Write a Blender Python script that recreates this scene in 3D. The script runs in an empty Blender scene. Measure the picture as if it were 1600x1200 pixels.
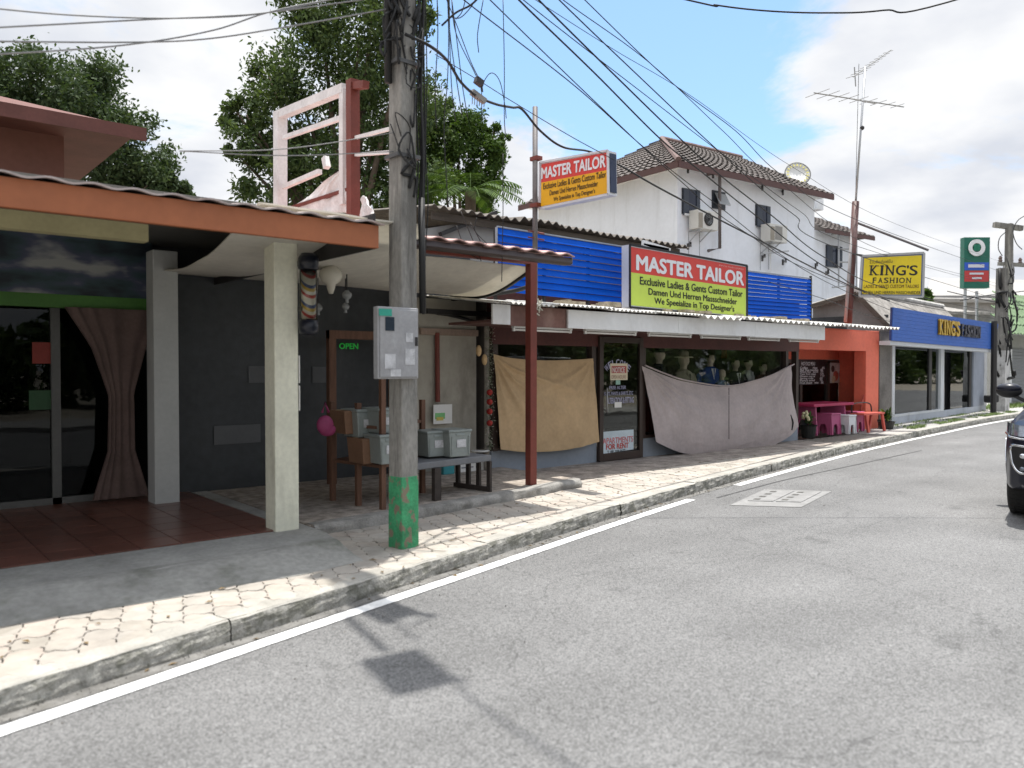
import bpy, bmesh, math, random
import numpy as np
from mathutils import Vector, Matrix, noise as mnoise
random.seed(7); np.random.seed(7)
R_ = math.radians
sc = bpy.context.scene
col = sc.collection

# ------------------------------------------------------------------ camera
CZ = 1.6
cam_d = bpy.data.cameras.new('camera'); cam = bpy.data.objects.new('camera', cam_d); col.objects.link(cam)
cam_d.sensor_width = 36.0; cam_d.lens = 36.0 * 1240 / 1600
cam_d.clip_start = 0.05; cam_d.clip_end = 3000
PITCH = math.atan(25 / 1240)
cam.location = (0, 0, CZ)
cam.rotation_euler = (math.pi / 2 - PITCH, 0, R_(-40))
cam_d.dof.use_dof = True; cam_d.dof.focus_distance = 12.5; cam_d.dof.aperture_fstop = 1.7
sc.camera = cam
# ------------------------------------------------------------------ light
SUN = Vector((0.115, 0.05, 1.0)).normalized()       # direction towards the sun
sun_el = math.asin(SUN.z); sun_az = math.atan2(SUN.x, SUN.y)
sd = bpy.data.lights.new('sun', 'SUN'); so = bpy.data.objects.new('sun', sd); col.objects.link(so)
sd.energy = 3.35; sd.angle = R_(0.6); sd.color = (1.0, 0.965, 0.91)
so.rotation_euler = SUN.to_track_quat('Z', 'Y').to_euler(); so.location = (10, 10, 40)
sc.view_settings.view_transform = 'Standard'; sc.view_settings.look = 'None'
sc.view_settings.exposure = 0.92; sc.view_settings.gamma = 1.0
sc.view_settings.use_curve_mapping = False

w = bpy.data.worlds.new('World'); sc.world = w; w.use_nodes = True
nt = w.node_tree; nt.nodes.clear()
def N(nt, t, **k):
    n = nt.nodes.new(t)
    for a, b in k.items(): setattr(n, a, b)
    return n
def L(nt, a, b): nt.links.new(a, b)
def mth(nt, op, a, b=None, c=None, clamp=False):
    n = N(nt, 'ShaderNodeMath', operation=op, use_clamp=clamp)
    for i, v in enumerate((a, b, c)):
        if v is None: continue
        if isinstance(v, (int, float)): n.inputs[i].default_value = v
        else: L(nt, v, n.inputs[i])
    return n.outputs[0]
sky = N(nt, 'ShaderNodeTexSky', sky_type='NISHITA'); sky.sun_disc = False
sky.sun_elevation = sun_el; sky.sun_rotation = sun_az; sky.air_density = 1.0; sky.dust_density = 0.6; sky.ozone_density = 2.0
tc = N(nt, 'ShaderNodeTexCoord'); sep = N(nt, 'ShaderNodeSeparateXYZ'); L(nt, tc.outputs['Generated'], sep.inputs[0])
zz = mth(nt, 'ADD', mth(nt, 'MAXIMUM', sep.outputs[2], 0.0), 0.22)
cx = mth(nt, 'DIVIDE', sep.outputs[0], zz); cy = mth(nt, 'DIVIDE', sep.outputs[1], zz)
cmb = N(nt, 'ShaderNodeCombineXYZ'); L(nt, cx, cmb.inputs[0]); L(nt, cy, cmb.inputs[1])
nz = N(nt, 'ShaderNodeTexNoise'); nz.inputs['Scale'].default_value = 1.35; nz.inputs['Detail'].default_value = 9
nz.inputs['Roughness'].default_value = 0.62; nz.inputs['Distortion'].default_value = 0.25
mp = N(nt, 'ShaderNodeMapping'); mp.inputs['Location'].default_value = (3.1, 1.7, 0.4)
L(nt, cmb.outputs[0], mp.inputs[0]); L(nt, mp.outputs[0], nz.inputs['Vector'])
nz2 = N(nt, 'ShaderNodeTexNoise'); nz2.inputs['Scale'].default_value = 2.6; nz2.inputs['Detail'].default_value = 6
L(nt, mp.outputs[0], nz2.inputs['Vector'])
def raydir(u, v):
    F = Vector((math.cos(R_(50)), math.sin(R_(50)), 0)); Rt = Vector((math.sin(R_(50)), -math.cos(R_(50)), 0)); Z = Vector((0, 0, 1))
    Fp = F * math.cos(PITCH) - Z * math.sin(PITCH); Up = Z * math.cos(PITCH) + F * math.sin(PITCH)
    return Rt * (u - 800) + Fp * 1240 + Up * (600 - v)
def lobe(u, v, k0, k1):
    d = N(nt, 'ShaderNodeVectorMath', operation='DOT_PRODUCT'); L(nt, tc.outputs['Generated'], d.inputs[0])
    d.inputs[1].default_value = raydir(u, v).normalized()
    m = N(nt, 'ShaderNodeMapRange', interpolation_type='SMOOTHSTEP'); L(nt, d.outputs['Value'], m.inputs[0])
    m.inputs[1].default_value = k0; m.inputs[2].default_value = k1; return m.outputs[0]
clear1 = lobe(1000, 0, 0.958, 0.997)      # the clear gap between the cloud banks
cov = mth(nt, 'SUBTRACT', mth(nt, 'ADD', nz.outputs[0], 0.125), mth(nt, 'MULTIPLY', clear1, 0.30))
mr = N(nt, 'ShaderNodeMapRange', interpolation_type='SMOOTHSTEP'); L(nt, cov, mr.inputs[0])
mr.inputs[1].default_value = 0.42; mr.inputs[2].default_value = 0.56
shade = N(nt, 'ShaderNodeMapRange'); L(nt, nz2.outputs[0], shade.inputs[0])
shade.inputs[1].default_value = 0.36; shade.inputs[2].default_value = 0.60
cc = N(nt, 'ShaderNodeMixRGB'); L(nt, shade.outputs[0], cc.inputs[0])
cc.inputs[1].default_value = (4.3, 4.5, 4.95, 1); cc.inputs[2].default_value = (5.9, 5.95, 6.05, 1)
skm = N(nt, 'ShaderNodeMixRGB', blend_type='ADD'); skm.inputs[0].default_value = 1
sks = N(nt, 'ShaderNodeMixRGB', blend_type='MULTIPLY'); sks.inputs[0].default_value = 1; sks.inputs[2].default_value = (0.86, 0.93, 1.02, 1)
L(nt, sky.outputs[0], sks.inputs[1]); L(nt, sks.outputs[0], skm.inputs[1]); skm.inputs[2].default_value = (1.0, 1.65, 2.3, 1)
# clouds are brighter around the sun (forward scattering)
dsn = N(nt, 'ShaderNodeVectorMath', operation='DOT_PRODUCT'); L(nt, tc.outputs['Generated'], dsn.inputs[0]); dsn.inputs[1].default_value = SUN
gsn_ = N(nt, 'ShaderNodeMapRange', interpolation_type='SMOOTHSTEP'); L(nt, dsn.outputs['Value'], gsn_.inputs[0]); gsn_.inputs[1].default_value = 0.45; gsn_.inputs[2].default_value = 1.0; gsn_.inputs[3].default_value = 1.0; gsn_.inputs[4].default_value = 2.6
ccg = N(nt, 'ShaderNodeMixRGB', blend_type='MULTIPLY'); ccg.inputs[0].default_value = 1; L(nt, cc.outputs[0], ccg.inputs[1]); L(nt, gsn_.outputs[0], ccg.inputs[2]); cc = ccg
mx = N(nt, 'ShaderNodeMixRGB'); L(nt, mr.outputs[0], mx.inputs[0]); L(nt, skm.outputs[0], mx.inputs[1]); L(nt, cc.outputs[0], mx.inputs[2])
bg = N(nt, 'ShaderNodeBackground'); bg.inputs[1].default_value = 0.09; L(nt, mx.outputs[0], bg.inputs[0])
wo = N(nt, 'ShaderNodeOutputWorld'); L(nt, bg.outputs[0], wo.inputs[0])

# ------------------------------------------------------------------ pixel -> world helpers (photo measured once, places fixed)
def G(u, v, z=0.0):
    d = raydir(u, v); t = (z - CZ) / d.z; return Vector((d.x * t, d.y * t, z))
def YP(u, v, y):
    d = raydir(u, v); t = y / d.y; return Vector((d.x * t, y, CZ + d.z * t))
def XP(u, v, x):
    d = raydir(u, v); t = x / d.x; return Vector((x, d.y * t, CZ + d.z * t))
def DP(u, v, depth):
    d = raydir(u, v); t = depth / 1240.0; return Vector((d.x * t, d.y * t, CZ + d.z * t))
def LP(u, v, A, B):                     # hit with the vertical plane through plan points A, B
    d = raydir(u, v); nx, ny = -(B[1] - A[1]), B[0] - A[0]
    t = (A[0] * nx + A[1] * ny) / (d.x * nx + d.y * ny); return Vector((d.x * t, d.y * t, CZ + d.z * t))

# ------------------------------------------------------------------ materials
_m = {}
def mat(name, c, rough=0.7, var=0.12, scale=3.0, bump=0.15, bscale=60.0, metal=0.0, dirt=0.0, dirtc=(0.12, 0.1, 0.08), dscale=2.2, rand=0.0, spec=0.4, coat=0.0, trans=0.0, emit=None, detail=6, stretch=None, streak=.45, dth=(.5, .72)):
    if name in _m: return _m[name]
    m = bpy.data.materials.new(name); _m[name] = m; m.use_nodes = True; t = m.node_tree; b = t.nodes['Principled BSDF']
    tc = N(t, 'ShaderNodeTexCoord'); vec = tc.outputs['Object']
    geo = N(t, 'ShaderNodeNewGeometry'); vec = geo.outputs['Position']
    if stretch:
        mp = N(t, 'ShaderNodeMapping'); mp.inputs['Scale'].default_value = stretch; L(t, vec, mp.inputs[0]); vec = mp.outputs[0]
    n1 = N(t, 'ShaderNodeTexNoise'); n1.inputs['Scale'].default_value = scale; n1.inputs['Detail'].default_value = detail; L(t, vec, n1.inputs['Vector'])
    f = N(t, 'ShaderNodeMapRange'); L(t, n1.outputs[0], f.inputs[0]); f.inputs[1].default_value = 0.3; f.inputs[2].default_value = 0.7
    f.inputs[3].default_value = 1 - var; f.inputs[4].default_value = 1 + var
    val = f.outputs[0]
    n3 = N(t, 'ShaderNodeTexNoise'); n3.inputs['Scale'].default_value = scale * 9; n3.inputs['Detail'].default_value = 3; L(t, vec, n3.inputs['Vector'])
    f3 = N(t, 'ShaderNodeMapRange'); L(t, n3.outputs[0], f3.inputs[0]); f3.inputs[1].default_value = 0.3; f3.inputs[2].default_value = 0.7
    f3.inputs[3].default_value = 1 - var * .6; f3.inputs[4].default_value = 1 + var * .6
    val = mth(t, 'MULTIPLY', val, f3.outputs[0])
    if rand:
        oi = N(t, 'ShaderNodeObjectInfo'); r = N(t, 'ShaderNodeMapRange'); L(t, oi.outputs['Random'], r.inputs[0])
        r.inputs[3].default_value = 1 - rand; r.inputs[4].default_value = 1 + rand; val = mth(t, 'MULTIPLY', val, r.outputs[0])
    mul = N(t, 'ShaderNodeMixRGB', blend_type='MULTIPLY'); mul.inputs[0].default_value = 1; mul.inputs[1].default_value = (*c, 1); L(t, val, mul.inputs[2])
    out = mul.outputs[0]
    if dirt:
        n2 = N(t, 'ShaderNodeTexNoise'); n2.inputs['Scale'].default_value = dscale; n2.inputs['Detail'].default_value = 10; n2.inputs['Roughness'].default_value = 0.65
        mp2 = N(t, 'ShaderNodeMapping'); mp2.inputs['Scale'].default_value = (1, 1, streak); mp2.inputs['Location'].default_value = (5, 3, 1)
        L(t, vec, mp2.inputs[0]); L(t, mp2.outputs[0], n2.inputs['Vector'])
        r2 = N(t, 'ShaderNodeMapRange', interpolation_type='SMOOTHSTEP'); L(t, n2.outputs[0], r2.inputs[0]); r2.inputs[1].default_value = dth[0]; r2.inputs[2].default_value = dth[1]
        r2.inputs[4].default_value = dirt
        md = N(t, 'ShaderNodeMixRGB'); L(t, r2.outputs[0], md.inputs[0]); L(t, out, md.inputs[1]); md.inputs[2].default_value = (*dirtc, 1); out = md.outputs[0]
    L(t, out, b.inputs['Base Color'])
    b.inputs['Roughness'].default_value = rough; b.inputs['Metallic'].default_value = metal; b.inputs['Specular IOR Level'].default_value = spec
    if coat: b.inputs['Coat Weight'].default_value = coat; b.inputs['Coat Roughness'].default_value = 0.04
    if bump:
        nb = N(t, 'ShaderNodeTexNoise'); nb.inputs['Scale'].default_value = bscale; nb.inputs['Detail'].default_value = 4; L(t, vec, nb.inputs['Vector'])
        bp = N(t, 'ShaderNodeBump'); bp.inputs['Strength'].default_value = bump; bp.inputs['Distance'].default_value = 0.01; L(t, nb.outputs[0], bp.inputs['Height']); L(t, bp.outputs[0], b.inputs['Normal'])
    if trans:
        tl = N(t, 'ShaderNodeBsdfTranslucent'); L(t, out, tl.inputs[0]); ms = N(t, 'ShaderNodeMixShader'); ms.inputs[0].default_value = trans
        L(t, b.outputs[0], ms.inputs[1]); L(t, tl.outputs[0], ms.inputs[2]); L(t, ms.outputs[0], t.nodes['Material Output'].inputs[0])
    return m
def glass_mat(name, tint=(0.75, 0.8, 0.8), refl=1.0, rough=0.015):
    if name in _m: return _m[name]
    m = bpy.data.materials.new(name); _m[name] = m; m.use_nodes = True; t = m.node_tree; t.nodes.remove(t.nodes['Principled BSDF'])
    tr = N(t, 'ShaderNodeBsdfTransparent'); tr.inputs[0].default_value = (*tint, 1)
    gl = N(t, 'ShaderNodeBsdfGlossy'); gl.inputs['Roughness'].default_value = rough; gl.inputs[0].default_value = (.9, .93, .95, 1)
    fr = N(t, 'ShaderNodeFresnel'); fr.inputs[0].default_value = 1.45
    tcn = N(t, 'ShaderNodeNewGeometry'); nb = N(t, 'ShaderNodeTexNoise'); nb.inputs['Scale'].default_value = 1.3; L(t, tcn.outputs['Position'], nb.inputs['Vector'])
    bp = N(t, 'ShaderNodeBump'); bp.inputs['Strength'].default_value = 0.05; bp.inputs['Distance'].default_value = 0.03; L(t, nb.outputs[0], bp.inputs['Height']); L(t, bp.outputs[0], gl.inputs['Normal'])
    f = mth(t, 'MULTIPLY', fr.outputs[0], refl, clamp=True)
    ms = N(t, 'ShaderNodeMixShader'); L(t, f, ms.inputs[0]); L(t, tr.outputs[0], ms.inputs[1]); L(t, gl.outputs[0], ms.inputs[2]); L(t, ms.outputs[0], t.nodes['Material Output'].inputs[0])
    return m
def asphalt():
    m = bpy.data.materials.new('asphalt'); m.use_nodes = True; t = m.node_tree; b = t.nodes['Principled BSDF']
    g = N(t, 'ShaderNodeNewGeometry'); p = g.outputs['Position']
    vo = N(t, 'ShaderNodeTexVoronoi'); vo.inputs['Scale'].default_value = 105; L(t, p, vo.inputs['Vector'])
    cr = N(t, 'ShaderNodeValToRGB'); L(t, vo.outputs['Color'], cr.inputs[0])
    e = cr.color_ramp.elements; e[1].position = .95; e[1].color = (.232, .232, .23, 1); e[0].position = 0.03; e[0].color = (.07, .07, .069, 1); x9 = cr.color_ramp.elements.new(.12); x9.color = (.142, .141, .139, 1)
    e2 = cr.color_ramp.elements.new(0.5); e2.color = (.18, .179, .177, 1)
    vd = N(t, 'ShaderNodeMapRange'); L(t, vo.outputs['Distance'], vd.inputs[0]); vd.inputs[1].default_value = 0.25; vd.inputs[2].default_value = 0.75; vd.inputs[3].default_value = 1.12; vd.inputs[4].default_value = 0.6
    n1 = N(t, 'ShaderNodeTexNoise'); n1.inputs['Scale'].default_value = 0.9; n1.inputs['Detail'].default_value = 8; L(t, p, n1.inputs['Vector'])
    r1 = N(t, 'ShaderNodeMapRange'); L(t, n1.outputs[0], r1.inputs[0]); r1.inputs[1].default_value = .3; r1.inputs[2].default_value = .7; r1.inputs[3].default_value = .87; r1.inputs[4].default_value = 1.12
    n2 = N(t, 'ShaderNodeTexNoise'); n2.inputs['Scale'].default_value = 26; n2.inputs['Detail'].default_value = 5; L(t, p, n2.inputs['Vector'])
    r2 = N(t, 'ShaderNodeMapRange'); L(t, n2.outputs[0], r2.inputs[0]); r2.inputs[1].default_value = .35; r2.inputs[2].default_value = .65; r2.inputs[3].default_value = .91; r2.inputs[4].default_value = 1.08
    # wheel-path wear and seams, along the road
    mp = N(t, 'ShaderNodeMapping'); mp.inputs['Rotation'].default_value = (0, 0, R_(-13)); mp.inputs['Scale'].default_value = (0.06, 1.1, 1); L(t, p, mp.inputs[0])
    n3 = N(t, 'ShaderNodeTexNoise'); n3.inputs['Scale'].default_value = 1.0; n3.inputs['Detail'].default_value = 5; L(t, mp.outputs[0], n3.inputs['Vector'])
    r3 = N(t, 'ShaderNodeMapRange'); L(t, n3.outputs[0], r3.inputs[0]); r3.inputs[1].default_value = .35; r3.inputs[2].default_value = .65; r3.inputs[3].default_value = .88; r3.inputs[4].default_value = 1.09
    # oil spots
    n4 = N(t, 'ShaderNodeTexNoise'); n4.inputs['Scale'].default_value = 1.7; n4.inputs['Detail'].default_value = 7; n4.inputs['Roughness'].default_value = .6; L(t, p, n4.inputs['Vector'])
    r4 = N(t, 'ShaderNodeMapRange', interpolation_type='SMOOTHSTEP'); L(t, n4.outputs[0], r4.inputs[0]); r4.inputs[1].default_value = .62; r4.inputs[2].default_value = .74; r4.inputs[3].default_value = 1; r4.inputs[4].default_value = .72
    v = mth(t, 'MULTIPLY', mth(t, 'MULTIPLY', vd.outputs[0], r1.outputs[0]), mth(t, 'MULTIPLY', mth(t, 'MULTIPLY', r2.outputs[0], r3.outputs[0]), r4.outputs[0]))
    # hairline cracks where the surface has aged
    wv = N(t, 'ShaderNodeTexNoise'); wv.inputs['Scale'].default_value = 3.0; wv.inputs['Detail'].default_value = 6; L(t, p, wv.inputs['Vector'])
    wm = N(t, 'ShaderNodeMixRGB', blend_type='LINEAR_LIGHT'); wm.inputs[0].default_value = .22; L(t, p, wm.inputs[1]); L(t, wv.outputs['Color'], wm.inputs[2])
    ve = N(t, 'ShaderNodeTexVoronoi', feature='DISTANCE_TO_EDGE'); ve.inputs['Scale'].default_value = .42; L(t, wm.outputs[0], ve.inputs['Vector'])
    re = N(t, 'ShaderNodeMapRange', interpolation_type='SMOOTHSTEP'); L(t, ve.outputs['Distance'], re.inputs[0]); re.inputs[1].default_value = .0; re.inputs[2].default_value = .0045; re.inputs[3].default_value = .72; re.inputs[4].default_value = 1
    v = mth(t, 'MULTIPLY', v, re.outputs[0])
    mul = N(t, 'ShaderNodeMixRGB', blend_type='MULTIPLY'); mul.inputs[0].default_value = 1; L(t, cr.outputs[0], mul.inputs[1]); L(t, v, mul.inputs[2]); L(t, mul.outputs[0], b.inputs['Base Color'])
    b.inputs['Roughness'].default_value = .85; b.inputs['Specular IOR Level'].default_value = .3
    bp = N(t, 'ShaderNodeBump'); bp.inputs['Strength'].default_value = .45; bp.inputs['Distance'].default_value = .004; L(t, vd.outputs[0], bp.inputs['Height']); L(t, bp.outputs[0], b.inputs['Normal'])
    return m

# ------------------------------------------------------------------ mesh builder
ORG = {}
def org(o): return ORG.get(o.name, Vector((0, 0, 0)))
class MB:
    def __init__(s): s.v = []; s.f = []
    def add(s, vs, fs):
        n = len(s.v); s.v += [tuple(v) for v in vs]; s.f += [tuple(i + n for i in f) for f in fs]; return s
    def box(s, a, b):
        x0, y0, z0 = a; x1, y1, z1 = b
        if x0 > x1: x0, x1 = x1, x0
        if y0 > y1: y0, y1 = y1, y0
        if z0 > z1: z0, z1 = z1, z0
        return s.add([(x0, y0, z0), (x1, y0, z0), (x1, y1, z0), (x0, y1, z0), (x0, y0, z1), (x1, y0, z1), (x1, y1, z1), (x0, y1, z1)],
                     [(0, 3, 2, 1), (4, 5, 6, 7), (0, 1, 5, 4), (1, 2, 6, 5), (2, 3, 7, 6), (3, 0, 4, 7)])
    def hexa(s, lo, hi):            # 4 bottom points, 4 top points
        return s.add(list(lo) + list(hi), [(3, 2, 1, 0), (4, 5, 6, 7), (0, 1, 5, 4), (1, 2, 6, 5), (2, 3, 7, 6), (3, 0, 4, 7)])
    def bar(s, p, q, wd, ht, up=(0, 0, 1)):      # rectangular bar from p to q
        p = Vector(p); q = Vector(q); d = (q - p).normalized(); u = Vector(up)
        if abs(d.dot(u)) > .98: u = Vector((0, 1, 0)) if abs(d.y) < .9 else Vector((1, 0, 0))
        sd_ = d.cross(u).normalized() * wd / 2; uu = sd_.cross(d).normalized() * ht / 2
        lo = [p - sd_ - uu, p + sd_ - uu, p + sd_ + uu, p - sd_ + uu]; hi = [x + (q - p) for x in lo]
        return s.hexa(lo, hi)
    def tube(s, pts, r, n=6, cap=True):
        pts = [Vector(p) for p in pts]; k = len(pts); rs = r if isinstance(r, (list, tuple)) else [r] * k; rings = []
        up = Vector((0, 0, 1))
        for i, p in enumerate(pts):
            d = (pts[min(i + 1, k - 1)] - pts[max(i - 1, 0)]); d = d.normalized() if d.length > 1e-9 else up
            a = d.cross(Vector((0.31, 0.17, 1)) if abs(d.z) < .9 else Vector((1, .2, 0))).normalized(); b = d.cross(a)
            rings.append([p + (a * math.cos(j * 2 * math.pi / n) + b * math.sin(j * 2 * math.pi / n)) * rs[i] for j in range(n)])
        vs = [v for rg in rings for v in rg]; fs = []
        for i in range(k - 1):
            for j in range(n): fs.append((i * n + j, i * n + (j + 1) % n, (i + 1) * n + (j + 1) % n, (i + 1) * n + j))
        if cap: fs += [tuple(range(n))[::-1], tuple((k - 1) * n + j for j in range(n))]
        return s.add(vs, fs)
    def lathe(s, c, prof, n=20, axis=None, cap=True):      # prof [(r, h)], around c along axis (default z)
        ax = Vector(axis or (0, 0, 1)).normalized(); a = ax.orthogonal().normalized(); b = ax.cross(a); c = Vector(c); vs = []; fs = []
        for r, h in prof:
            for j in range(n): vs.append(c + ax * h + (a * math.cos(2 * math.pi * j / n) + b * math.sin(2 * math.pi * j / n)) * max(r, 1e-4))
        for i in range(len(prof) - 1):
            for j in range(n): fs.append((i * n + j, i * n + (j + 1) % n, (i + 1) * n + (j + 1) % n, (i + 1) * n + j))
        if cap: fs += [tuple(range(n))[::-1], tuple((len(prof) - 1) * n + j for j in range(n))]
        return s.add(vs, fs)
    def prism(s, poly, vec):
        poly = [Vector(p) for p in poly]; n = len(poly); v = Vector(vec)
        return s.add(poly + [p + v for p in poly], [tuple(range(n))[::-1], tuple(range(n, 2 * n))] + [(i, (i + 1) % n, n + (i + 1) % n, n + i) for i in range(n)])
    def grid(s, f, nu, nv, thick=None):
        vs = [Vector(f(i / nu, j / nv)) for j in range(nv + 1) for i in range(nu + 1)]
        fs = [(j * (nu + 1) + i, j * (nu + 1) + i + 1, (j + 1) * (nu + 1) + i + 1, (j + 1) * (nu + 1) + i) for j in range(nv) for i in range(nu)]
        s.add(vs, fs)
        if thick:
            t = Vector(thick); s.add([v + t for v in vs], [f[::-1] for f in fs])
            n = nu + 1; N0 = len(vs); b = [i for i in range(n)] + [j * n + nu for j in range(1, nv + 1)] + [nv * n + i for i in range(nu - 1, -1, -1)] + [j * n for j in range(nv - 1, 0, -1)]
            bs = [vs[i] for i in b]; m = len(b); s.add(bs + [v + t for v in bs], [(i, m + i, m + (i + 1) % m, (i + 1) % m) for i in range(m)])
        return s
    def ball(s, c, r, n=12, m=8, sc=(1, 1, 1)):
        vs = []; fs = []; c = Vector(c)
        for i in range(m + 1):
            th = math.pi * i / m
            for j in range(n): vs.append(c + Vector((math.sin(th) * math.cos(2 * math.pi * j / n) * sc[0], math.sin(th) * math.sin(2 * math.pi * j / n) * sc[1], math.cos(th) * sc[2])) * r)
        for i in range(m):
            for j in range(n): fs.append((i * n + j, (i + 1) * n + j, (i + 1) * n + (j + 1) % n, i * n + (j + 1) % n))
        return s.add(vs, fs)
    def build(s, name, material, parent=None, smooth=False, label=None, bevel=0):
        me = bpy.data.meshes.new(name); V = np.array([tuple(v) for v in s.v], dtype=float)
        if parent is not None: o0 = org(parent)
        else:
            lo = V.min(0); hi = V.max(0); o0 = Vector(((lo[0] + hi[0]) / 2, (lo[1] + hi[1]) / 2, lo[2]))
        V = V - np.array(o0); me.from_pydata(V.tolist(), [], s.f); me.materials.append(material)
        if smooth: me.polygons.foreach_set('use_smooth', [True] * len(me.polygons))
        me.update()
        o = bpy.data.objects.new(name, me); col.objects.link(o)
        if parent is not None: o.parent = parent; ORG[o.name] = o0
        else: o.location = o0; ORG[o.name] = o0
        if bevel:
            md = o.modifiers.new('bevel', 'BEVEL'); md.width = bevel; md.segments = 2; md.limit_method = 'ANGLE'; md.angle_limit = R_(40)
        if label: o['label'] = label
        return o
def thing(name, label, cat, loc, group=None, rz=0):
    o = bpy.data.objects.new(name, None); col.objects.link(o); o.location = loc; o.rotation_euler = (0, 0, rz); o.empty_display_size = .2
    o['label'] = label; o['category'] = cat
    if group: o['group'] = group
    ORG[o.name] = Vector(loc) if rz == 0 else Vector((0, 0, 0)); return o
def tag(o, label, cat, group=None):
    o['label'] = label; o['category'] = cat
    if group: o['group'] = group
    return o
def struct(o, kind='structure'): o['kind'] = kind; return o
def copy_tree(o, loc=None, rz=None, label=None, parent=None):
    c = o.copy(); col.objects.link(c)
    if parent is not None: c.parent = parent
    if loc is not None: c.location = loc
    if rz is not None: c.rotation_euler = (0, 0, rz)
    if label: c['label'] = label
    for ch in list(o.children): copy_tree(ch, parent=c)
    return c
_tc = {}
def text_mesh(mb, s, P, X, U, w_, h_, nrm, depth=0.002, bold=0.0, align='C', key=None):
    """letters of string s fitted into a w_ x h_ box whose lower left corner is P, X right, U up, raised along nrm"""
    cu = bpy.data.curves.new('t', 'FONT'); cu.body = s; cu.size = 1; cu.offset = 0; cu.resolution_u = 4; cu.extrude = 0
    ob = bpy.data.objects.new('t', cu); col.objects.link(ob); dg = bpy.context.evaluated_depsgraph_get(); dg.update()
    me = bpy.data.meshes.new_from_object(ob.evaluated_get(dg)); V = [v.co.copy() for v in me.vertices]; F = [tuple(p.vertices) for p in me.polygons]
    bpy.data.objects.remove(ob); bpy.data.curves.remove(cu); bpy.data.meshes.remove(me)
    if not V: return
    x0 = min(v.x for v in V); x1 = max(v.x for v in V); y0 = min(v.y for v in V); y1 = max(v.y for v in V)
    X = Vector(X).normalized(); U = Vector(U).normalized(); n = Vector(nrm).normalized() * depth; P = Vector(P)
    em = h_ / max(y1 - y0, .01); nn_ = Vector(nrm).normalized(); sh = [(0, 0)] if bold < .004 else [(0, 0), (-1, 0), (1, 0), (0, .7), (0, -.7)] if bold < .03 else [(0, 0), (-1, 0), (1, 0), (-.55, .6), (.55, .6), (-.55, -.6), (.55, -.6), (0, .8), (0, -.8)]
    for q_, (ax_, ay_) in enumerate(sh):
        o_ = X * (ax_ * bold * em * (w_ / max(x1 - x0, .01) / em)) + U * (ay_ * bold * em) + n + nn_ * (.00035 * q_)
        mb.add([P + X * ((v.x - x0) / (x1 - x0) * w_) + U * ((v.y - y0) / (y1 - y0) * h_) + o_ for v in V], F)
def arc(cx_, cz_, r, a0, a1, n): return [(cx_ + r * math.cos(a0 + (a1 - a0) * i / n), cz_ + r * math.sin(a0 + (a1 - a0) * i / n)) for i in range(n + 1)]
def spline(pts, n=8):
    pts = [Vector(p) for p in pts]; P = [pts[0] * 2 - pts[1]] + pts + [pts[-1] * 2 - pts[-2]]; out = []
    for i in range(1, len(P) - 2):
        for j in range(n):
            t = j / n; a, b, c, d = P[i - 1], P[i], P[i + 1], P[i + 2]
            out.append(.5 * ((2 * b) + (-a + c) * t + (2 * a - 5 * b + 4 * c - d) * t * t + (-a + 3 * b - 3 * c + d) * t ** 3))
    out.append(pts[-1]); return out
def corr(mb, x0, x1, yf, zf, yb, zb, pitch=0.13, amp=0.02, th=0.008, jitter=0.0, skewf=0.0, n_per=6, seed=1):
    """corrugated sheet: waves along x, runs from the front eave (yf, zf) to the back (yb, zb)"""
    rnd = random.Random(seed); n = int((x1 - x0) / pitch * n_per); jit = {}
    def f(a, b, off=0):
        x = x0 + a * (x1 - x0); k = int((x - x0) / .9); j = jit.setdefault(k, (rnd.uniform(-1, 1) * jitter, rnd.uniform(-1, 1) * jitter))
        z = zf + (zb - zf) * b + amp * math.sin(2 * math.pi * (x - x0) / pitch) + j[1] * (1 - b) * .4 + off
        y = yf + (yb - yf) * b + j[0] * (1 - b); return (x, y, z)
    mb.grid(f, n, 1, (0, 0, -th)); return mb

WHITE = mat('white_paint', (.74, .75, .76), .55, .05, dirt=.25, dirtc=(.45, .43, .4), bump=.05)
FASC = mat('fascia_board', (.70, .70, .69), .6, .06, 1.5, dirt=.35, dirtc=(.4, .38, .35), bump=.08)
DARK = mat('dark_metal', (.03, .028, .028), .5, .1, bump=.03)
BLACK = mat('black_rubber', (.012, .012, .012), .6, .1, bump=.02)
RUST = mat('rusty_red_steel', (.17, .04, .028), .55, .15, 5, dirt=.4, dirtc=(.08, .03, .02), bump=.08)
ORANGE = mat('orange_fascia', (.33, .11, .045), .55, .08, 2, dirt=.3, dirtc=(.18, .06, .03), bump=.05)
CONC = mat('concrete', (.33, .32, .30), .9, .2, 4, dirt=.5, dirtc=(.15, .14, .13), bump=.5, bscale=80)
CREAM = mat('cream_paint', (.72, .71, .58), .6, .1, 3, dirt=.6, dirtc=(.33, .31, .24), dscale=3.5, streak=.25, bump=.15)
GREYP = mat('pale_grey_column', (.42, .43, .42), .6, .06, 3, dirt=.3)
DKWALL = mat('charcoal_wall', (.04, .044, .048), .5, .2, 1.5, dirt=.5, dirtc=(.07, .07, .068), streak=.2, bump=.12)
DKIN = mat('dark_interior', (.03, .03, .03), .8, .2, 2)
CANVAS = mat('canvas', (.74, .71, .63), .85, .08, 1.5, dirt=.3, dirtc=(.45, .42, .35), trans=.3)
STEEL = mat('galvanised_steel', (.42, .43, .44), .38, .1, 6, metal=.6, dirt=.3, dirtc=(.25, .2, .16))
ZINC = mat('asbestos_sheet', (.52, .51, .48), .85, .22, 6, dirt=.6, dirtc=(.20, .185, .165), dscale=4, bump=.3)
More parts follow.
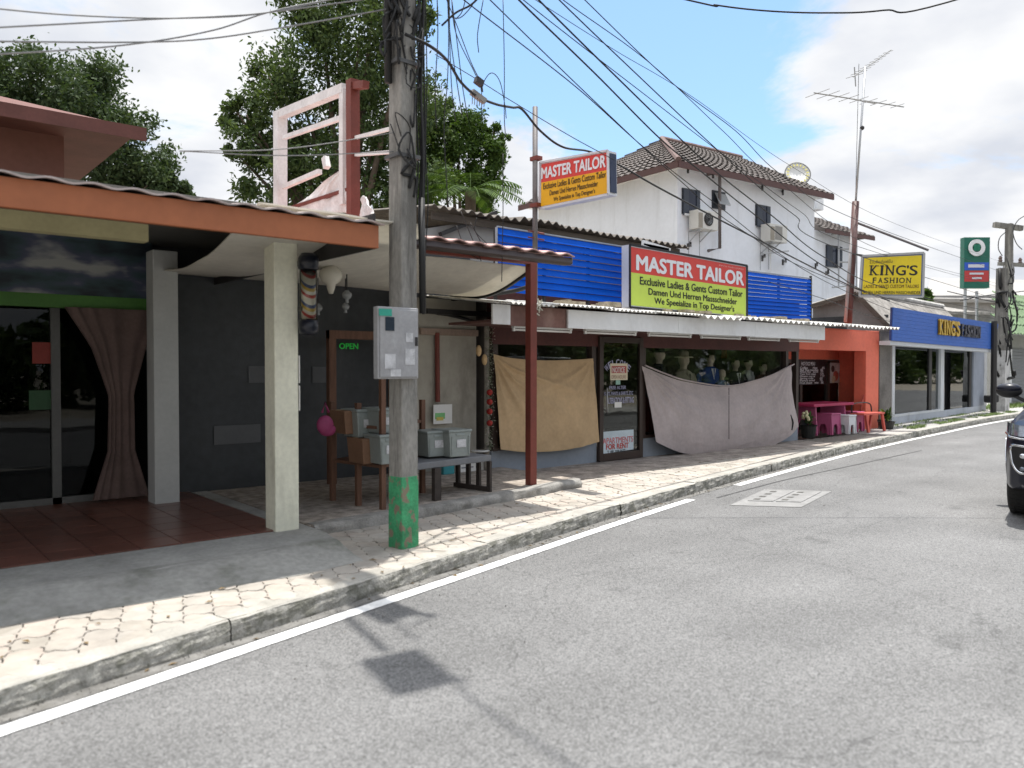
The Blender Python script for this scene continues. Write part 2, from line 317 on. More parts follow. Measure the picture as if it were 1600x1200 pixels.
OLDROOF = mat('old_brown_sheet', (.13, .115, .10), .9, .3, 5, dirt=.6, dirtc=(.3, .28, .25), bump=.3)
PLASTW = mat('white_plastic', (.7, .7, .68), .4, .03)
BEIGEW = mat('stained_beige_wall', (.36, .34, .29), .85, .12, 1.2, dirt=.65, dirtc=(.17, .155, .13), dscale=1.6)
GLASS = glass_mat('window_glass', (.62, .64, .63), 1.0)
GLASSS = glass_mat('shopfront_glass', (.88, .89, .87), .13)
GLASSN = glass_mat('door_pane_glass', (.62, .62, .60), .25)
GLASSD = glass_mat('dark_glass', (.35, .37, .37), .45)
BROWNF = mat('brown_frame', (.045, .03, .024), .45, .1, 4)
PAPER = mat('paper', (.7, .69, .66), .7, .04)
TXTW = mat('white_print', (.72, .73, .76), .5, .02, bump=0)
TXTK = mat('black_print', (.012, .012, .015), .5, .02, bump=0)
TXTR = mat('red_print', (.5, .05, .04), .5, .05, bump=0)
BLUE = mat('blue_slat', (.0, .08, .50), .6, .1, 2, dirt=.15, dirtc=(.01, .06, .4), bump=.02, spec=.12)
# ================================================================== GROUND
def kerb_pts():
    xs = [-14, -6, .54, 3.32, 8.03, 13.5, 16.7, 20.1, 27.4, 40, 60, 90]
    ys = [.4, 2.62, 4.28, 5.0, 6.18, 7.25, 7.75, 8.2, 9.0, 9.6, 9.0, 4.0]
    P = spline([(x, y, 0) for x, y in zip(xs, ys)], 24)
    return P
KP = kerb_pts(); KX = np.array([p.x for p in KP]); KY = np.array([p.y for p in KP])
def ky(x): return float(np.interp(x, KX, KY))
def koff(x, d):                                 # offset d towards the buildings, perpendicular to the kerb line
    s_ = (ky(x + .1) - ky(x - .1)) / .2; n = Vector((-s_, 1, 0)).normalized(); return Vector((x, ky(x), 0)) + n * d
SOIL = mat('soil', (.27, .24, .19), .95, .25, .6, bump=.3, bscale=20)
struct(MB().add([(-400, -400, -.03), (500, -400, -.03), (500, 500, -.03), (-400, 500, -.03)], [(0, 1, 2, 3)]).build('ground', SOIL))
ASPH = asphalt()
xs = list(np.arange(-14, 62, .5)); mb = MB(); vs = []; fs = []
for x in xs:
    a = koff(x, .12); b = koff(x, -9.5); vs += [(a.x, a.y, 0), (b.x, b.y, 0)]
for i in range(len(xs) - 1): fs.append((2 * i, 2 * i + 1, 2 * i + 3, 2 * i + 2))
struct(mb.add(vs, fs).build('road', ASPH))
# far pavement across the road (only seen in reflections)
mb = MB()
for i in range(0, 74, 2):
    a, b, c, d = koff(i - 14, -9.4), koff(i - 12, -9.4), koff(i - 12, -12.5), koff(i - 14, -12.5)
    mb.hexa([(p.x, p.y, -.02) for p in (d, c, b, a)], [(p.x, p.y, .12) for p in (d, c, b, a)])
struct(mb.build('far_pavement', CONC))
# gutter strip and white edge line
def strip(x0, x1, d0, d1, z, step=.25, jit=0):
    m = MB(); vs = []; fs = []; X = list(np.arange(x0, x1 + 1e-6, step))
    for i, x in enumerate(X):
        j0 = mnoise.noise(Vector((x * 9, 0, z))) * jit; j1 = mnoise.noise(Vector((x * 9, 5, z))) * jit
        a = koff(x, d0 + j0); b = koff(x, d1 + j1); vs += [(a.x, a.y, z), (b.x, b.y, z)]
    for i in range(len(X) - 1): fs.append((2 * i, 2 * i + 1, 2 * i + 3, 2 * i + 2))
    return m.add(vs, fs)
GUT = mat('gutter_dirt', (.16, .155, .145), .95, .3, 7, dirt=.6, dirtc=(.08, .075, .06), dscale=5, bump=.4)
struct(strip(-8, 45, .05, -.10, .004, jit=.03).build('gutter', GUT))
LINEM = mat('road_line_paint', (.74, .74, .73), .7, .1, 9, dirt=.5, dirtc=(.35, .35, .34), dscale=9, bump=.25)
xa = G(1080, 782).x; xb = G(1148, 759).x
struct(strip(-8, xa, -.12, -.232, .006, .1, .008).build('edge_line', LINEM))
struct(strip(xb, 60, -.10, -.215, .006, .1, .008).build('edge_line', LINEM))
# concrete sidewalk base
GROUT = mat('paver_grout', (.20, .18, .155), .95, .25, 20, bump=.4)
def slab(name, pts, z0, z1, m, bevel=0.0):
    b = MB(); n = len(pts); b.add([(p[0], p[1], z0) for p in pts] + [(p[0], p[1], z1) for p in pts], [tuple(range(n))[::-1], tuple(range(n, 2 * n))] + [(i, (i + 1) % n, n + (i + 1) % n, n + i) for i in range(n)])
    return struct(b.build(name, m, bevel=bevel))
front = [koff(x, .1) for x in np.arange(-8, 17.51, .5)]
sidewalk = slab('sidewalk', [(p.x, p.y) for p in front] + [(17.5, 8.7), (6.0, 8.7), (-8, 8.7)], -.02, .112, GROUT)
front = [koff(x, .1) for x in np.arange(17.5, 60, 1)]
PAVC = mat('pavement_concrete', (.34, .33, .31), .9, .16, 2, dirt=.5, dirtc=(.2, .19, .17), bump=.3)
slab('pavement', [(p.x, p.y) for p in front] + [(60, 14), (17.5, 14)], -.02, .128, PAVC)
# kerb stones
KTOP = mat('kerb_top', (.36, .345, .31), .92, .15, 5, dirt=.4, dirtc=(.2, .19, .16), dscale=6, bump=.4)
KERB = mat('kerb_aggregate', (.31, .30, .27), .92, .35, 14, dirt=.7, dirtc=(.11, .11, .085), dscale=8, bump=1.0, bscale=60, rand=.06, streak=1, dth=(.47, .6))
kerb = struct(strip(-10, 60, .03, .07, .01).build('kerb', CONC))
kx = -9.0; KW = .17; ln = [2.3, 1.9, 2.6, 2.2, 1.7, 2.4]; ki = 0
while kx < 46:
    l = ln[ki % 6]; x1 = kx + l; m = MB(); n = int(l / .06) if kx < 14 else 12
    prof = [(0, -.02), (.0, .05), (.004, .10), (.010, .128), (.024, .1365), (KW, .136)]
    dz = random.uniform(-.006, .006); dd = random.uniform(-.008, .008)
    def f(a, b, kx=kx, l=l, dz=dz, dd=dd):
        x = kx + .003 + a * (l - .006); t = b * (len(prof) - 1); i = min(int(t), len(prof) - 2); q = t - i
        d = prof[i][0] + (prof[i + 1][0] - prof[i][0]) * q + dd; z = prof[i][1] + (prof[i + 1][1] - prof[i][1]) * q + dz
        nn = mnoise.noise(Vector((x * 6, d * 30, z * 30))) * .012 + mnoise.noise(Vector((x * 22, d * 60, z * 60))) * .006
        d += nn * (.8 if b < .8 else .1); z += nn * .35 * (b < .95); p = koff(x, d); return (p.x, p.y, z)
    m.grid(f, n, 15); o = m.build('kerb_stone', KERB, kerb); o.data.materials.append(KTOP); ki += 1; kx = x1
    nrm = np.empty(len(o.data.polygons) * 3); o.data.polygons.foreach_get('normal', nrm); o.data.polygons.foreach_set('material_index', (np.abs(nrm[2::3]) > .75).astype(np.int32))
# pavers
S = .195
def edgepath(a, b, k):
    a = Vector(a); b = Vector(b); d = b - a; n = Vector((-d.y, d.x)); am = [.16, -.14, .15][k]
    return [a, a + d * .25 + n * am * .8, a + d * .5 + n * am * .1, a + d * .75 - n * am * .8]
hx = [(S / math.sqrt(3) * math.cos(R_(30 + 60 * i)), S / math.sqrt(3) * math.sin(R_(30 + 60 * i))) for i in range(6)]
outl = []
for i in range(3): outl += edgepath(hx[i], hx[i + 1], i)
for i in range(3):                              # opposite edges: the same path translated and reversed
    p = edgepath(hx[i], hx[i + 1], i) + [Vector(hx[i + 1])]; t = Vector(hx[(i + 3) % 6]) - Vector(hx[i + 1])
    q = [x + t for x in p][::-1]; outl += q[:-1]
def paver_geo(m, cx_, cy_, z, tilt=(0, 0), sc_=.962):
    n = len(outl); lo = [(cx_ + p.x * sc_, cy_ + p.y * sc_, z - .03) for p in outl]
    mid = [(cx_ + p.x * sc_, cy_ + p.y * sc_, z - .003 + tilt[0] * p.x + tilt[1] * p.y) for p in outl]
    hi = [(cx_ + p.x * sc_ * .965, cy_ + p.y * sc_ * .965, z + tilt[0] * p.x + tilt[1] * p.y) for p in outl]
    m.add(lo + mid + hi, [tuple(range(2 * n, 3 * n))] + [(k * n + i, k * n + (i + 1) % n, (k + 1) * n + (i + 1) % n, (k + 1) * n + i) for k in range(2) for i in range(n)])
def paver_mat():
    m = bpy.data.materials.new('paver'); m.use_nodes = True; t = m.node_tree; b = t.nodes['Principled BSDF']
    g = N(t, 'ShaderNodeNewGeometry'); oi = N(t, 'ShaderNodeObjectInfo')
    cr = N(t, 'ShaderNodeValToRGB'); e = cr.color_ramp.elements; e[0].color = (.34, .31, .265, 1); e[1].color = (.43, .40, .355, 1)
    x = cr.color_ramp.elements.new(.25); x.color = (.39, .36, .32, 1); x = cr.color_ramp.elements.new(.60); x.color = (.41, .37, .32, 1)
    x = cr.color_ramp.elements.new(.80); x.color = (.41, .355, .305, 1)
    vr = N(t, 'ShaderNodeTexVoronoi'); vr.inputs['Scale'].default_value = 5.2; L(t, g.outputs['Position'], vr.inputs['Vector'])
    ss = N(t, 'ShaderNodeSeparateColor'); L(t, vr.outputs['Color'], ss.inputs[0])
    pr = mth(t, 'FRACT', mth(t, 'ADD', oi.outputs['Random'], mth(t, 'MULTIPLY', ss.outputs[0], .25))); L(t, pr, cr.inputs[0])
    n1 = N(t, 'ShaderNodeTexNoise'); n1.inputs['Scale'].default_value = 3.5; n1.inputs['Detail'].default_value = 9; n1.inputs['Roughness'].default_value = .65; L(t, g.outputs['Position'], n1.inputs['Vector'])
    r = N(t, 'ShaderNodeMapRange'); L(t, n1.outputs[0], r.inputs[0]); r.inputs[1].default_value = .3; r.inputs[2].default_value = .7; r.inputs[3].default_value = .72; r.inputs[4].default_value = 1.15
    mul = N(t, 'ShaderNodeMixRGB', blend_type='MULTIPLY'); mul.inputs[0].default_value = 1; L(t, cr.outputs[0], mul.inputs[1]); L(t, r.outputs[0], mul.inputs[2]); L(t, mul.outputs[0], b.inputs[0])
    b.inputs['Roughness'].default_value = .9
    nb = N(t, 'ShaderNodeTexNoise'); nb.inputs['Scale'].default_value = 120; L(t, g.outputs['Position'], nb.inputs['Vector']); bp = N(t, 'ShaderNodeBump'); bp.inputs['Strength'].default_value = .35; bp.inputs['Distance'].default_value = .004
    L(t, nb.outputs[0], bp.inputs['Height']); L(t, bp.outputs[0], b.inputs['Normal']); return m
PAV = paver_mat()
plat_y = lambda x: np.interp(x, [-8, 3.0, 3.15, 5.0, 6.95, 7.0, 14.7, 17.5], [5.75, 5.62, 6.4, 6.65, 6.98, 7.42, 7.75, 8.1])
cells = []
ca, sa = math.cos(R_(13)), math.sin(R_(13))
for j in range(-60, 80):
    for i in range(-60, 160):
        a = (i + (j % 2) * .5) * S; b = j * S * math.sqrt(3) / 2
        x = a * ca - b * sa + 1.0; y = a * sa + b * ca + 4.6
        if x < -3 or x > 17.2: continue
        dk = (y - ky(x)) * .97
        if dk < KW - .06 or y > plat_y(x) + .08: continue
        cells.append((x, y))
def seen(x, y):
    d = Vector((x, y, 0)); X = .766 * x - .643 * y; Y = .643 * x + .766 * y
    return Y > .5 and -.68 < X / Y < .68
cells.sort(key=lambda c: (0 if seen(*c) else 1, math.hypot(*c)))
pm = []
for k in range(5):
    m = MB(); paver_geo(m, 0, 0, 0, (random.uniform(-.03, .03), random.uniform(-.03, .03)))
    me = bpy.data.meshes.new('paver'); me.from_pydata(m.v, [], m.f); me.materials.append(PAV); pm.append(me)
so_ = org(sidewalk)
for i, (x, y) in enumerate(cells[:296]):
    o = bpy.data.objects.new('paver', pm[i % 5]); col.objects.link(o); o.parent = sidewalk
    o.location = Vector((x, y, .131 + random.uniform(-.0025, .0025))) - so_; o.rotation_euler = (0, 0, R_(13) + random.uniform(-.015, .015))
m = MB()
for x, y in cells[296:]:
    k = len(m.v); paver_geo(m, 0, 0, .131 + random.uniform(-.002, .002))
    m.v[k:] = [(x + vx * ca - vy * sa, y + vx * sa + vy * ca, vz) for vx, vy, vz in m.v[k:]]
o = m.build('paver', PAV, sidewalk); o['kind'] = 'stuff'
GRIT = mat('grit', (.22, .21, .19), .95, .4, 30); m = MB(); rg = random.Random(77)
for k in range(2600):
    x = rg.uniform(0, 22); d_ = -abs(rg.gauss(0, .07)) - .005 if rg.random() < .8 else -abs(rg.gauss(0, .8)); p = koff(x, d_); r_ = rg.uniform(.002, .008) * (1.5 if rg.random() < .06 else 1); a_ = rg.random() * 3
    m.add([(p.x - r_ * math.cos(a_), p.y - r_ * math.sin(a_), .004), (p.x + r_ * math.sin(a_), p.y - r_ * math.cos(a_), .004), (p.x + r_ * math.cos(a_), p.y + r_ * math.sin(a_), .004), (p.x, p.y, .004 + r_ * 1.2)], [(0, 1, 3), (1, 2, 3), (2, 0, 3)])
tag(m.build('grit', GRIT), 'loose grit and small stones gathered along the foot of the kerb', 'grit')['kind'] = 'stuff'
LITT = mat('dead_leaf', (.16, .11, .05), .8, .4, 20); m = MB()
for k in range(130):
    x = rg.uniform(.5, 16); p = koff(x, rg.choice([-.03, -.06, .35, .6, .9]) + rg.gauss(0, .05)); z = .006 if (p.y - ky(x)) < 0 else .137; a_ = rg.random() * 6.28; l_ = rg.uniform(.012, .035)
    m.add([(p.x - l_ * math.cos(a_), p.y - l_ * math.sin(a_), z), (p.x + l_ * .4 * math.sin(a_), p.y - l_ * .4 * math.cos(a_), z + .008), (p.x + l_ * math.cos(a_), p.y + l_ * math.sin(a_), z + .002), (p.x - l_ * .4 * math.sin(a_), p.y + l_ * .4 * math.cos(a_), z + .006)], [(0, 1, 2, 3)])
tag(m.build('leaf_litter', LITT), 'scattered dead leaves on the paving and in the gutter', 'leaves')['kind'] = 'stuff'
# drain cover set in the road
p = [G(1140, 790, 0), G(1252, 793, 0), G(1300, 768, 0), G(1195, 765, 0)]
DRC = mat('drain_concrete', (.225, .223, .218), .9, .14, 6, dirt=.7, dirtc=(.17, .168, .162), bump=.3)
dc = thing('drain_cover', 'pale concrete drain cover with two rows of slots set in the road by the kerb', 'drain cover', tuple((p[0] + p[2]) / 2))
MB().add([(q.x, q.y, .005) for q in p], [(0, 1, 2, 3)]).build('surround', DRC, dc)
for a0, a1 in ((.12, .48), (.52, .88)):
    def bl(s_, t_): return p[0].lerp(p[1], s_).lerp(p[3].lerp(p[2], s_), t_)
    q = [bl(a0, .25), bl(a1, .25), bl(a1, .92), bl(a0, .92)]
    MB().hexa([(k.x, k.y, .001) for k in q], [(k.x, k.y, .014) for k in q]).build('slab', DRC, dc, bevel=.004)
for sx in (.14, .54):
    for k in range(4):
        c0 = bl(sx + .03, .3 + k * .16); c1 = bl(sx + .12, .3 + k * .16); w_ = (bl(sx, .3 + k * .16 + .06) - bl(sx, .3 + k * .16))
        MB().add([(v.x, v.y, .0175) for v in (c0, c1, c1 + w_, c0 + w_)], [(0, 1, 2, 3)]).build('slot', mat('slot_dark', (.09, .088, .08), .9, .2), dc)  # flat dark quads laid on the slabs stand for the slots
TAR = mat('tar_seam', (.07, .07, .07), .8, .2, 10)
sp = spline([G(1120, 778, 0), G(1180, 762, 0), G(1240, 747, 0), G(1330, 728, 0), G(1440, 704, 0)], 10); m = MB(); vs = []; fs = []
for i, q in enumerate(sp):
    ww = .012 + .01 * abs(mnoise.noise(q * 3)); vs += [(q.x - ww * .3, q.y + ww, .0045), (q.x + ww * .3, q.y - ww, .0045)]
for i in range(len(sp) - 1): fs.append((2 * i, 2 * i + 1, 2 * i + 3, 2 * i + 2))
struct(m.add(vs, fs).build('road_seam', TAR))
# raised floors
APR = mat('apron_concrete', (.30, .295, .275), .92, .2, 3, dirt=.6, dirtc=(.13, .135, .10), dscale=2.5, bump=.4)
slab('apron', [(-8, 5.75), (-1, 5.72), (2.4, 5.66), (3.0, 5.75), (3.08, 6.1), (3.1, 9.0), (-8, 9.0)], -.02, .225, APR, .02)
m = MB()
def f(a, b):
    x = -8 + a * 11.0; yb_ = float(np.interp(x, [-8, -1, 2.4, 3.0], [5.75, 5.72, 5.68, 5.78])); pr = [(-.42, .132), (-.33, .150), (-.16, .192), (-.03, .226), (.10, .228)]
    t = b * 4; i = min(int(t), 3); q = t - i; d = pr[i][0] * (1 - q) + pr[i + 1][0] * q; z = pr[i][1] * (1 - q) + pr[i + 1][1] * q
    return (x, yb_ + d + .05 * mnoise.noise(Vector((x * 1.5, 3, d * 4))) * (b < .3), z + .008 * mnoise.noise(Vector((x * 4, d * 9, 2))) * (0 < b < .95))
m.grid(f, 120, 10); struct(m.build('apron_ramp', mat('mossy_cement', (.27, .265, .245), .95, .22, 2.5, dirt=.7, dirtc=(.11, .115, .085), dscale=2.2, bump=.5), smooth=True))
# red tiled floor
TILE = mat('red_floor_tile', (.15, .062, .045), .28, .16, 5, dirt=.3, dirtc=(.12, .06, .05), rand=.15, bump=.05, spec=.6)
tf = slab('tiled_floor', [(-8, 6.38), (2.9, 6.38), (2.9, 9.0), (-8, 9.0)], .2252, .228, mat('tile_grout', (.10, .07, .055), .9))
tile_me = MB().box((-.145, -.145, 0), (.145, .145, .008)); me = bpy.data.meshes.new('tile'); me.from_pydata(tile_me.v, [], tile_me.f); me.materials.append(TILE)
for i in range(9):
    for j in range(28):
        x = 2.74 - j * .3; y = 6.53 + i * .3
        if x < .3 and i > 6: continue
        if x < -2.5 or not (seen(x, y) or seen(x + .3, y)): continue
        o = bpy.data.objects.new('tile', me); col.objects.link(o); o.parent = tf; o.location = Vector((x, y, .228)) - org(tf)
MOSA = mat('pebble_floor', (.30, .26, .22), .85, .45, 10, dirt=.4, dirtc=(.45, .4, .34), dscale=8, bump=.5)
slab('platform', [(3.1, 6.42), (4.6, 6.58), (6.88, 6.95), (6.98, 7.05), (7.0, 8.56), (7.0, 9.0), (3.1, 9.0)], -.02, .22, MOSA, .015)
# kerbstone edge of the platform, rough
m = MB()
def f(a, b):
    x = 3.12 + a * 3.85; y = float(np.interp(x, [3.1, 4.6, 6.88, 6.98], [6.42, 6.58, 6.95, 7.0])); pr = [(-.03, .10), (-.035, .19), (-.02, .222), (.03, .228), (.12, .226)]
    t = b * 4; i = min(int(t), 3); q = t - i; d = pr[i][0] * (1 - q) + pr[i + 1][0] * q; z = pr[i][1] * (1 - q) + pr[i + 1][1] * q
    nn = mnoise.noise(Vector((x * 5, d * 20, z * 20))) * .03 + mnoise.noise(Vector((x * 19, z * 40, 3))) * .01
    return (x, y + d + nn * (b < .7), z + nn * .2 * (b < .9))
m.grid(f, 90, 10); struct(m.build('platform_edge', mat('rough_kerb', (.27, .26, .24), .95, .25, 8, dirt=.6, dirtc=(.07, .07, .06), dscale=5, bump=.8), smooth=True))
STONE = mat('stone_floor', (.31, .27, .235), .9, .4, 5, dirt=.4, dirtc=(.16, .13, .11), dscale=4, bump=.5)
slab('shop_forecourt', [(6.99, 7.35), (10, 7.52), (14.7, 7.72), (14.75, 8.7), (6.99, 8.7)], .1, .141, STONE)
for (u, v) in ((1010, 700),): pass
# ================================================================== NEAR LEFT SHOP ROW
lb = thing('corner_shop', 'open-fronted shop with orange-brown eave, pale columns and dark charcoal walls on the left', 'shop', (0, 9.0, .22))
m = MB(); xd = YP(236, 600, 9.0).x; xl = YP(285, 600, 9.0).x; xr = YP(735, 600, 9.0).x
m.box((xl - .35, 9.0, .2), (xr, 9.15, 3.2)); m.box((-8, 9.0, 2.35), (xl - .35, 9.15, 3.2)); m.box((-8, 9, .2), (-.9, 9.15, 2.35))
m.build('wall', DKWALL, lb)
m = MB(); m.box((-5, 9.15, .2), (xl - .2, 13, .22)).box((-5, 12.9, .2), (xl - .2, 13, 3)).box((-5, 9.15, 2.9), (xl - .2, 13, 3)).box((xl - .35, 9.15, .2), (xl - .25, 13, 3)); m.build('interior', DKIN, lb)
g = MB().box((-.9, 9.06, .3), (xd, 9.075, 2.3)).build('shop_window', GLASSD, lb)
m = MB(); x = YP(88, 600, 9.0).x; m.box((x - .04, 9.01, .23), (x + .04, 9.09, 2.35)); m.box((-.9, 9.01, 2.27), (xd, 9.09, 2.35)); m.box((-.9, 9.01, .23), (xd, 9.09, .3)); m.build('window_frame', mat('grey_frame', (.10, .10, .095), .5), lb)
# columns
for (u0, u1, v, y_, mt, lab) in ((241, 281, 788, 8.6, GREYP, 'pale grey square column'), (424, 474, 830, 6.12, CREAM, 'cream square column')):
    pc = G((u0 + u1) / 2, v, .22); wd = .105 if mt is CREAM else .12
    MB().box((pc.x - wd, pc.y - wd + .1, .22), (pc.x + wd, pc.y + wd + .1, 2.78)).build('column', mt, lb, label=lab, bevel=.008)
    if mt is CREAM: CP = pc + Vector((0, .1, 0))
    print('column', pc)
YF = 5.45                     # front line of the eave
zf0, zf1 = YP(450, 373, YF).z, YP(300, 315, YF).z
xe = YP(590, 370, YF).x
fo = MB().box((-8, YF - .02, zf0 - .0), (xe, YF + .03, zf1)).build('fascia', ORANGE, lb, bevel=.004)
PINKR = mat('faded_pink_sheet', (.40, .34, .32), .7, .2, 4, dirt=.5, dirtc=(.25, .14, .11), bump=.2)
corr(MB(), -8, xe + .03, YF - .06, zf1 + .02, 9.6, zf1 + .6, .24, .010, .012, n_per=8).build('roof', PINKR, lb, smooth=True)
MB().box((-8, YF + .03, zf1 - .03), (xe, 6.3, zf1 - .01)).box((-8, 6.3, zf1 + .2), (xe, 9.6, zf1 + .22)).build('ceiling', mat('grey_ceiling', (.13, .13, .12), .8, .1), lb)
MB().box((-8, 6.3, YP(115, 366, 6.3).z), (YP(232, 360, 6.3).x, 6.42, zf1 - .04)).build('beam', mat('ochre_beam', (.40, .36, .20), .7, .1), lb)
MB().box((xe - .02, YF + .031, zf0), (xe + .0, 9.5, zf1 + .1)).build('end_beam', DARK, lb)
# second awning (dark red) right of the orange eave
aw = thing('side_awning', 'low awning with pink tile edge, dark gutter and rusty red post by the tan cloth', 'awning', tuple(G(834, 757, .22)))
PB = G(834, 757, .22); YA = PB.y
pr_ = [(825, 757), (841, 757)]; XG0 = 3.05; x0 = YP(826, 757, YA).x; x1 = YP(841, 757, YA - .03).x
MB().box((x0 - .01, YA - .045, .22), (x0 + .09, YA + .05, YP(834, 420, YA).z + .06)).build('post', RUST, aw, bevel=.004)
zb = YP(834, 414, YA).z
MB().box((2.7, YA - .04, zb - .0), (x0 + .10, YA + .04, zb + .11)).build('beam', RUST, aw)
xg1 = YP(893, 405, 6.12).x; yg = 6.12; zg = YP(893, 414, yg).z; zg2 = YP(893, 403, yg).z
m = MB(); m.prism([(XG0, yg, zg2), (XG0, yg - .02, zg + .02), (XG0, yg + .02, zg), (XG0, yg + .10, zg), (XG0, yg + .13, zg + .02), (XG0, yg + .12, zg2)], (xg1 - XG0, 0, 0)); m.build('gutter', mat('dark_gutter', (.035, .022, .02), .4, .1), aw)
MB().box((xg1, yg - .01, zg + .005), (xg1 + .006, yg + .12, zg2 + .005)).build('gutter_end', mat('pale_end_cap', (.25, .27, .24), .5), aw)
PINKT = mat('pink_tile', (.48, .30, .27), .7, .2, 8, dirt=.3, dirtc=(.25, .15, .13), rand=.15)
m = MB(); corr(m, 3.0, xg1 + .02, yg - .03, zg2 + .03, 9.0, zg2 + .45, .235, .014, .012, n_per=8); m.build('roof', PINKT, aw, smooth=True)
# canvas sheet slung beneath both awnings
def cv(a, b):
    x0_ = YP(400, 380, YF + .2).x; xL0, xR0 = YP(402, 380, YF + .15).x, x0 + .12
    xL1, xR1 = YP(232, 455, 8.95).x, YP(700, 465, 8.95).x
    cl = math.sin(b * math.pi / 2); cl = b ** 1.6
    l_ = xL0 + (xL1 - xL0) * (1 - (1 - b) ** 1.7); r_ = xR0 + (xR1 - xR0) * (b ** .62)
    yfr = YF + .12 + (YA - YF - .05) * (0 if a < .35 else min((a - .35) / .25, 1)); x = l_ + (r_ - l_) * a
    y = yfr + (8.93 - yfr) * b; z = (zb + .0) - .03 * (1 - b) - .20 * b - .16 * math.sin(math.pi * b) ** 1.2 + .012 * mnoise.noise(Vector((x * 2, y * 2, 0))); return (x, y, z)
cs = MB().grid(cv, 40, 20, (0, 0, .012)).build('canvas_sheet', CANVAS, smooth=True)
tag(cs, 'cream canvas sheet slung under the awnings behind the utility pole', 'canvas')
m = MB(); m.tube(spline([(cv(1, b / 8)[0] + .01, cv(1, b / 8)[1], cv(1, b / 8)[2]) for b in range(9)], 4), .03, 6)
m.tube(spline([YP(640, 490, 8.8), YP(700, 492, 8.75), YP(745, 503, 8.7), YP(772, 500, 8.6)], 4), .022, 6)
m.tube(spline([YP(700, 468, 8.8), YP(745, 462, 8.5), YP(800, 455, 8.2), YP(826, 448, 7.9)], 4), .03, 6)
tag(m.build('canvas_rope', BLACK, smooth=True), 'black rope and folded tarp edge hanging under the cream canvas', 'rope')
# shop sign above the left opening
zs0, zs1 = YP(115, 482, 8.9).z, YP(115, 362, 8.9).z; xs1 = YP(236, 450, 8.9).x
sb = thing('landscape_signboard', 'wide dim signboard with green base and dark scenery print above the left shop opening', 'signboard', (0, 8.9, zs0))
def signprint():
    m_ = bpy.data.materials.new('scenery_print'); m_.use_nodes = True; t = m_.node_tree; b = t.nodes['Principled BSDF']
    g = N(t, 'ShaderNodeNewGeometry'); mp_ = N(t, 'ShaderNodeMapping'); mp_.inputs['Scale'].default_value = (.8, 1, 2.2); L(t, g.outputs['Position'], mp_.inputs[0])
    n_ = N(t, 'ShaderNodeTexNoise'); n_.inputs['Scale'].default_value = 1.6; n_.inputs['Detail'].default_value = 4; L(t, mp_.outputs[0], n_.inputs['Vector'])
    c_ = N(t, 'ShaderNodeValToRGB'); L(t, n_.outputs[0], c_.inputs[0]); e = c_.color_ramp.elements; e[0].position = .40; e[0].color = (.012, .02, .03, 1); e[1].position = .62; e[1].color = (.30, .31, .30, 1)
    x_ = c_.color_ramp.elements.new(.47); x_.color = (.03, .06, .07, 1); x_ = c_.color_ramp.elements.new(.53); x_.color = (.06, .07, .12, 1)
    L(t, c_.outputs[0], b.inputs[0]); b.inputs['Roughness'].default_value = .5; return m_
MB().box((-3, 8.86, zs0 + .13), (xs1, 8.95, zs1)).build('print_panel', signprint(), sb)
MB().box((-3, 8.85, zs0), (xs1, 8.96, zs0 + .13)).build('green_border', mat('green_print', (.06, .17, .03), .5), sb)
# curtain tied in the middle
def curt(a, b):
    cx_ = .5; w0 = np.interp(b, [0, .25, .55, .8, 1], [.27, .13, .12, .26, .48]); cc_ = YP(178, 600, 8.95).x + np.interp(b, [0, .5, 1], [.02, .03, 0])
    x = cc_ + (a - .5) * w0 * 2.0; return (x, 8.78 + .02 * math.sin(a * 34 + 3 * math.sin(a * 5)) * (.4 + w0) , .27 + b * (2.2 - .27))
tag(MB().grid(curt, 60, 24, (0, .01, 0)).build('door_curtain', mat('brown_curtain', (.12, .082, .072), .9, .15, 4), smooth=True), 'brownish door curtain gathered narrow at its middle beside the grey column', 'curtain')
# notice papers
def paper(u0, v0, u1, v1, y, name, label, m_=PAPER, grp=None, cat='notice', th=.006):
    a = YP(u0, v0, y); b = YP(u1, v1, y); c = YP(u1, v0, y); d = YP(u0, v1, y); z0 = min(b.z, d.z); z1 = max(a.z, c.z) if abs(a.z - c.z) < .08 else (a.z + c.z) / 2
    return tag(MB().box((a.x, y - th, (b.z + d.z) / 2), (b.x, y, (a.z + c.z) / 2)).build(name, m_), label, cat, grp)
GP = mat('grey_paper', (.20, .205, .21), .7, .06); GP2 = mat('dim_paper', (.105, .11, .115), .7, .06)
n1 = paper(388, 572, 432, 598, 8.99, 'wall_notice', 'grey paper strip on the charcoal wall left of the cream column', GP2)
paper(334, 664, 407, 693, 8.99, 'wall_sticker', 'wide low grey sticker with blurred print on the charcoal wall', GP2)
paper(488, 573, 509, 598, 8.99, 'wall_notice', 'small grey paper on the charcoal wall right of the cream column', GP2)
paper(50, 535, 82, 568, 9.05, 'red_notice', 'dark red square notice behind the left shop glass', mat('red_paper', (.22, .03, .02), .6))
paper(45, 610, 80, 640, 9.05, 'green_notice', 'dark green square notice low behind the left shop glass', mat('green_paper', (.02, .07, .025), .6))
# papers clipped to the column side
for (u, v0, v1, lb_) in ((477, 556, 598, 'upper white paper slip on the cream column'), (477, 602, 640, 'lower white paper slip on the cream column')):
    a = DP(u, v0, CP.length * .98); b = DP(u, v1, CP.length * .98)
    tag(MB().box((CP.x + .11, CP.y - .11, b.z), (CP.x + .117, CP.y - .02, a.z)).build('paper_slip', PAPER), lb_, 'notice')
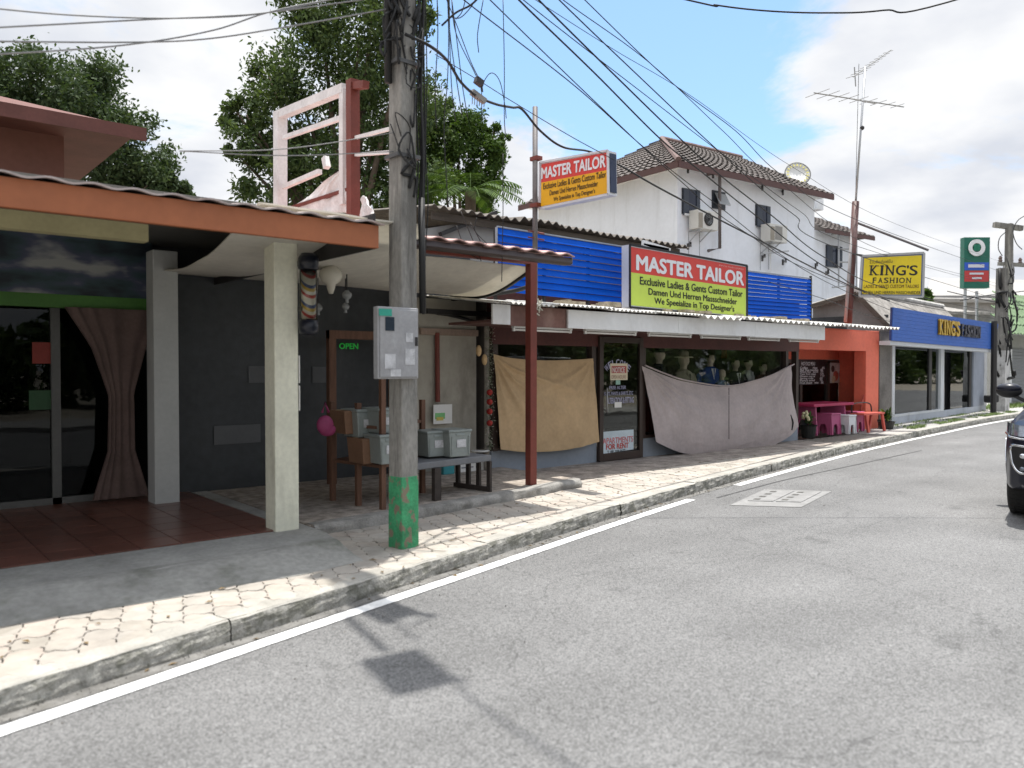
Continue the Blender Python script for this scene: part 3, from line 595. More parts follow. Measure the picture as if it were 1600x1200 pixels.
# barber pole lantern
bp_x = CP.x + .16; bp_y = CP.y - .19; z0, z1 = 1.6 + (575 - 520) * 6.3 / 1240, 1.6 + (575 - 385) * 6.3 / 1240
bl_ = thing('barber_pole', 'glass barber pole with black caps fixed high on the cream column', 'barber pole', (bp_x, bp_y, z0))
CAPM = mat('black_cap', (.01, .012, .02), .3, .05)
MB().lathe((bp_x, bp_y, z0), [(.03, 0), (.075, .01), (.085, .05), (.085, .12), (.07, .13)], 24).build('lower_cap', CAPM, bl_, smooth=True)
MB().lathe((bp_x, bp_y, z1 - .14), [(.07, 0), (.085, .01), (.085, .10), (.06, .14)], 24).build('upper_cap', CAPM, bl_, smooth=True)
hh = z1 - .14 - z0 - .13; cols = [(.35, .03, .03), (.55, .55, .52), (.35, .03, .03), (.55, .55, .52), (.45, .32, .06), (.03, .06, .18)]
nb_ = 15
for k in range(nb_):
    t0 = k / nb_; m = MB()
    def f(a, b, k=k):
        h = min(max((k + b) / nb_ * (hh + .0) + (a - .5) * .0 + .0, 0), hh); ang = a * 2 * math.pi; zz_ = z0 + .13 + min(max((k + b) / nb_ * hh + .05 * math.sin(ang), 0), hh); return (bp_x + .06 * math.cos(ang), bp_y + .06 * math.sin(ang), zz_)
    c_ = cols[(k // 1) % 6] if k % 3 else cols[1]
    m.grid(f, 24, 2); m.build('stripe', mat('stripe%d' % (cols.index(c_)), c_, .4), bl_, smooth=True)
MB().lathe((bp_x, bp_y, z0 + .12), [(.075, 0), (.075, hh + .02)], 24).build('glass_tube', glass_mat('clear_tube', (.9, .88, .8), 1.0), bl_, smooth=True)
MB().box((CP.x + .1, bp_y - .01, z0 + .2), (bp_x, CP.y - .05, z0 + .24)).build('bracket', DARK, bl_)
# hanging glass lamps
for (u, v, dep, r, lab) in ((517, 432, 7.6, .11, 'round cream glass lamp hanging under the canvas'), (497, 482, 8.2, .045, 'left small glass pendant hanging below the cream lamp'), (542, 462, 8.0, .05, 'upper right small glass pendant beside the cream lamp'), (540, 480, 8.3, .04, 'lower right small glass pendant beside the cream lamp')):
    c = DP(u, v, dep); th_ = thing('pendant_lamp', lab, 'lamp', tuple(c))
    MB().lathe(c, [(.02, r * 1.1), (r * .5, r * .9), (r * .95, r * .45), (r, 0), (r * .8, -r * .45), (r * .4, -r * .7), (r * .35, -r * 1.0), (.02, -r * 1.5)], 20).build('glass_shade', mat('milk_glass', (.55, .52, .44), .25, .05) if r > .1 else mat('smoke_glass', (.22, .23, .23), .2, .05), th_, smooth=True)
    zt = 2.55; MB().tube([c + Vector((0, 0, r)), (c.x, c.y, zt)], .006, 5).build('cord', BLACK, th_)
# door frame in brown timber with a green LED sign behind
TIMB = mat('brown_timber', (.13, .065, .04), .7, .2, 5, stretch=(6, 6, 1), bump=.1)
df = thing('timber_doorway', 'brown timber door frame in the dark recess behind the meter box', 'door frame', tuple(YP(515, 770, 8.6)))
a = YP(512, 516, 8.6); b = YP(600, 516, 8.6)
MB().box((a.x, 8.56, .22), (a.x + .09, 8.64, a.z)).build('post', TIMB, df); MB().box((b.x + .08, 8.56, .22), (b.x + .17, 8.64, a.z)).build('post', TIMB, df)
MB().box((a.x, 8.555, a.z - .1), (b.x + .17, 8.645, a.z)).build('lintel', TIMB, df)
gs = MB(); text_mesh(gs, 'OPEN', YP(530, 545, 8.9), (1, 0, 0), (0, 0, 1), .26, .07, (0, -1, 0), .004, .02)
_g = mat('green_glow', (.02, .3, .05), .5, .02, bump=0); _g.node_tree.nodes['Principled BSDF'].inputs['Emission Color'].default_value = (.02, .6, .06, 1); _g.node_tree.nodes['Principled BSDF'].inputs['Emission Strength'].default_value = .10
tag(gs.build('green_sign', _g), 'small glowing green word in the dark doorway recess', 'sign')
# stained beige wall between pole and garland
xw0, xw1 = YP(655, 600, 8.75).x, YP(744, 600, 8.75).x
bw = thing('beige_wall', 'stained beige plaster wall with a brown pipe between the utility pole and the garland', 'wall', (xw0, 8.75, .22))
MB().box((xw0 - .25, 8.75, .22), (xw1, 8.85, YP(700, 468, 8.75).z)).build('plaster', BEIGEW, bw)
MB().tube([YP(683, 520, 8.70), YP(684, 628, 8.70)], .032, 8).build('downpipe', RUST, bw); MB().box((xw0, 8.70, YP(700, 524, 8.7).z), (xw1, 8.75, YP(700, 514, 8.7).z)).build('ledge', mat('pinkish_timber', (.27, .2, .16), .8, .2), bw)
pp = paper(677, 632, 706, 662, 8.68, 'price_poster', 'small white poster with green and yellow print on the beige wall', PLASTW, cat='poster')
a = YP(680, 655, 8.67); MB().box((a.x, 8.672, a.z), (a.x + .16, 8.674, a.z + .08)).build('green_print', mat('poster_green', (.2, .5, .2), .6), pp); ORG[pp.name] = ORG[pp.name]
MB().box((a.x + .02, 8.668, a.z - .02), (a.x + .13, 8.670, a.z + .025)).build('yellow_print', mat('poster_yellow', (.6, .5, .12), .6), pp)
MB().box((xw0 + .0, 8.55, YP(700, 492, 8.6).z), (YP(772, 492, 8.6).x, 8.62, YP(700, 484, 8.6).z)).build('shelf_pipe', DARK, bw)
m = MB().box((xw1, 8.9, .22), (YP(776, 600, 8.7).x, 9.2, 2.6)); tag(m.build('passage_dark_block', DKIN), 'dark-painted block in place of the unlit passage behind the flower garland', 'passage')  # solid block, the darkness of the passage put into its colour
# garland of flowers
gx = YP(764, 600, 8.35); gz0, gz1 = YP(764, 706, 8.35).z, YP(764, 510, 8.35).z
ga = thing('flower_garland', 'string of small flowers with red roses and pale pods left of the tan cloth', 'garland', (gx.x, 8.35, gz0))
MB().tube([(gx.x, 8.4, .22), (gx.x, 8.4, gz1 + .1)], .035, 8).build('cane', mat('weathered_cane', (.24, .22, .19), .8, .3, 10), ga)
def leafcards(m_, c, n, spread, size, rnd):
    for _ in range(n):
        p_ = Vector(c) + Vector((rnd.gauss(0, spread[0]), rnd.gauss(0, spread[1]), rnd.gauss(0, spread[2]))); a_ = Vector((rnd.uniform(-1, 1), rnd.uniform(-1, 1), rnd.uniform(-1, 1))).normalized(); b_ = a_.orthogonal().normalized(); s_ = size * rnd.uniform(.6, 1.3)
        m_.add([p_ - a_ * s_, p_ + b_ * s_ * .45, p_ + a_ * s_, p_ - b_ * s_ * .45], [(0, 1, 2, 3)])
rnd = random.Random(5); m = MB(); m2 = MB()
for i in range(60):
    zz_ = gz0 + (gz1 - gz0) * i / 60; leafcards(m, (gx.x, 8.35, zz_), 6, (.028, .028, .012), .022, rnd); leafcards(m2, (gx.x + .02, 8.33, zz_), 3, (.032, .03, .012), .011, rnd)
m.build('leaf_string', mat('pale_leaf', (.18, .20, .13), .8, .3), ga)['kind'] = 'stuff'; m2.build('blossom_string', mat('white_blossom', (.62, .6, .5), .8, .1), ga)['kind'] = 'stuff'
for v in (613, 628, 643, 661): MB().ball(YP(765, v, 8.30), .042, 10, 7).build('rose', mat('red_rose', (.30, .02, .015), .7, .3, 30), ga, smooth=True)
for u, v in ((748, 548), (757, 562)): MB().ball(YP(u, v, 8.28), .05, 10, 8, (.75, .75, 1.5)).build('seed_pod', mat('pod', (.48, .33, .17), .7, .15), ga, smooth=True)
# utility pole
PC = G(641, 857, .13)
up = thing('utility_pole', 'tall square concrete utility pole with green painted foot at the kerb', 'utility pole', (PC.x, PC.y, .13))
POLEC = mat('pole_concrete', (.23, .22, .20), .9, .28, 3, dirt=.75, dirtc=(.085, .08, .072), dscale=4, streak=.2, dth=(.46, .62), bump=.5, stretch=(1.5, 1.5, .6))
PGR = mat('flaking_green_paint', (.045, .27, .12), .65, .3, 6, dirt=.95, dirtc=(.20, .15, .11), dscale=12, streak=.6, bump=.4, dth=(.52, .57))
def sq(z, hw): 
    c, s_ = math.cos(R_(8)), math.sin(R_(8)); return [(PC.x + a * hw * c - b * hw * s_, PC.y + .1 + a * hw * s_ + b * hw * c, z) for a, b in ((-1, -1), (1, -1), (1, 1), (-1, 1))]
zg_ = 1.6 - (740 - 575) * PC.length / 1.02 / 1240; zg_ = .72
MB().hexa(sq(-.02, .088), sq(8.6, .07)).build('shaft', POLEC, up, bevel=.012)
MB().hexa(sq(.1, .0905), sq(zg_, .0895)).build('painted_foot', PGR, up, bevel=.012)
m = MB()
for k in range(5): 
    z = 3.3 + k * .75; m.box((PC.x - .11, PC.y, z), (PC.x + .11, PC.y + .2, z + .03))
m.build('steel_band', mat('band_steel', (.1, .1, .1), .5, metal=.5), up)
m = MB(); rnd = random.Random(11)
for k in range(9):
    ox, oy = rnd.uniform(-.03, .09), rnd.uniform(-.05, .05)
    pts = [(PC.x + .15 + ox + rnd.uniform(-.02, .02), PC.y + .10 + oy, z) for z in np.linspace(2.0 + rnd.uniform(-.1, .6), 7, 12)]
    m.tube(spline(pts, 3), rnd.choice([.005, .008, .012]), 5)
m.tube([(PC.x + .16, PC.y + .05, 2.05), (PC.x + .15, PC.y + .05, 3.0)], .028, 8); m.tube([(PC.x - .12, PC.y + .12, 3.9), (PC.x - .13, PC.y + .12, 5.4)], .03, 8)
m.build('cable_bundle', BLACK, up, smooth=True)
m = MB()
for k in range(34):          # spliced cable clutter strapped to the shaft
    z = rnd.uniform(3.0, 5.6) if k < 12 else rnd.uniform(4.0, 5.2); c = Vector((PC.x + rnd.uniform(-.16, .1), PC.y - .02 + rnd.uniform(-.02, .08), z)); pts = [c + Vector((rnd.uniform(-.09, .09), rnd.uniform(-.05, .03), rnd.uniform(-.22, .22))) for _ in range(4)]; m.tube(spline([c] + pts, 4), rnd.choice([.005, .009, .015]), 5)
m.build('cable_clutter', BLACK, up, smooth=True)
m = MB(); 
for z in (6.2, 6.9, 7.9): m.bar((PC.x, PC.y + .1, z), (PC.x + .02, PC.y - .8, z), .1, .1)
m.build('cross_arm', STEEL, up)
# steel head frame with the lamp panel (its shadow lies on the road)
for z in (6.2,): pass
lampz = 8.0; sh = G(637, 1048, 0); lc = sh + Vector((SUN.x / SUN.z * lampz, SUN.y / SUN.z * lampz, lampz))
e1 = (G(560, 1030, 0) - G(617, 1086, 0)); e2 = (G(655, 1011, 0) - G(560, 1030, 0))
lp_ = thing('pole_panel', 'flat panel on a steel arm from the utility pole, above the frame', 'panel', tuple(lc))
q = [lc - e1 / 2 - e2 / 2, lc + e1 / 2 - e2 / 2, lc + e1 / 2 + e2 / 2, lc - e1 / 2 + e2 / 2]; MB().hexa(q, [v + Vector((0, 0, .06)) for v in q]).build('panel', STEEL, lp_, bevel=.03)
m = MB(); so3 = Vector((SUN.x / SUN.z * lampz, SUN.y / SUN.z * lampz, lampz)); top = Vector((PC.x, PC.y + .1, lampz + .1))
for a_, b_, r_ in (((537, 960), (603, 1018), .03), ((594, 950), (681, 963), .035), ((640, 978), (681, 962), .012), ((620, 975), (650, 1000), .012)): m.tube([G(*a_) + so3, G(*b_) + so3], r_, 6)
m.tube([top, G(537, 960) + so3], .02, 6); m.tube([top, G(594, 950) + so3], .02, 6); m.build('arm', STEEL, lp_)
tag(MB().tube(spline([G(715, 1056) + so3 + Vector((0, 0, .02)), G(900, 1200) + so3 + Vector((0, 0, .05)), G(1500, 1600) + so3 + Vector((-.3, -6, .6))], 8), .014, 5).build('overhead_cable', BLACK), 'cable crossing over the road from the pole panel, above the frame', 'cable')
# meter box
mbx = thing('meter_box', 'grey steel meter box with a small window and labels strapped to the utility pole', 'meter box', (PC.x, PC.y - .1, 1.5))
def polehit(u, v): return YP(u, v, PC.y - .05)
a = polehit(590, 480); b = polehit(654, 594); BXM = mat('box_steel', (.33, .33, .34), .5, .1, 3, dirt=.3, dirtc=(.3, .28, .26), metal=.2)
xm0, xm1 = a.x, b.x; zm0, zm1 = polehit(622, 592).z, polehit(622, 480).z; ym = PC.y - .05
MB().box((xm0, ym - .0, zm0), (xm1, ym + .07, zm1)).build('housing', BXM, mbx, bevel=.008)
MB().box((xm0 + .015, ym - .012, zm0 + .015), (xm1 - .012, ym - .001, zm1 - .02)).build('door', mat('box_door', (.34, .34, .35), .45, .12, 4, metal=.2, dirt=.5, dirtc=(.22, .21, .2)), mbx, bevel=.004)
def onbox(u, v): return YP(u, v, ym - .013)
for (u0, v0, u1, v1, mm, nm) in ((602, 495, 616, 517, mat('meter_window', (.02, .03, .045), .15), 'window'), (592, 482, 612, 494, mat('teal_label', (.03, .3, .22), .5), 'sticker'), (601, 553, 618, 576, mat('worn_sticker', (.48, .48, .49), .6, .25, 14), 'sticker'), (634, 520, 645, 535, mat('worn_sticker', (.48, .48, .49), .6, .25, 14), 'sticker'), (633, 545, 648, 570, mat('worn_sticker', (.48, .48, .49), .6, .25, 14), 'sticker'), (610, 577, 626, 588, mat('worn_sticker', (.48, .48, .49), .6, .25, 14), 'sticker')):
    p0 = onbox(u0, v0); p1 = onbox(u1, v1); MB().box((p0.x, ym - .0165, p1.z), (p1.x, ym - .013, p0.z)).build(nm, mm, mbx)
MB().box((xm1 - .04, ym - .03, (zm0 + zm1) / 2 - .02), (xm1 - .025, ym - .0125, (zm0 + zm1) / 2 + .05)).build('latch', DARK, mbx)
# timber rack with bins and boxes
RW = TIMB
xr0, xr1 = YP(512, 700, 8.2).x, G(600, 790, .22).x
rk = thing('timber_rack', 'open brown timber rack standing behind the utility pole', 'rack', (xr0, 7.6, .22))
for (u, v) in ((520, 782), (560, 790), (598, 796), (660, 770)):
    p_ = G(u, v, .22); MB().box((p_.x - .025, p_.y - .025, .22), (p_.x + .025, p_.y + .025, 1.25 if u != 598 else 1.75)).build('post', RW, rk)
pa, pb, pd = G(520, 782, .22), G(598, 796, .22), G(660, 770, .22)
for z in (.62, 1.0): MB().hexa([(pa.x, pa.y, z), (pb.x, pb.y, z), (pd.x, pd.y, z), (pa.x + .9, pa.y + .5, z)], [(pa.x, pa.y, z + .03), (pb.x, pb.y, z + .03), (pd.x, pd.y, z + .03), (pa.x + .9, pa.y + .5, z + .03)]).build('shelf', RW, rk)
BIN = mat('translucent_bin', (.24, .265, .25), .4, .08); OBX = mat('orange_carton', (.20, .11, .065), .75, .1); LID = mat('pale_lid', (.24, .27, .26), .4)
def crate(u0, v0, u1, v1, dep, m_, lab, nm='plastic_bin', lid=True, cat='bin'):
    p0 = DP(u0, v0, dep); p1 = DP(u1, v1, dep); y = (p0.y + p1.y) / 2; p0 = YP(u0, v0, y); p1 = YP(u1, v1, y)
    r = thing(nm, lab, cat, (p0.x, y, p1.z)); w_ = p1.x - p0.x; h_ = p0.z - p1.z
    m = MB().hexa([(p0.x + .015, y, p1.z), (p1.x - .015, y, p1.z), (p1.x - .015, y + .3, p1.z), (p0.x + .015, y + .3, p1.z)], [(p0.x, y, p0.z), (p1.x, y, p0.z), (p1.x, y + .32, p0.z), (p0.x, y + .32, p0.z)]); m.build('body', m_, r, bevel=.008)
    if lid:
        MB().box((p0.x - .01, y - .01, p0.z), (p1.x + .01, y + .33, p0.z + .025)).build('lid', LID, r, bevel=.005)
        MB().box((p0.x + w_ * .3, y - .008, p0.z - .04), (p1.x - w_ * .3, y + .01, p0.z - .015)).build('handle', LID, r, bevel=.003); MB().box((p0.x + w_ * .33, y - .008, p0.z - h_ * .62), (p1.x - w_ * .25, y - .003, p0.z - h_ * .3)).build('label', mat('worn_sticker', 0), r)
        for t_ in (.12, .88): MB().box((p0.x + w_ * t_ - .006, y - .008, p1.z + .02), (p0.x + w_ * t_ + .006, y + .004, p0.z - .045)).build('rib', m_, r)
    else:
        MB().box((p0.x - .001, y + .14, p0.z + .001), (p1.x + .001, y + .18, p0.z + .004)).build('tape', mat('tape', (.4, .3, .18), .4), r)
crate(538, 642, 556, 678, 7.9, OBX, 'orange carton left of the bins on the rack, top row', 'carton', False, 'carton')
crate(558, 644, 588, 682, 7.9, BIN, 'translucent bin on the upper shelf right of the orange carton')
crate(592, 642, 622, 676, 7.8, BIN, 'translucent bin on the upper shelf directly left of the pole')
crate(566, 686, 590, 724, 7.8, OBX, 'orange-brown carton on the lower shelf of the rack', 'carton', False, 'carton')
crate(594, 684, 622, 724, 7.7, BIN, 'translucent bin on the lower shelf directly left of the pole')
crate(668, 678, 700, 712, 8.5, BIN, 'pale green bin against the beige wall behind the bench')
crate(702, 676, 736, 712, 8.55, BIN, 'pale green bin right of the other one behind the bench')
pb_ = MB(); pk = DP(508, 664, 7.7)
pb_.ball(pk, .105, 14, 9, (.85, .45, .9)).ball(pk + Vector((.03, .01, -.05)), .09, 12, 8, (1, .5, .7)); pb_.tube([pk + Vector((-.03, 0, .12)), pk + Vector((0, 0, .22)), pk + Vector((.04, 0, .12))], .012, 6)
tag(pb_.build('pink_bag', mat('magenta_cloth', (.26, .035, .11), .6, .15), smooth=True), 'magenta bag hanging on the timber rack beside the cream column', 'bag')
# bench
BW = mat('dark_bench_timber', (.045, .035, .03), .7, .2, 6); 
bA, bB = G(766, 768, .22), G(682, 782, .22); zb0 = 1.6 - (718 - 575) * bA.length / 1.02 / 1240 + .0
ze = .56
be = thing('long_bench', 'long grey-topped bench with dark slatted end frames behind the utility pole', 'bench', tuple(bA))
d_ = (bA - bB); d_.z = 0; n_ = Vector((-d_.y, d_.x, 0)).normalized(); bB2 = bB - d_ * .35
top_ = [(bB2.x, bB2.y), (bA.x + .02, bA.y), (bA.x + .02 + n_.x * .55, bA.y + n_.y * .55), (bB2.x + n_.x * .55, bB2.y + n_.y * .55)]
MB().hexa([(x, y, ze) for x, y in top_], [(x, y, ze + .07) for x, y in top_]).build('bench_top', mat('grey_bench_top', (.16, .165, .175), .6, .1), be, bevel=.01)
for t in (0, .33, .66, 1):
    p_ = bA + n_ * .5 * t; MB().box((p_.x - .03, p_.y - .03, .22), (p_.x + .0, p_.y + .03, ze)).build('leg', BW, be)
MB().bar(bA + Vector((-.02, 0, .03)), bA + n_ * .55 + Vector((-.02, 0, .03)), .04, .05).build('stretcher', BW, be)
for p_ in (bB, bB + n_ * .5): MB().box((p_.x - .04, p_.y - .03, .22), (p_.x + .04, p_.y + .03, ze)).build('leg', BW, be)
# items beneath the bench
bx = thing('printed_carton', 'white printed carton with blue label under the bench by the wall', 'carton', tuple(YP(735, 738, 8.45)))
a = YP(716, 726, 8.45); b = YP(758, 740, 8.45); MB().box((a.x, 8.45, .22), (b.x, 8.7, a.z)).build('body', PAPER, bx, bevel=.004)
for k in range(3): MB().box((a.x + .05 + k * .12, 8.447, .27), (a.x + .13 + k * .12, 8.449, a.z - .04)).build('print_block', mat('grey_print', (.2, .2, .22), .6), bx)
a = YP(693, 724, 8.4); b = YP(710, 740, 8.4); tag(MB().box((a.x, 8.4, .22), (b.x, 8.6, a.z)).build('teal_box', mat('teal_box', (.04, .25, .28), .6), bevel=.004), 'small teal box under the bench', 'box')
pl = MB().lathe(YP(750, 706, 8.4) , [(.10, 0), (.13, .015), (.12, .022), (.02, .02)], 18); tag(pl.build('plate', PLASTW, smooth=True), 'white plate lying on the end of the bench', 'plate')
# ---------------- rusty sign frame above the orange eave
fx = 3.9; FR = mat('bleached_frame', (.70, .68, .67), .7, .12, 4, dirt=.4, dirtc=(.45, .36, .33))
pf = XP(552, 340, fx); 
sf = thing('empty_signboard', 'empty bleached pink-white sign frame on a rusty post above the orange eave', 'sign frame', tuple(pf))
ptop = XP(550, 126, fx); MB().box((fx - .05, pf.y - .05, pf.z - .3), (fx + .05, pf.y + .05, ptop.z)).build('post', RUST, sf)
P_ = lambda u, v: XP(u, v, fx)
def fb(a, b, w_, nm='rail', m_=FR): MB().bar(P_(*a), P_(*b), w_, w_).build(nm, m_, sf)
fb((438, 330), (438, 176), .12, 'upright'); fb((538, 320), (538, 140), .08, 'upright'); fb((432, 182), (540, 138), .09); fb((444, 215), (540, 182), .045); fb((444, 292), (500, 268), .05)
fb((508, 246), (511, 262), .06, 'plate'); fb((545, 296), (455, 325), .035, 'brace', RUST); fb((552, 135), (572, 132), .07, 'cap', RUST); fb((556, 215), (630, 196), .03, 'rail'); fb((556, 242), (630, 236), .03, 'rail')
# torn fabric
for q0_, q1_, q2_, q3_ in (((450, 330), (546, 332), (545, 258), (528, 268)), ((562, 340), (586, 346), (572, 308), (566, 306))):
    def rag(a, b, Q=(q0_, q1_, q2_, q3_)):
        p_ = P_(*Q[0]).lerp(P_(*Q[1]), a).lerp(P_(*Q[3]).lerp(P_(*Q[2]), a), b ** 1.3); nn = mnoise.noise(Vector((a * 4, b * 3, Q[0][0]))); n2 = mnoise.noise(Vector((a * 11 + b * 3, b * 4, 7)))
        return p_ + Vector((.03 * nn + .02 * n2, 0, .012 * n2))
    MB().grid(rag, 26, 18, (.006, 0, 0)).build('torn_fabric', mat('bleached_rag', (.72, .70, .69), .9, .15, 5), sf, smooth=True)
# house behind on the far left
RED = mat('terracotta_wall', (.215, .10, .078), .8, .08, 1.2, dirt=.2); RRF = mat('red_roof', (.13, .05, .04), .75, .15, 2, dirt=.4, dirtc=(.12, .05, .04))
hs = thing('terracotta_house', 'terracotta house with red hipped roof rising behind the orange eave', 'house', (-3, 16, 0))
xa_ = YP(100, 240, 16).x; zt = YP(100, 212, 16).z; MB().box((-9, 16, 0), (xa_, 21, zt)).build('wall', RED, hs)
xb_ = YP(203, 212, 15.4).x; z0 = YP(203, 218, 15.4).z; zr = YP(0, 168, 17.5).z
MB().add([(-10, 14.6, z0), (xb_, 14.6, z0), (xb_, 22, z0), (-10, 22, z0), (-8, 18.2, zr + .5), (xb_ - 3.2, 18.2, zr + .5)], [(3, 2, 1, 0), (0, 1, 5, 4), (1, 2, 5), (2, 3, 4, 5), (3, 0, 4)]).build('roof', RRF, hs)
MB().box((-10, 14.55, z0 - .2), (xb_ + .05, 14.62, z0 + .02)).build('fascia', RRF, hs)
# ================================================================== TAILOR SHOP
YS = 8.56; X0 = YP(768, 600, YS).x; X1 = YP(1247, 600, YS).x
def sx(u, y=YS): return YP(u, 560, y).x
def sz(u, v, y=YS): return YP(u, v, y).z
ts = thing('tailor_shop', 'tailor shop with dark display windows, brown frames, grey-blue plinth and white fascia boards', 'shop', ((X0 + X1) / 2, YS, .14))
PLI = mat('blue_grey_plinth', (.24, .27, .31), .75, .08, 2, dirt=.35, dirtc=(.18, .18, .18), bump=.15)
MAR = mat('maroon_board', (.085, .028, .024), .6, .2, 2.5, dirt=.3, dirtc=(.05, .03, .025))
xd0, xd1 = sx(933), sx(1001)
ZP = .45
MB().box((X0, YS, .0), (xd0 - .01, YS + .15, ZP)).build('plinth', PLI, ts); MB().box((xd1 + .01, YS, .0), (X1, YS + .15, ZP)).build('plinth', PLI, ts)
ZH = 1.93
MB().box((X0, YS - .02, ZH + .0), (X1, YS + .1, 2.9)).build('header', MAR, ts)
m = MB()
for u in (772, 926, 1004, 1228, 1244): x = sx(u); MB().box((x - .045, YS - .03, ZP), (x + .045, YS + .08, ZH)).build('mullion', BROWNF, ts)
MB().box((X0, YS - .01, ZP), (xd0, YS + .12, ZP + .05)).build('sill', BROWNF, ts); MB().box((xd1, YS - .01, ZP), (X1, YS + .12, ZP + .05)).build('sill', BROWNF, ts)
MB().box((X0, YS + .03, ZP), (sx(926), YS + .038, ZH)).build('pane', GLASSS, ts); MB().box((sx(1004), YS + .03, ZP), (sx(1228), YS + .038, ZH)).build('pane', GLASSS, ts)
xe2 = sx(1240)
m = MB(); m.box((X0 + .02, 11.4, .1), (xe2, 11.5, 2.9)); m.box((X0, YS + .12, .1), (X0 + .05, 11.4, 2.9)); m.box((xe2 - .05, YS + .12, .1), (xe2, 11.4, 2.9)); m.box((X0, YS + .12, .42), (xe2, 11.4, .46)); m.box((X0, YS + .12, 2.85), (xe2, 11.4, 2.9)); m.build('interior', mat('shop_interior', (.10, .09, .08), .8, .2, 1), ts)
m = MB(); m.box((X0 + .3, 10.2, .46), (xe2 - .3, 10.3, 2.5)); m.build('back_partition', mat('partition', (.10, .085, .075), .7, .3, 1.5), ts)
# black box cabinet left end + low timber
# door
dr = MB(); zt = sz(967, 527); fr_ = .085
for (a, b) in (((xd0, .15), (xd0 + fr_, zt)), ((xd1 - fr_, .15), (xd1, zt)), ((xd0 + fr_, zt - .09), (xd1 - fr_, zt)), ((xd0 + fr_, .15), (xd1 - fr_, .27))): dr.box((a[0], YS - .06, a[1]), (b[0], YS + .0, b[1]))
door = dr.build('door', BROWNF, ts, bevel=.004)
MB().box((xd0 + fr_, YS - .035, .27), (xd1 - fr_, YS - .028, zt - .09)).build('door_glass', GLASSN, door)
hx_ = xd0 + .12; MB().tube([(hx_, YS - .10, sz(945, 645)), (hx_, YS - .10, sz(945, 605))], .011, 6).tube([(hx_, YS - .10, sz(945, 640)), (hx_, YS - .03, sz(945, 640))], .009, 6).tube([(hx_, YS - .10, sz(945, 610)), (hx_, YS - .03, sz(945, 610))], .009, 6).build('handle', STEEL, door, smooth=True)
YD = YS - .037; LAV = mat('lavender_letters', (.36, .36, .5), .5, .05, bump=0)
def dtext(s, u0, v0, u1, v1, m_=LAV, y=YD, bold=.01, parent=None, nm='lettering', d=.0015):
    a = YP(u0, v0, y); b = YP(u1, v0, y); c = YP((u0 + u1) / 2, v1, y); a_ = YP((u0 + u1) / 2, v0, y); t = MB(); text_mesh(t, s, (a.x, y, a_.z), (1, 0, 0), (0, 0, 1), b.x - a.x, c.z - a_.z, (0, -1, 0), d, bold); return t.build(nm, m_, parent)
# arched WELCOME
t = MB(); ac = YP(965, 597, YD); 
for i, ch in enumerate('WELCOME'):
    an = R_(128 - i * 76 / 6); rr = .36; c_ = Vector((ac.x + rr * math.cos(an), YD, ac.z - .10 + rr * math.sin(an))); rt = Vector((math.sin(an), 0, -math.cos(an))); upv = Vector((math.cos(an), 0, math.sin(an)))
    ww = .07; text_mesh(t, ch, c_ - rt * ww / 2, rt, upv, ww, .10, (0, -1, 0), .001, .02)
t.build('lettering', LAV, door)
pn = YP(953, 594, YD); pq = YP(980, 568, YD); nt_ = MB().box((pn.x, YD - .008, pn.z), (pq.x, YD - .003, pq.z)).build('notice', mat('cream_notice', (.62, .55, .40), .6, .05), door)
a = YP(955, 583, YD); b = YP(978, 572, YD); MB().box((a.x, YD - .010, a.z), (b.x, YD - .0085, b.z)).build('red_panel', mat('notice_red', (.36, .07, .06), .5), door)
dtext('NOTICE', 957, 582, 976, 574, PAPER, YD - .011, .01, door)
dtext('OPEN HOURS', 955, 592, 978, 586, mat('notice_ink', (.25, .12, .1), .5), YD - .010, 0, door)
a = YP(962, 601, YD); b = YP(969, 594, YD); MB().box((a.x, YD - .004, a.z), (b.x, YD - .001, b.z)).build('sticker', mat('mint_sticker', (.25, .42, .35), .5), door)
dtext('FREE ALTER', 952, 608, 978, 603, parent=door); dtext('SUITS, PANTS & SHIRTS, ETC', 944, 618, 989, 612, parent=door); dtext('ALTERATIONS & FITTING', 948, 630, 990, 621, parent=door, bold=.02)
a = YP(960, 637, YD); b = YP(971, 628, YD); MB().box((a.x, YD - .004, a.z), (b.x, YD - .001, b.z)).build('sticker', PAPER, door)
po = thing('rent_poster', 'pale poster reading FOR RENT in red at the foot of the glass door', 'poster', tuple(YP(965, 712, YD - .02)))
p0 = YP(940, 710, YD - .01); p1 = YP(940, 675, YD - .01); p2 = YP(990, 671, YD - .01); p3 = YP(990, 702, YD - .01)
MB().hexa([p0, p3, p3 + Vector((0, .004, 0)), p0 + Vector((0, .004, 0))], [p1, p2, p2 + Vector((0, .004, 0)), p1 + Vector((0, .004, 0))]).build('sheet', mat('poster_sheet', (.50, .58, .62), .5, .12, 5), po)
PR = mat('poster_red', (.50, .06, .05), .5, .05, bump=0)
dtext('APARTMENTS', 942, 692, 989, 683, mat('poster_pink', (.55, .16, .17), .5, bump=0), YD - .012, .02, po); dtext('FOR RENT', 947, 701, 982, 693, PR, YD - .012, .03, po); dtext('T. 081-939-8672', 949, 708, 977, 703, TXTK, YD - .012, .01, po)
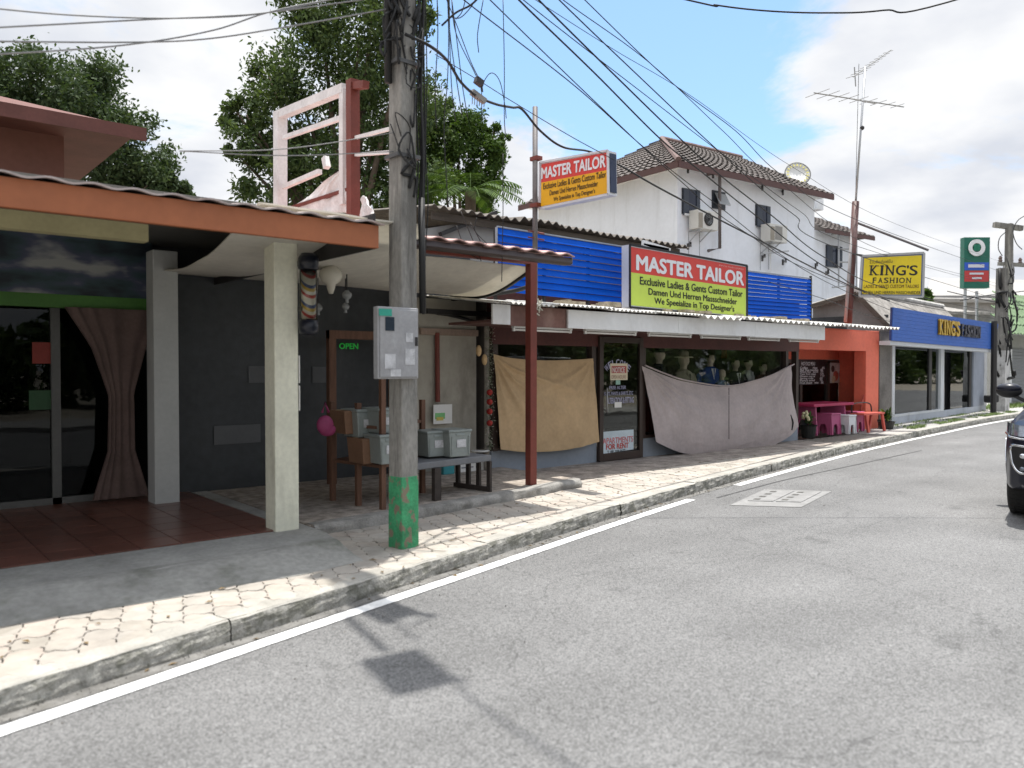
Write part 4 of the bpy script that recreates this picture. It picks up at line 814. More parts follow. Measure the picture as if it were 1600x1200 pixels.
# roof canopy: fascia boards, corrugated sheets, fluorescent tubes
YC = 7.6; zc0 = lambda u: YP(u, float(np.interp(u, [770, 890, 1290], [505, 515, 532])), YC).z
cn = thing('shop_canopy', 'corrugated canopy with white and brown fascia boards over the tailor shop front', 'canopy', (sx(1030, YC), YC, 2.15))
zc = 2.13; zt_ = 2.385
xs_ = [sx(u, YC) for u in (770, 798, 888, 1060, 1180, 1289)]
MB().box((xs_[0], YC, zc + .01), (xs_[1] - .004, YC + .03, zt_)).build('fascia_board', FASC, cn)
MB().box((xs_[1], YC + .05, zc - .0), (xs_[2] + .06, YC + .07, zt_)).build('fascia_board', mat('water_stained_ply', (.16, .085, .07), .8, .2, 2, dirt=.7, dirtc=(.30, .20, .17), dscale=2.5), cn, label='bare brown stained board between the white ones')
for i, (a, b) in enumerate(((2, 3), (3, 4), (4, 5))): MB().box((xs_[a] + (.003 if i else 0), YC + .001 * i, zc - .004 * i), (xs_[b] - .003, YC + .03, zt_ - .01)).build('fascia_board', FASC, cn)
XE = YP(1393, 515, YC + .55).x
MB().box((xs_[0], YC + .06, zt_ - .22), (xs_[5], YS - .03, zt_ - .19)).build('soffit', mat('soffit_brown', (.12, .06, .05), .7, .15), cn)
k = 0; x = xs_[0] - .05
while x < XE - .3:              # overlapping sheets of asbestos cement, one by one
    x2 = min(x + 1.02, XE); rr = random.Random(k); dy = rr.uniform(-.05, .04) + (.5 if x > xs_[5] - .2 else 0); dz = (k % 2) * .012 + rr.uniform(-.01, .012)
    big = k >= 4
    corr(MB(), x, x2 + .05, YC - .10 + dy, zt_ + .015 + dz + (.0 if x < xs_[5] else .06), 9.6, zt_ + .26 + dz, .17 if big else .085, .026 if big else .014, .009, seed=k).build('roof_sheet', ZINC, cn, smooth=True); x = x2; k += 1
m = MB()
for i in range(22):            # debris and bent lugs lying along the gutter line
    x = X0 + .3 + rnd.random() * (X1 - X0 - 1); z = zt_ + .09; m.box((x, YC + .1 + rnd.random() * .3, z), (x + rnd.uniform(.05, .3), YC + .25 + rnd.random() * .3, z + rnd.uniform(.02, .07)))
m.build('roof_debris', mat('roof_debris', (.35, .30, .22), .9, .4, 8), cn)['kind'] = 'stuff'
m = MB(); p_ = YP(840, 472, YC - .05)
for k in range(6): m.tube(spline([p_ + Vector((rnd.uniform(-.1, .1), 0, rnd.uniform(-.03, .05))), p_ + Vector((rnd.uniform(-.08, .12), -.02, rnd.uniform(-.15, .02))), p_ + Vector((rnd.uniform(0, .1), 0, rnd.uniform(-.2, -.08)))], 5), .009, 5)
m.build('rag', mat('rag', (.5, .48, .4), .9), cn)
for i, (u0, u1, v, lb_) in enumerate(((802, 893, 510, 'above the tan cloth'), (914, 994, 516, 'above the glass door'), (1014, 1080, 524, 'left of three above the lilac cloth'), (1096, 1157, 529, 'middle of three above the lilac cloth'), (1170, 1218, 533, 'right of three above the lilac cloth'), (1234, 1279, 537, 'beside the orange shop'))):
    a = YP(u0, v, YC + .12); b = YP(u1, v, YC + .12); z = (a.z + b.z) / 2; z = zc - .03
    t_ = thing('tube_light', 'unlit white fluorescent tube fitting ' + lb_, 'light', ((a.x + b.x) / 2, YC + .12, z), 'unlit tube lights under the canopy')
    MB().box((a.x, YC + .10, z + .01), (b.x, YC + .16, z + .055)).build('housing', PLASTW, t_)
    MB().tube([(a.x + .03, YC + .13, z - .012), (b.x - .03, YC + .13, z - .012)], .014, 8).build('tube', PAPER, t_, smooth=True)
    for xx in (a.x, b.x - .03): MB().box((xx, YC + .115, z - .03), (xx + .03, YC + .145, z + .01)).build('end_cap', PLASTW, t_)
# hanging cloths
def cloth(name, label, top, right, bottom, left, y0, y1, m_, fold, seed, nu=90, nv=64):
    T, Rr, Bm, Lf = [spline([YP(u, v, y) for u, v in pts], 10) for pts, y in ((top, y0), (right, (y0 + y1) / 2), (bottom, y1), (left, (y0 + y1) / 2))]
    def at(P, t): t *= len(P) - 1; i = min(int(t), len(P) - 2); return P[i].lerp(P[i + 1], t - i)
    c00, c10, c01, c11 = T[0], T[-1], Bm[0], Bm[-1]
    def f(a, b):
        p = at(T, a) * (1 - b) + at(Bm, a) * b + at(Lf, b) * (1 - a) + at(Rr, b) * a - (c00 * (1 - a) * (1 - b) + c10 * a * (1 - b) + c01 * (1 - a) * b + c11 * a * b)
        yy = y0 + (y1 - y0) * b; d = fold(a, b); p = Vector((p.x, yy - d, p.z)); return p
    return tag(MB().grid(f, nu, nv, (0, .006, 0)).build(name, m_, smooth=True), label, 'cloth')
def fold1(a, b):
    d = 0
    for (px, k, am) in ((0, .50, .05), (0, .85, .04), (0, 1.15, .04), (0, 1.42, .03), (1, .6, .028), (1, .95, .03), (1, 1.3, .03)):
        xx = a if px == 0 else 1 - a; ang = math.atan2(b + .02, xx + .02); d += am * math.exp(-((ang - k) / .055) ** 2) * min(1, math.hypot(xx, b) * 4) * max(0, 1.25 - math.hypot(xx, b))
    return d + .02 * mnoise.noise(Vector((a * 5, b * 2.2, 1))) + .008 * mnoise.noise(Vector((a * 14, b * 5, 2))) + .05 * math.sin(math.pi * a) * math.sin(math.pi * b) + crease(a, b, 1)
def crease(a, b, sd_):
    r = 0
    for k, am in ((7, .0035), (16, .0022)):
        v = mnoise.noise(Vector((a * k + b * 2, b * k * .7, sd_))); r += am * (1 - min(abs(v) * 5, 1))
    return r
def cloth_mat(n, c, tw):
    return mat(n, c, .9, .10, 2.2, dirt=.35, dirtc=tuple(x * .72 for x in c), dscale=1.3, bump=.25, bscale=220, trans=.12)
TAN = cloth_mat('tan_cloth', (.53, .375, .215), 0); LIL = cloth_mat('lilac_cloth', (.47, .405, .39), 0)
cloth('tan_cloth', 'tan cloth hung over the left display window, behind the rusty red post', [(774, 553), (800, 559), (850, 563), (900, 562), (930, 560)], [(930, 560), (931, 620), (933, 690)], [(779, 702), (820, 706), (870, 704), (905, 698), (934, 690)], [(774, 553), (777, 620), (779, 702)], YS - .05, YS - .14, TAN, fold1, 1)
def fold2(a, b):
    d = 0
    for (cx_, k, am) in ((0, .35, .05), (0, .6, .04), (0, .85, .05), (0, 1.15, .04), (0, 1.38, .04), (1, .4, .05), (1, .65, .05), (1, .9, .06), (1, 1.1, .05), (1, 1.25, .05), (1, 1.4, .04)):
        xx = a if cx_ == 0 else 1 - a; ang = math.atan2(b + .02, xx * 1.6 + .02); r_ = math.hypot(xx * 1.6, b); d += am * math.exp(-((ang - k) / .07) ** 2) * min(1, r_ * 4) * max(0, 1.0 - r_)
    return d + .016 * mnoise.noise(Vector((a * 6, b * 2.2, 5))) + .006 * mnoise.noise(Vector((a * 20, b * 8, 2))) + .12 * math.sin(math.pi * a) * math.sin(math.pi * b) - .02 * math.exp(-((a - .52) / .008) ** 2) + crease(a * 1.6, b, 4)
lc2 = cloth('lilac_cloth', 'wide sagging lilac-grey cloth with a centre seam hung over the mannequin window', [(1008, 572), (1040, 585), (1075, 596), (1137, 604), (1185, 594), (1215, 583), (1241, 570)], [(1241, 570), (1239, 610), (1243, 650), (1243, 666)], [(1020, 690), (1045, 702), (1072, 709), (1130, 709), (1180, 704), (1225, 684), (1243, 666)], [(1008, 572), (1015, 630), (1020, 690)], YS - .06, YS - .20, LIL, fold2, 2, 150, 80)
# seam line, its shadow painted in as a dark tube
m = MB(); pts = [YP(1139, v, YS - .19 - .115 * math.sin(math.pi * min(max((v - 604) / 105, 0), 1)) - .03) for v in range(606, 690, 8)]
MB().tube(spline(pts, 3), .007, 4).build('seam', mat('seam_shadow', (.11, .09, .09), .9), lc2, smooth=True)
ht = MB().tube(spline([YP(u, v, YS - .07) for u, v in ((1008, 571), (1040, 584), (1075, 595), (1137, 603), (1185, 593), (1215, 582), (1241, 569))], 6), .014, 6); ht.build('hem', LIL, lc2, smooth=True)
tag(MB().tube(spline([YP(1235, 648, YS - .2), YP(1239, 660, YS - .22), YP(1237, 672, YS - .2)], 5), .016, 5).build('loose_strap', BLACK, smooth=True), 'short dark strap hanging at the lower right of the lilac cloth', 'strap')
# ------------------------------- mannequins
SKIN = mat('mannequin_skin', (.46, .39, .32), .45, .05); 
def manq(u, v_top, v_sh, y, coat, shirt, lab, hat=None, tie=None, turn=0, hair=True, wsc=1.0):
    top = YP(u, v_top, y); sh_ = YP(u, v_sh, y); hz = top.z - sh_.z; S_ = hz / .34; S_ = max(min(S_, 1.1), .75)
    base = Vector((top.x, y, top.z - 1.78 * S_)); r = thing('mannequin', lab, 'mannequin', tuple(base), 'mannequins in the display window')
    def ringm(prof, n=20, rot=turn):
        m = MB(); vs = []; fs = []
        for (z, wx, wy, oy) in prof:
            for j in range(n):
                an = 2 * math.pi * j / n; ca_, sa_ = math.cos(an), math.sin(an); x_ = wx * math.copysign(abs(ca_) ** .8, ca_); y_ = wy * math.copysign(abs(sa_) ** .9, sa_) + oy
                vs.append(base + Vector((x_ * math.cos(rot) - y_ * math.sin(rot), x_ * math.sin(rot) + y_ * math.cos(rot), z)) * 1.0 if False else base + Vector(((x_ * math.cos(rot) - y_ * math.sin(rot)) * S_ * wsc, (x_ * math.sin(rot) + y_ * math.cos(rot)) * S_, z * S_)))
        for i in range(len(prof) - 1):
            for j in range(n): fs.append((i * n + j, i * n + (j + 1) % n, (i + 1) * n + (j + 1) % n, (i + 1) * n + j))
        fs += [tuple(range(n))[::-1], tuple((len(prof) - 1) * n + j for j in range(n))]; return m.add(vs, fs)
    ringm([(.85, .19, .13, 0), (.95, .185, .125, 0), (1.08, .165, .115, 0), (1.25, .20, .13, 0), (1.38, .225, .12, 0), (1.44, .215, .10, .01), (1.48, .14, .08, .01), (1.51, .065, .065, .01)]).build('jacket', coat, r, smooth=True)
    for s_ in (-1, 1): 
        c = math.cos(turn); si = math.sin(turn)
        q = [base + Vector((x * c - yy * si, x * si + yy * c, z)) * S_ for x, yy, z in ((s_ * .20, 0, 1.42), (s_ * .255, .0, 1.33), (s_ * .275, .02, 1.12), (s_ * .265, -.03, .88))]; MB().tube(q, [.06 * S_, .062 * S_, .052 * S_, .042 * S_], 10).build('sleeve', coat, r, smooth=True)
    ringm([(.06, .09, .08, 0), (.45, .13, .1, 0), (.84, .17, .12, 0)]).build('trousers', coat, r, smooth=True)
    ringm([(1.47, .062, .06, 0), (1.53, .052, .052, 0), (1.57, .05, .055, -.005), (1.595, .058, .075, -.012), (1.63, .07, .09, -.01), (1.68, .075, .095, 0), (1.73, .07, .088, 0), (1.765, .045, .06, 0), (1.78, .01, .01, 0)]).build('head', SKIN, r, smooth=True)
    f_ = Vector((math.sin(turn), -math.cos(turn), 0)); c_ = base + Vector((0, 0, 1.3 * S_)) + f_ * .118 * S_; rt = Vector((math.cos(turn), math.sin(turn), 0))
    MB().add([c_ - rt * .05 + Vector((0, 0, .17 * S_)), c_ + rt * .05 + Vector((0, 0, .17 * S_)), c_ + f_ * .02 - Vector((0, 0, .06))], [(0, 2, 1)]).build('shirt_front', shirt, r)
    MB().add([c_ + f_ * .015 - rt * .016 + Vector((0, 0, .15)), c_ + f_ * .015 + rt * .016 + Vector((0, 0, .15)), c_ + f_ * .028 - Vector((0, 0, .05))], [(0, 2, 1)]).build('tie', tie or TXTK, r)
    MB().ball(base + f_ * .095 * S_ + Vector((0, 0, 1.655 * S_)), .013, 6, 4, (.8, .9, 1.6)).build('nose', SKIN, r, smooth=True)
    if hat: MB().lathe(base + Vector((0, 0, 1.70 * S_)), [(.02, -.005), (.17, 0), (.175, .012), (.095, .02), (.09, .10), (.05, .13), (.01, .125)], 20).build('hat', hat, r, smooth=True)
    elif hair: ringm([(1.69, .079, .098, .012), (1.74, .076, .094, .012), (1.78, .05, .065, .01), (1.795, .01, .02, 0)]).build('hair', mat('dark_hair', (.02, .015, .012), .6), r, smooth=True)
    MB().lathe(base, [(.16, 0), (.16, .02), (.03, .03), (.02, .1)], 18).build('stand', DARK, r)
C = lambda n, c: mat(n, c, .85, .12, 6, bump=.2)
manq(1068, 551, 584, 8.9, C('olive_cloth', (.34, .32, .24)), C('olive_cloth', 0), 'mannequin in olive jacket and straw hat, leftmost clear figure above the lilac cloth', hat=mat('straw', (.55, .50, .38), .9, .15), hair=False)
manq(1110, 552, 578, 8.9, C('navy_cloth', (.02, .06, .26)), TXTW, 'mannequin in navy blue suit and white shirt at the middle of the window', turn=-.35, tie=C('navy_cloth', 0))
manq(1128, 577, 590, 8.75, C('slate_cloth', (.17, .24, .36)), TXTW, 'headless-looking slate blue jacket form just right of the navy suit', hair=False)
manq(1149, 560, 585, 9.0, C('black_cloth', (.015, .016, .025)), TXTW, 'mannequin in dark suit right of the navy suit', turn=-.3)
manq(1169, 560, 583, 9.0, C('light_cloth', (.42, .43, .44)), TXTW, 'mannequin in pale grey jacket, fifth along the window', turn=.2)
manq(1030, 543, 575, 8.85, C('black_cloth', 0), C('black_cloth', 0), 'black-clothed mannequin in the left corner of the mannequin window', turn=.6, hat=mat('black_felt', (.02, .02, .022), .9), hair=False)
manq(1192, 566, 590, 9.2, C('brown_cloth', (.09, .055, .03)), TXTW, 'dim brown-suited mannequin at the right of the window', turn=-.3)
for (u, z0_, z1_, c) in ((1014, .5, 1.1, (.20, .04, .025)),):
    x = sx(u, 9.0); tag(MB().box((x - .1, 8.9, z0_), (x + .14, 9.0, z1_)).build('red_board', mat('red_board', c, .6)), 'red board standing low inside the window beside the door', 'board')
# ================================================================== BLUE LOUVRE SCREENS AND SIGN
def screen(label, ua, ub, vta, vtb, vba, vbb, y, n):
    A = YP(ua, vta, y); B = YP(ub, vtb, y); A0 = YP(ua, vba, y); B0 = YP(ub, vbb, y); r = thing('louvre_screen', label, 'screen', (A0.x, y, A0.z), 'blue louvre screens on the roof')
    for i in range(n):
        t0 = i / n; t1 = (i + .94) / n; q = lambda P, P0, t: P0.lerp(P, t)
        lo = [q(A, A0, t0), q(B, B0, t0)]; hi = [q(A, A0, t1), q(B, B0, t1)]; dz = (A.z - A0.z) / n
        m = MB(); L0 = [p + Vector((0, -.025, 0)) for p in lo]; H0 = [p + Vector((0, .0, 0)) for p in hi]
        bow = Vector((0, 0, random.uniform(-.006, .006)))
        m.hexa([L0[0], L0[1] + bow, L0[1] + bow + Vector((0, .012, 0)), L0[0] + Vector((0, .012, 0))], [H0[0], H0[1] + bow, H0[1] + bow + Vector((0, .012, 0)), H0[0] + Vector((0, .012, 0))]); m.build('slat', BLUE, r)
    for t in np.linspace(0, 1, 4 if n < 10 else 3): p0 = A0.lerp(B0, t) + Vector((0, .04, -.18)); p1 = A.lerp(B, t) + Vector((0, .04, .0)); MB().bar(p0, p1, .04, .035, (0, 1, 0)).build('stud', DARK, r)
    MB().bar(A + Vector((0, .0, .01)), B + Vector((0, .0, .01)), .03, .018).build('top_rail', mat('grey_rail', (.3, .33, .38), .5), r)
    MB().bar(A0 + Vector((-.015, 0, 0)), A + Vector((-.015, 0, 0)), .02, .03, (0, 1, 0)).build('side_rail', mat('grey_rail', 0), r)
    MB().bar(B0 + Vector((.015, 0, -.08)), B + Vector((.015, 0, .06)), .03, .04, (0, 1, 0)).build('side_rail', DARK, r); return r
screen('blue louvre screen left of the big sign, partly behind the rusty post', 777, 984, 355, 388, 455, 476, 8.35, 9)
screen('smaller blue louvre screen right of the big sign', 1168, 1266, 424, 436, 494, 499, 8.35, 11)
SIGR = mat('sign_red', (.60, .05, .04), .45, .04, 2, bump=0, dirt=.1, dirtc=(.4, .1, .08)); SIGG = mat('sign_lime', (.50, .64, .09), .45, .04, 2, bump=0, dirt=.12, dirtc=(.3, .42, .12)); SIGO = mat('sign_amber', (.72, .38, .01), .45, .04, 2, bump=0)
ALU = mat('aluminium_frame', (.62, .63, .66), .35, .05, metal=.3)
def signbox(name, label, A, B, A0, B0, nrm, th, split, bandc, m_red, m_low, lines, title, small=None, edge=.035, tc_=None, mback=None):
    """A/B upper corners left/right, A0/B0 lower corners; nrm faces the viewer"""
    n = Vector(nrm).normalized(); r = thing(name, label, 'sign', tuple((A0 + B0) / 2)); q = lambda s, t: A0.lerp(B0, s).lerp(A.lerp(B, s), t)
    W_ = (B - A).length; H_ = (A - A0).length
    MB().hexa([A0 - n * th, B0 - n * th, B0 - n * .004, A0 - n * .004], [A - n * th, B - n * th, B - n * .004, A - n * .004]).build('cabinet', mback or ALU, r)
    def sheet(t0, t1, m_, nm, off=0.0, s0=0.0, s1=1.0):
        e = [q(s0, t0), q(s1, t0), q(s1, t1), q(s0, t1)]; MB().hexa([e[0] + n * (off - .003), e[1] + n * (off - .003), e[1] + n * off, e[0] + n * off], [e[3] + n * (off - .003), e[2] + n * (off - .003), e[2] + n * off, e[3] + n * off]).build(nm, m_, r)
    ex, ez = edge / W_, edge / H_
    sheet(ez, split, m_low, 'lower_face', 0.0, ex, 1 - ex); sheet(split + .0005, 1 - ez, m_red, 'upper_face', 0.0, ex, 1 - ex)
    for (a, b) in (((0, 0), (1, 0)), ((0, 1), (1, 1)), ((0, 0), (0, 1)), ((1, 0), (1, 1))): MB().bar(q(*a) + n * .004, q(*b) + n * .004, edge if a[0] == b[0] else .02, .02 if a[0] == b[0] else edge, n if a[0] == b[0] else (0, 0, 1)).build('frame_edge', bandc, r)
    X = (B0 - A0); U = (A - A0)
    for (s, s0, s1, t0, t1, m_, bd) in [title] + lines + ([small] if small else []):
        t = MB(); Pp = q(s0, t0); Xv = (q(s1, t0) - Pp); Uv = (q(s0, t1) - Pp); text_mesh(t, s, Pp, Xv, Uv, Xv.length, Uv.length, n, .004, bd); t.build('lettering', m_, r)
    return r
ysg = 7.9
big = signbox('master_tailor_sign' if 0 else 'shop_sign', 'large red and lime MASTER TAILOR sign above the canopy between the blue screens', YP(984, 382, ysg), YP(1167, 415, ysg), YP(984, 480, ysg), YP(1167, 497, ysg), (0, -1, 0), .16, .56, TXTK, SIGR, SIGG,
    [('Exclusive Ladies & Gents Custom Tailor', .075, .955, .385, .51, TXTK, .024), ('Damen Und Herren Massschneider', .14, .90, .235, .34, TXTK, .024), ('We Speeialize in Top Designer\'s', .185, .875, .065, .20, TXTK, .024)],
    ('MASTER TAILOR', .05, .965, .615, .85, TXTW, .042), ('จำหน่าย ตัดเย็บ สูทสากล', .73, .965, .895, .935, mat('pink_print', (.75, .45, .42), .5, bump=0), .0), edge=.03)
# thai strip above TAILOR sits on the red band; pole sign is perpendicular to the street
px_ = 7.05; PA = XP(844, 254, px_); PB_ = XP(950, 235, px_); PA0 = XP(843, 326, px_); PB0 = XP(951, 304, px_)
sg2 = signbox('projecting_sign', 'red and amber MASTER TAILOR box sign on the grey pipe pole', PA, PB_, PA0, PB0, (-1, 0, 0), .15, .56, ALU, SIGR, SIGO,
    [('Exclusive Ladies & Gents Custom Tailor', .06, .97, .40, .53, TXTK, .012), ('Damen Und Herren Massschneider', .16, .86, .24, .35, TXTK, .012), ('We Speeialize in Top Designer\'s', .22, .82, .07, .19, TXTK, .012)],
    ('MASTER TAILOR', .03, .965, .64, .87, TXTW, .040), edge=.025, mback=ALU)
MB().hexa([PB0 + Vector((.02, -.014, .03)), PB0 + Vector((.13, -.014, .03)), PB0 + Vector((.13, -.008, .03)), PB0 + Vector((.02, -.008, .03))], [PB_ + Vector((.02, -.014, -.03)), PB_ + Vector((.13, -.014, -.03)), PB_ + Vector((.13, -.008, -.03)), PB_ + Vector((.02, -.008, -.03))]).build('end_panel', mat('navy_end', (.03, .045, .09), .5), sg2)
pq0 = YP(836, 400, PA.y + .08); pt = YP(836, 167, PA.y + .08)
ppole = thing('pipe_pole', 'tall thin galvanised pipe pole holding the projecting sign', 'pole', (pq0.x, pq0.y, 2.4))
MB().tube([(pq0.x, pq0.y, 2.4), (pq0.x, pq0.y, pt.z)], .035, 10).build('pipe', mat('weathered_pipe', (.14, .13, .13), .6, .25, 6, dirt=.5, dirtc=(.12, .07, .05), metal=.3), ppole, smooth=True)
for v in (249, 322): MB().box((pq0.x - .05, pq0.y - .09, YP(836, v, pq0.y).z - .02), (pq0.x + .05, pq0.y + .05, YP(836, v, pq0.y).z + .03)).build('clamp', RUST, ppole)
for v in (362, 372): MB().tube([(pq0.x - .12, pq0.y, YP(836, v, pq0.y).z), (pq0.x + .16, pq0.y, YP(836, v, pq0.y).z - .01)], .012, 5).build('stub', RUST, ppole)
# old building behind the screens
yo = 10.6; ob_ = thing('old_annexe', 'old low building with ragged brown corrugated roof behind the blue screen', 'building', (YP(760, 400, yo).x, yo, 0))
a = YP(688, 322, yo); b = YP(1046, 383, yo); corr(MB(), a.x - .5, b.x, yo - .5, (a.z + b.z) / 2 - .10, yo + 5, (a.z + b.z) / 2 + .5, .18, .03, .012, jitter=.05, seed=9).build('roof', OLDROOF, ob_, smooth=True)
zt = (a.z + b.z) / 2 - .14; MB().box((a.x - .4, yo - .35, zt - .14), (b.x - .1, yo - .31, zt - .02)).build('fascia', mat('weathered_board', (.10, .085, .07), .9, .3, 4, stretch=(.5, 1, 6), dirt=.5, dirtc=(.2, .18, .15)), ob_)
MB().box((YP(770, 400, yo).x, yo, 2.4), (b.x - .3, yo + 4.5, zt)).build('wall', mat('umber_wall', (.24, .20, .15), .85, .15, 1.5, dirt=.5, dirtc=(.12, .1, .08)), ob_)
g0 = YP(690, 372, yo - .2); g1 = YP(772, 340, yo - .2); g2 = YP(778, 400, yo - .2); g3 = YP(690, 400, yo - .2)
MB().prism([g0 - Vector((2, 0, .3)), (g1.x, g1.y, g1.z), g2 - Vector((0, 0, 1)), g3 - Vector((2, 0, 1))], (0, .1, 0)).build('gable', mat('pale_gable', (.34, .34, .33), .8, .08, 1, dirt=.4, dirtc=(.2, .2, .19)), ob_)
MB().bar(YP(688, 366, yo - .28), YP(775, 332, yo - .28), .08, .06).build('barge_board', DARK, ob_)
for u in (866, 920, 964): p_ = YP(u, 385, yo - .1); MB().box((p_.x - .06, yo - .12, p_.z - .2), (p_.x + .04, yo - .04, zt - .02)).build('prop', GREYP, ob_)
m = MB(); 
for (a, b) in (((1004, 379), (1046, 392)), ((1004, 384), (1044, 392))): m.bar(YP(*a, yo - 1.2), YP(*b, yo - 1.2), .05, .09)
m.build('white_batten', WHITE, ob_)
# ================================================================== WHITE HOUSE
DW = 25.0; AW = R_(50 - 54.5)                # facade direction in plan
Cc = DP(1058, 400, DW); dW = Vector((math.cos(AW), math.sin(AW), 0)); nW = Vector((-dW.y, dW.x, 0))   # nW points away from the street
Bq = (Cc.x + dW.x, Cc.y + dW.y)
def WP(u, v): return LP(u, v, (Cc.x, Cc.y), Bq)
def WP2(u, v, d): o = nW * d; return LP(u, v, (Cc.x + o.x, Cc.y + o.y), (Bq[0] + o.x, Bq[1] + o.y))
We = WP(1272, 400); ze_ = WP(1060, 262).z; 
WHW = mat('white_render', (.80, .83, .88), .8, .04, .8, dirt=.32, dirtc=(.5, .51, .52), streak=.12, bump=.08, bscale=30)
wh = thing('white_house', 'two-storey white rendered house with brown hipped tile roof behind the tailor sign', 'house', (Cc.x, Cc.y, 0))
Wd = 7.2; C0 = Vector((Cc.x, Cc.y, 0)); C1 = Vector((We.x, We.y, 0)); zt = ze_
MB().prism([C0, C1, C1 + nW * Wd, C0 + nW * Wd], (0, 0, zt)).build('wall', WHW, wh)
RT = mat('brown_roof_tile', (.105, .09, .082), .85, .25, 5, dirt=.6, dirtc=(.20, .18, .17), dscale=3, rand=.1); RFA = mat('brown_fascia', (.10, .05, .045), .6, .1)
ov = .55; E = [C0 - dW * ov - nW * ov, C1 + dW * .35 - nW * ov, C1 + dW * .35 + nW * (Wd + ov), C0 - dW * ov + nW * (Wd + ov)]
for e in E: e.z = zt - .02
pk_ = WP2(1034, 219, Wd / 2); hp = pk_.z; R1 = Vector((C0.x, C0.y, 0)) + dW * ((pk_ - Vector((C0.x, C0.y, 0))).dot(dW)) + nW * Wd / 2; R1.z = hp
ll = (C1 - C0).length; R2 = C0 + dW * (ll + .35) + nW * Wd / 2; R2.z = hp
def tiled(m, a, b, c, d, rows, pitch):   # a-b eave, d-c ridge; ribbed tile courses as real steps
    nU = max(4, int((b - a).length / pitch)); nn = (b - a).cross(d - a).normalized()
    for r_ in range(rows):
        t0 = r_ / rows; t1 = (r_ + 1) / rows
        p0, p1, q0, q1 = a.lerp(d, t0), b.lerp(c, t0), a.lerp(d, t1), b.lerp(c, t1)
        k = len(m.v); vs = []
        for i in range(nU * 2 + 1):
            s = i / (nU * 2); o = nn * (.035 if i % 2 else 0); vs += [p0.lerp(p1, s) + o + nn * .05, q0.lerp(q1, s) + o + nn * .005]
        m.add(vs, [(2 * i, 2 * i + 2, 2 * i + 3, 2 * i + 1) for i in range(nU * 2)]); 
        m.add([p0 + nn * .05, p1 + nn * .05, p1, p0], [(0, 1, 2, 3)])
def roofslope(nm, a, b, c, d, rows, parent, pitch=.3):
    m = MB(); tiled(m, a, b, c, d, rows, pitch); o = m.build(nm, RT, parent); return o
roofslope('roof_slope', E[0], E[1], R2, R1, 12, wh); roofslope('roof_slope', E[3], E[0], R1, R1 + Vector((.01, .01, 0)), 12, wh)
MB().add([E[2], E[3], R1, R2], [(0, 1, 2, 3)]).build('roof_slope', RT, wh); MB().add([E[1], E[2], R2], [(0, 1, 2)]).build('gable_end', WHW, wh)
MB().add([e - Vector((0, 0, .03)) for e in E], [(0, 1, 2, 3)]).build('soffit', WHITE, wh)
for a, b in ((E[0], E[1]), (E[3], E[0])): MB().bar(a - Vector((0, 0, .06)), b - Vector((0, 0, .06)), .05, .2).build('eaves_board', RFA, wh)
for a, b in ((E[0], R1), (R1, R2)): MB().tube([a + Vector((0, 0, .06)), b + Vector((0, 0, .06))], .1, 8).build('ridge_tile', mat('ridge_tile', (.15, .10, .09), .85, .25, 8), wh)
SHUT = mat('slate_shutter', (.045, .055, .075), .5, .1); NAV = mat('navy_glass', (.015, .02, .04), .15, .1)
def quadbox(m, u0, v0, u1, v1, pf, t0, t1):
    P0 = pf(u0, v0); P1 = pf(u1, v1); z1_, z0_ = pf((u0 + u1) / 2, v0).z, pf((u0 + u1) / 2, v1).z; a = Vector((P0.x, P0.y, 0)); b = Vector((P1.x, P1.y, 0)); o0 = -nW * t0; o1 = -nW * t1
    return m.hexa([a + o1 + Vector((0, 0, z0_)), b + o1 + Vector((0, 0, z0_)), b + o0 + Vector((0, 0, z0_)), a + o0 + Vector((0, 0, z0_))], [a + o1 + Vector((0, 0, z1_)), b + o1 + Vector((0, 0, z1_)), b + o0 + Vector((0, 0, z1_)), a + o0 + Vector((0, 0, z1_))])
for (u0, v0, u1, v1) in ((1065, 296, 1091, 336), (1180, 321, 1201, 354)):
    w_ = quadbox(MB(), u0, v0, u1, v1, WP, -.02, .05).build('window', mat('window_frame_dark', (.025, .03, .04), .4), wh)
    um = (u0 + u1) / 2 - 1; quadbox(MB(), u0 + 9, v0 + 3, u1 - 4, v1 - 2, WP, .05, .055).build('pane', NAV, w_)
    quadbox(MB(), u0 + .5, v0 + 1, u0 + 8, v1 + 1, WP, .05, .09).build('shutter', SHUT, w_); quadbox(MB(), u1 - 5, v0 + 2, u1, v1 - 1, WP, .05, .08).build('shutter', SHUT, w_)
w_ = quadbox(MB(), 1112, 299, 1132, 327, WP, -.02, .04).build('window', mat('window_frame_dark', 0), wh); 
a, b = WP(1115, 302), WP(1131, 302); z0_, z1_ = WP(1122, 322).z, WP(1122, 303).z
MB().hexa([Vector((a.x, a.y, z0_)) - nW * .30, Vector((b.x, b.y, z0_)) - nW * .30, Vector((b.x, b.y, z0_)) - nW * .26, Vector((a.x, a.y, z0_)) - nW * .26], [Vector((a.x, a.y, z1_)) - nW * .08, Vector((b.x, b.y, z1_)) - nW * .08, Vector((b.x, b.y, z1_)) - nW * .05, Vector((a.x, a.y, z1_)) - nW * .05]).build('open_sash', mat('pale_pane', (.35, .37, .38), .2), w_)
quadbox(MB(), 1066, 336, 1092, 339, WP, -.0, .12).build('sill', WHITE, wh)
AC = mat('ac_casing', (.62, .61, .57), .5, .05, dirt=.3, dirtc=(.4, .37, .32))
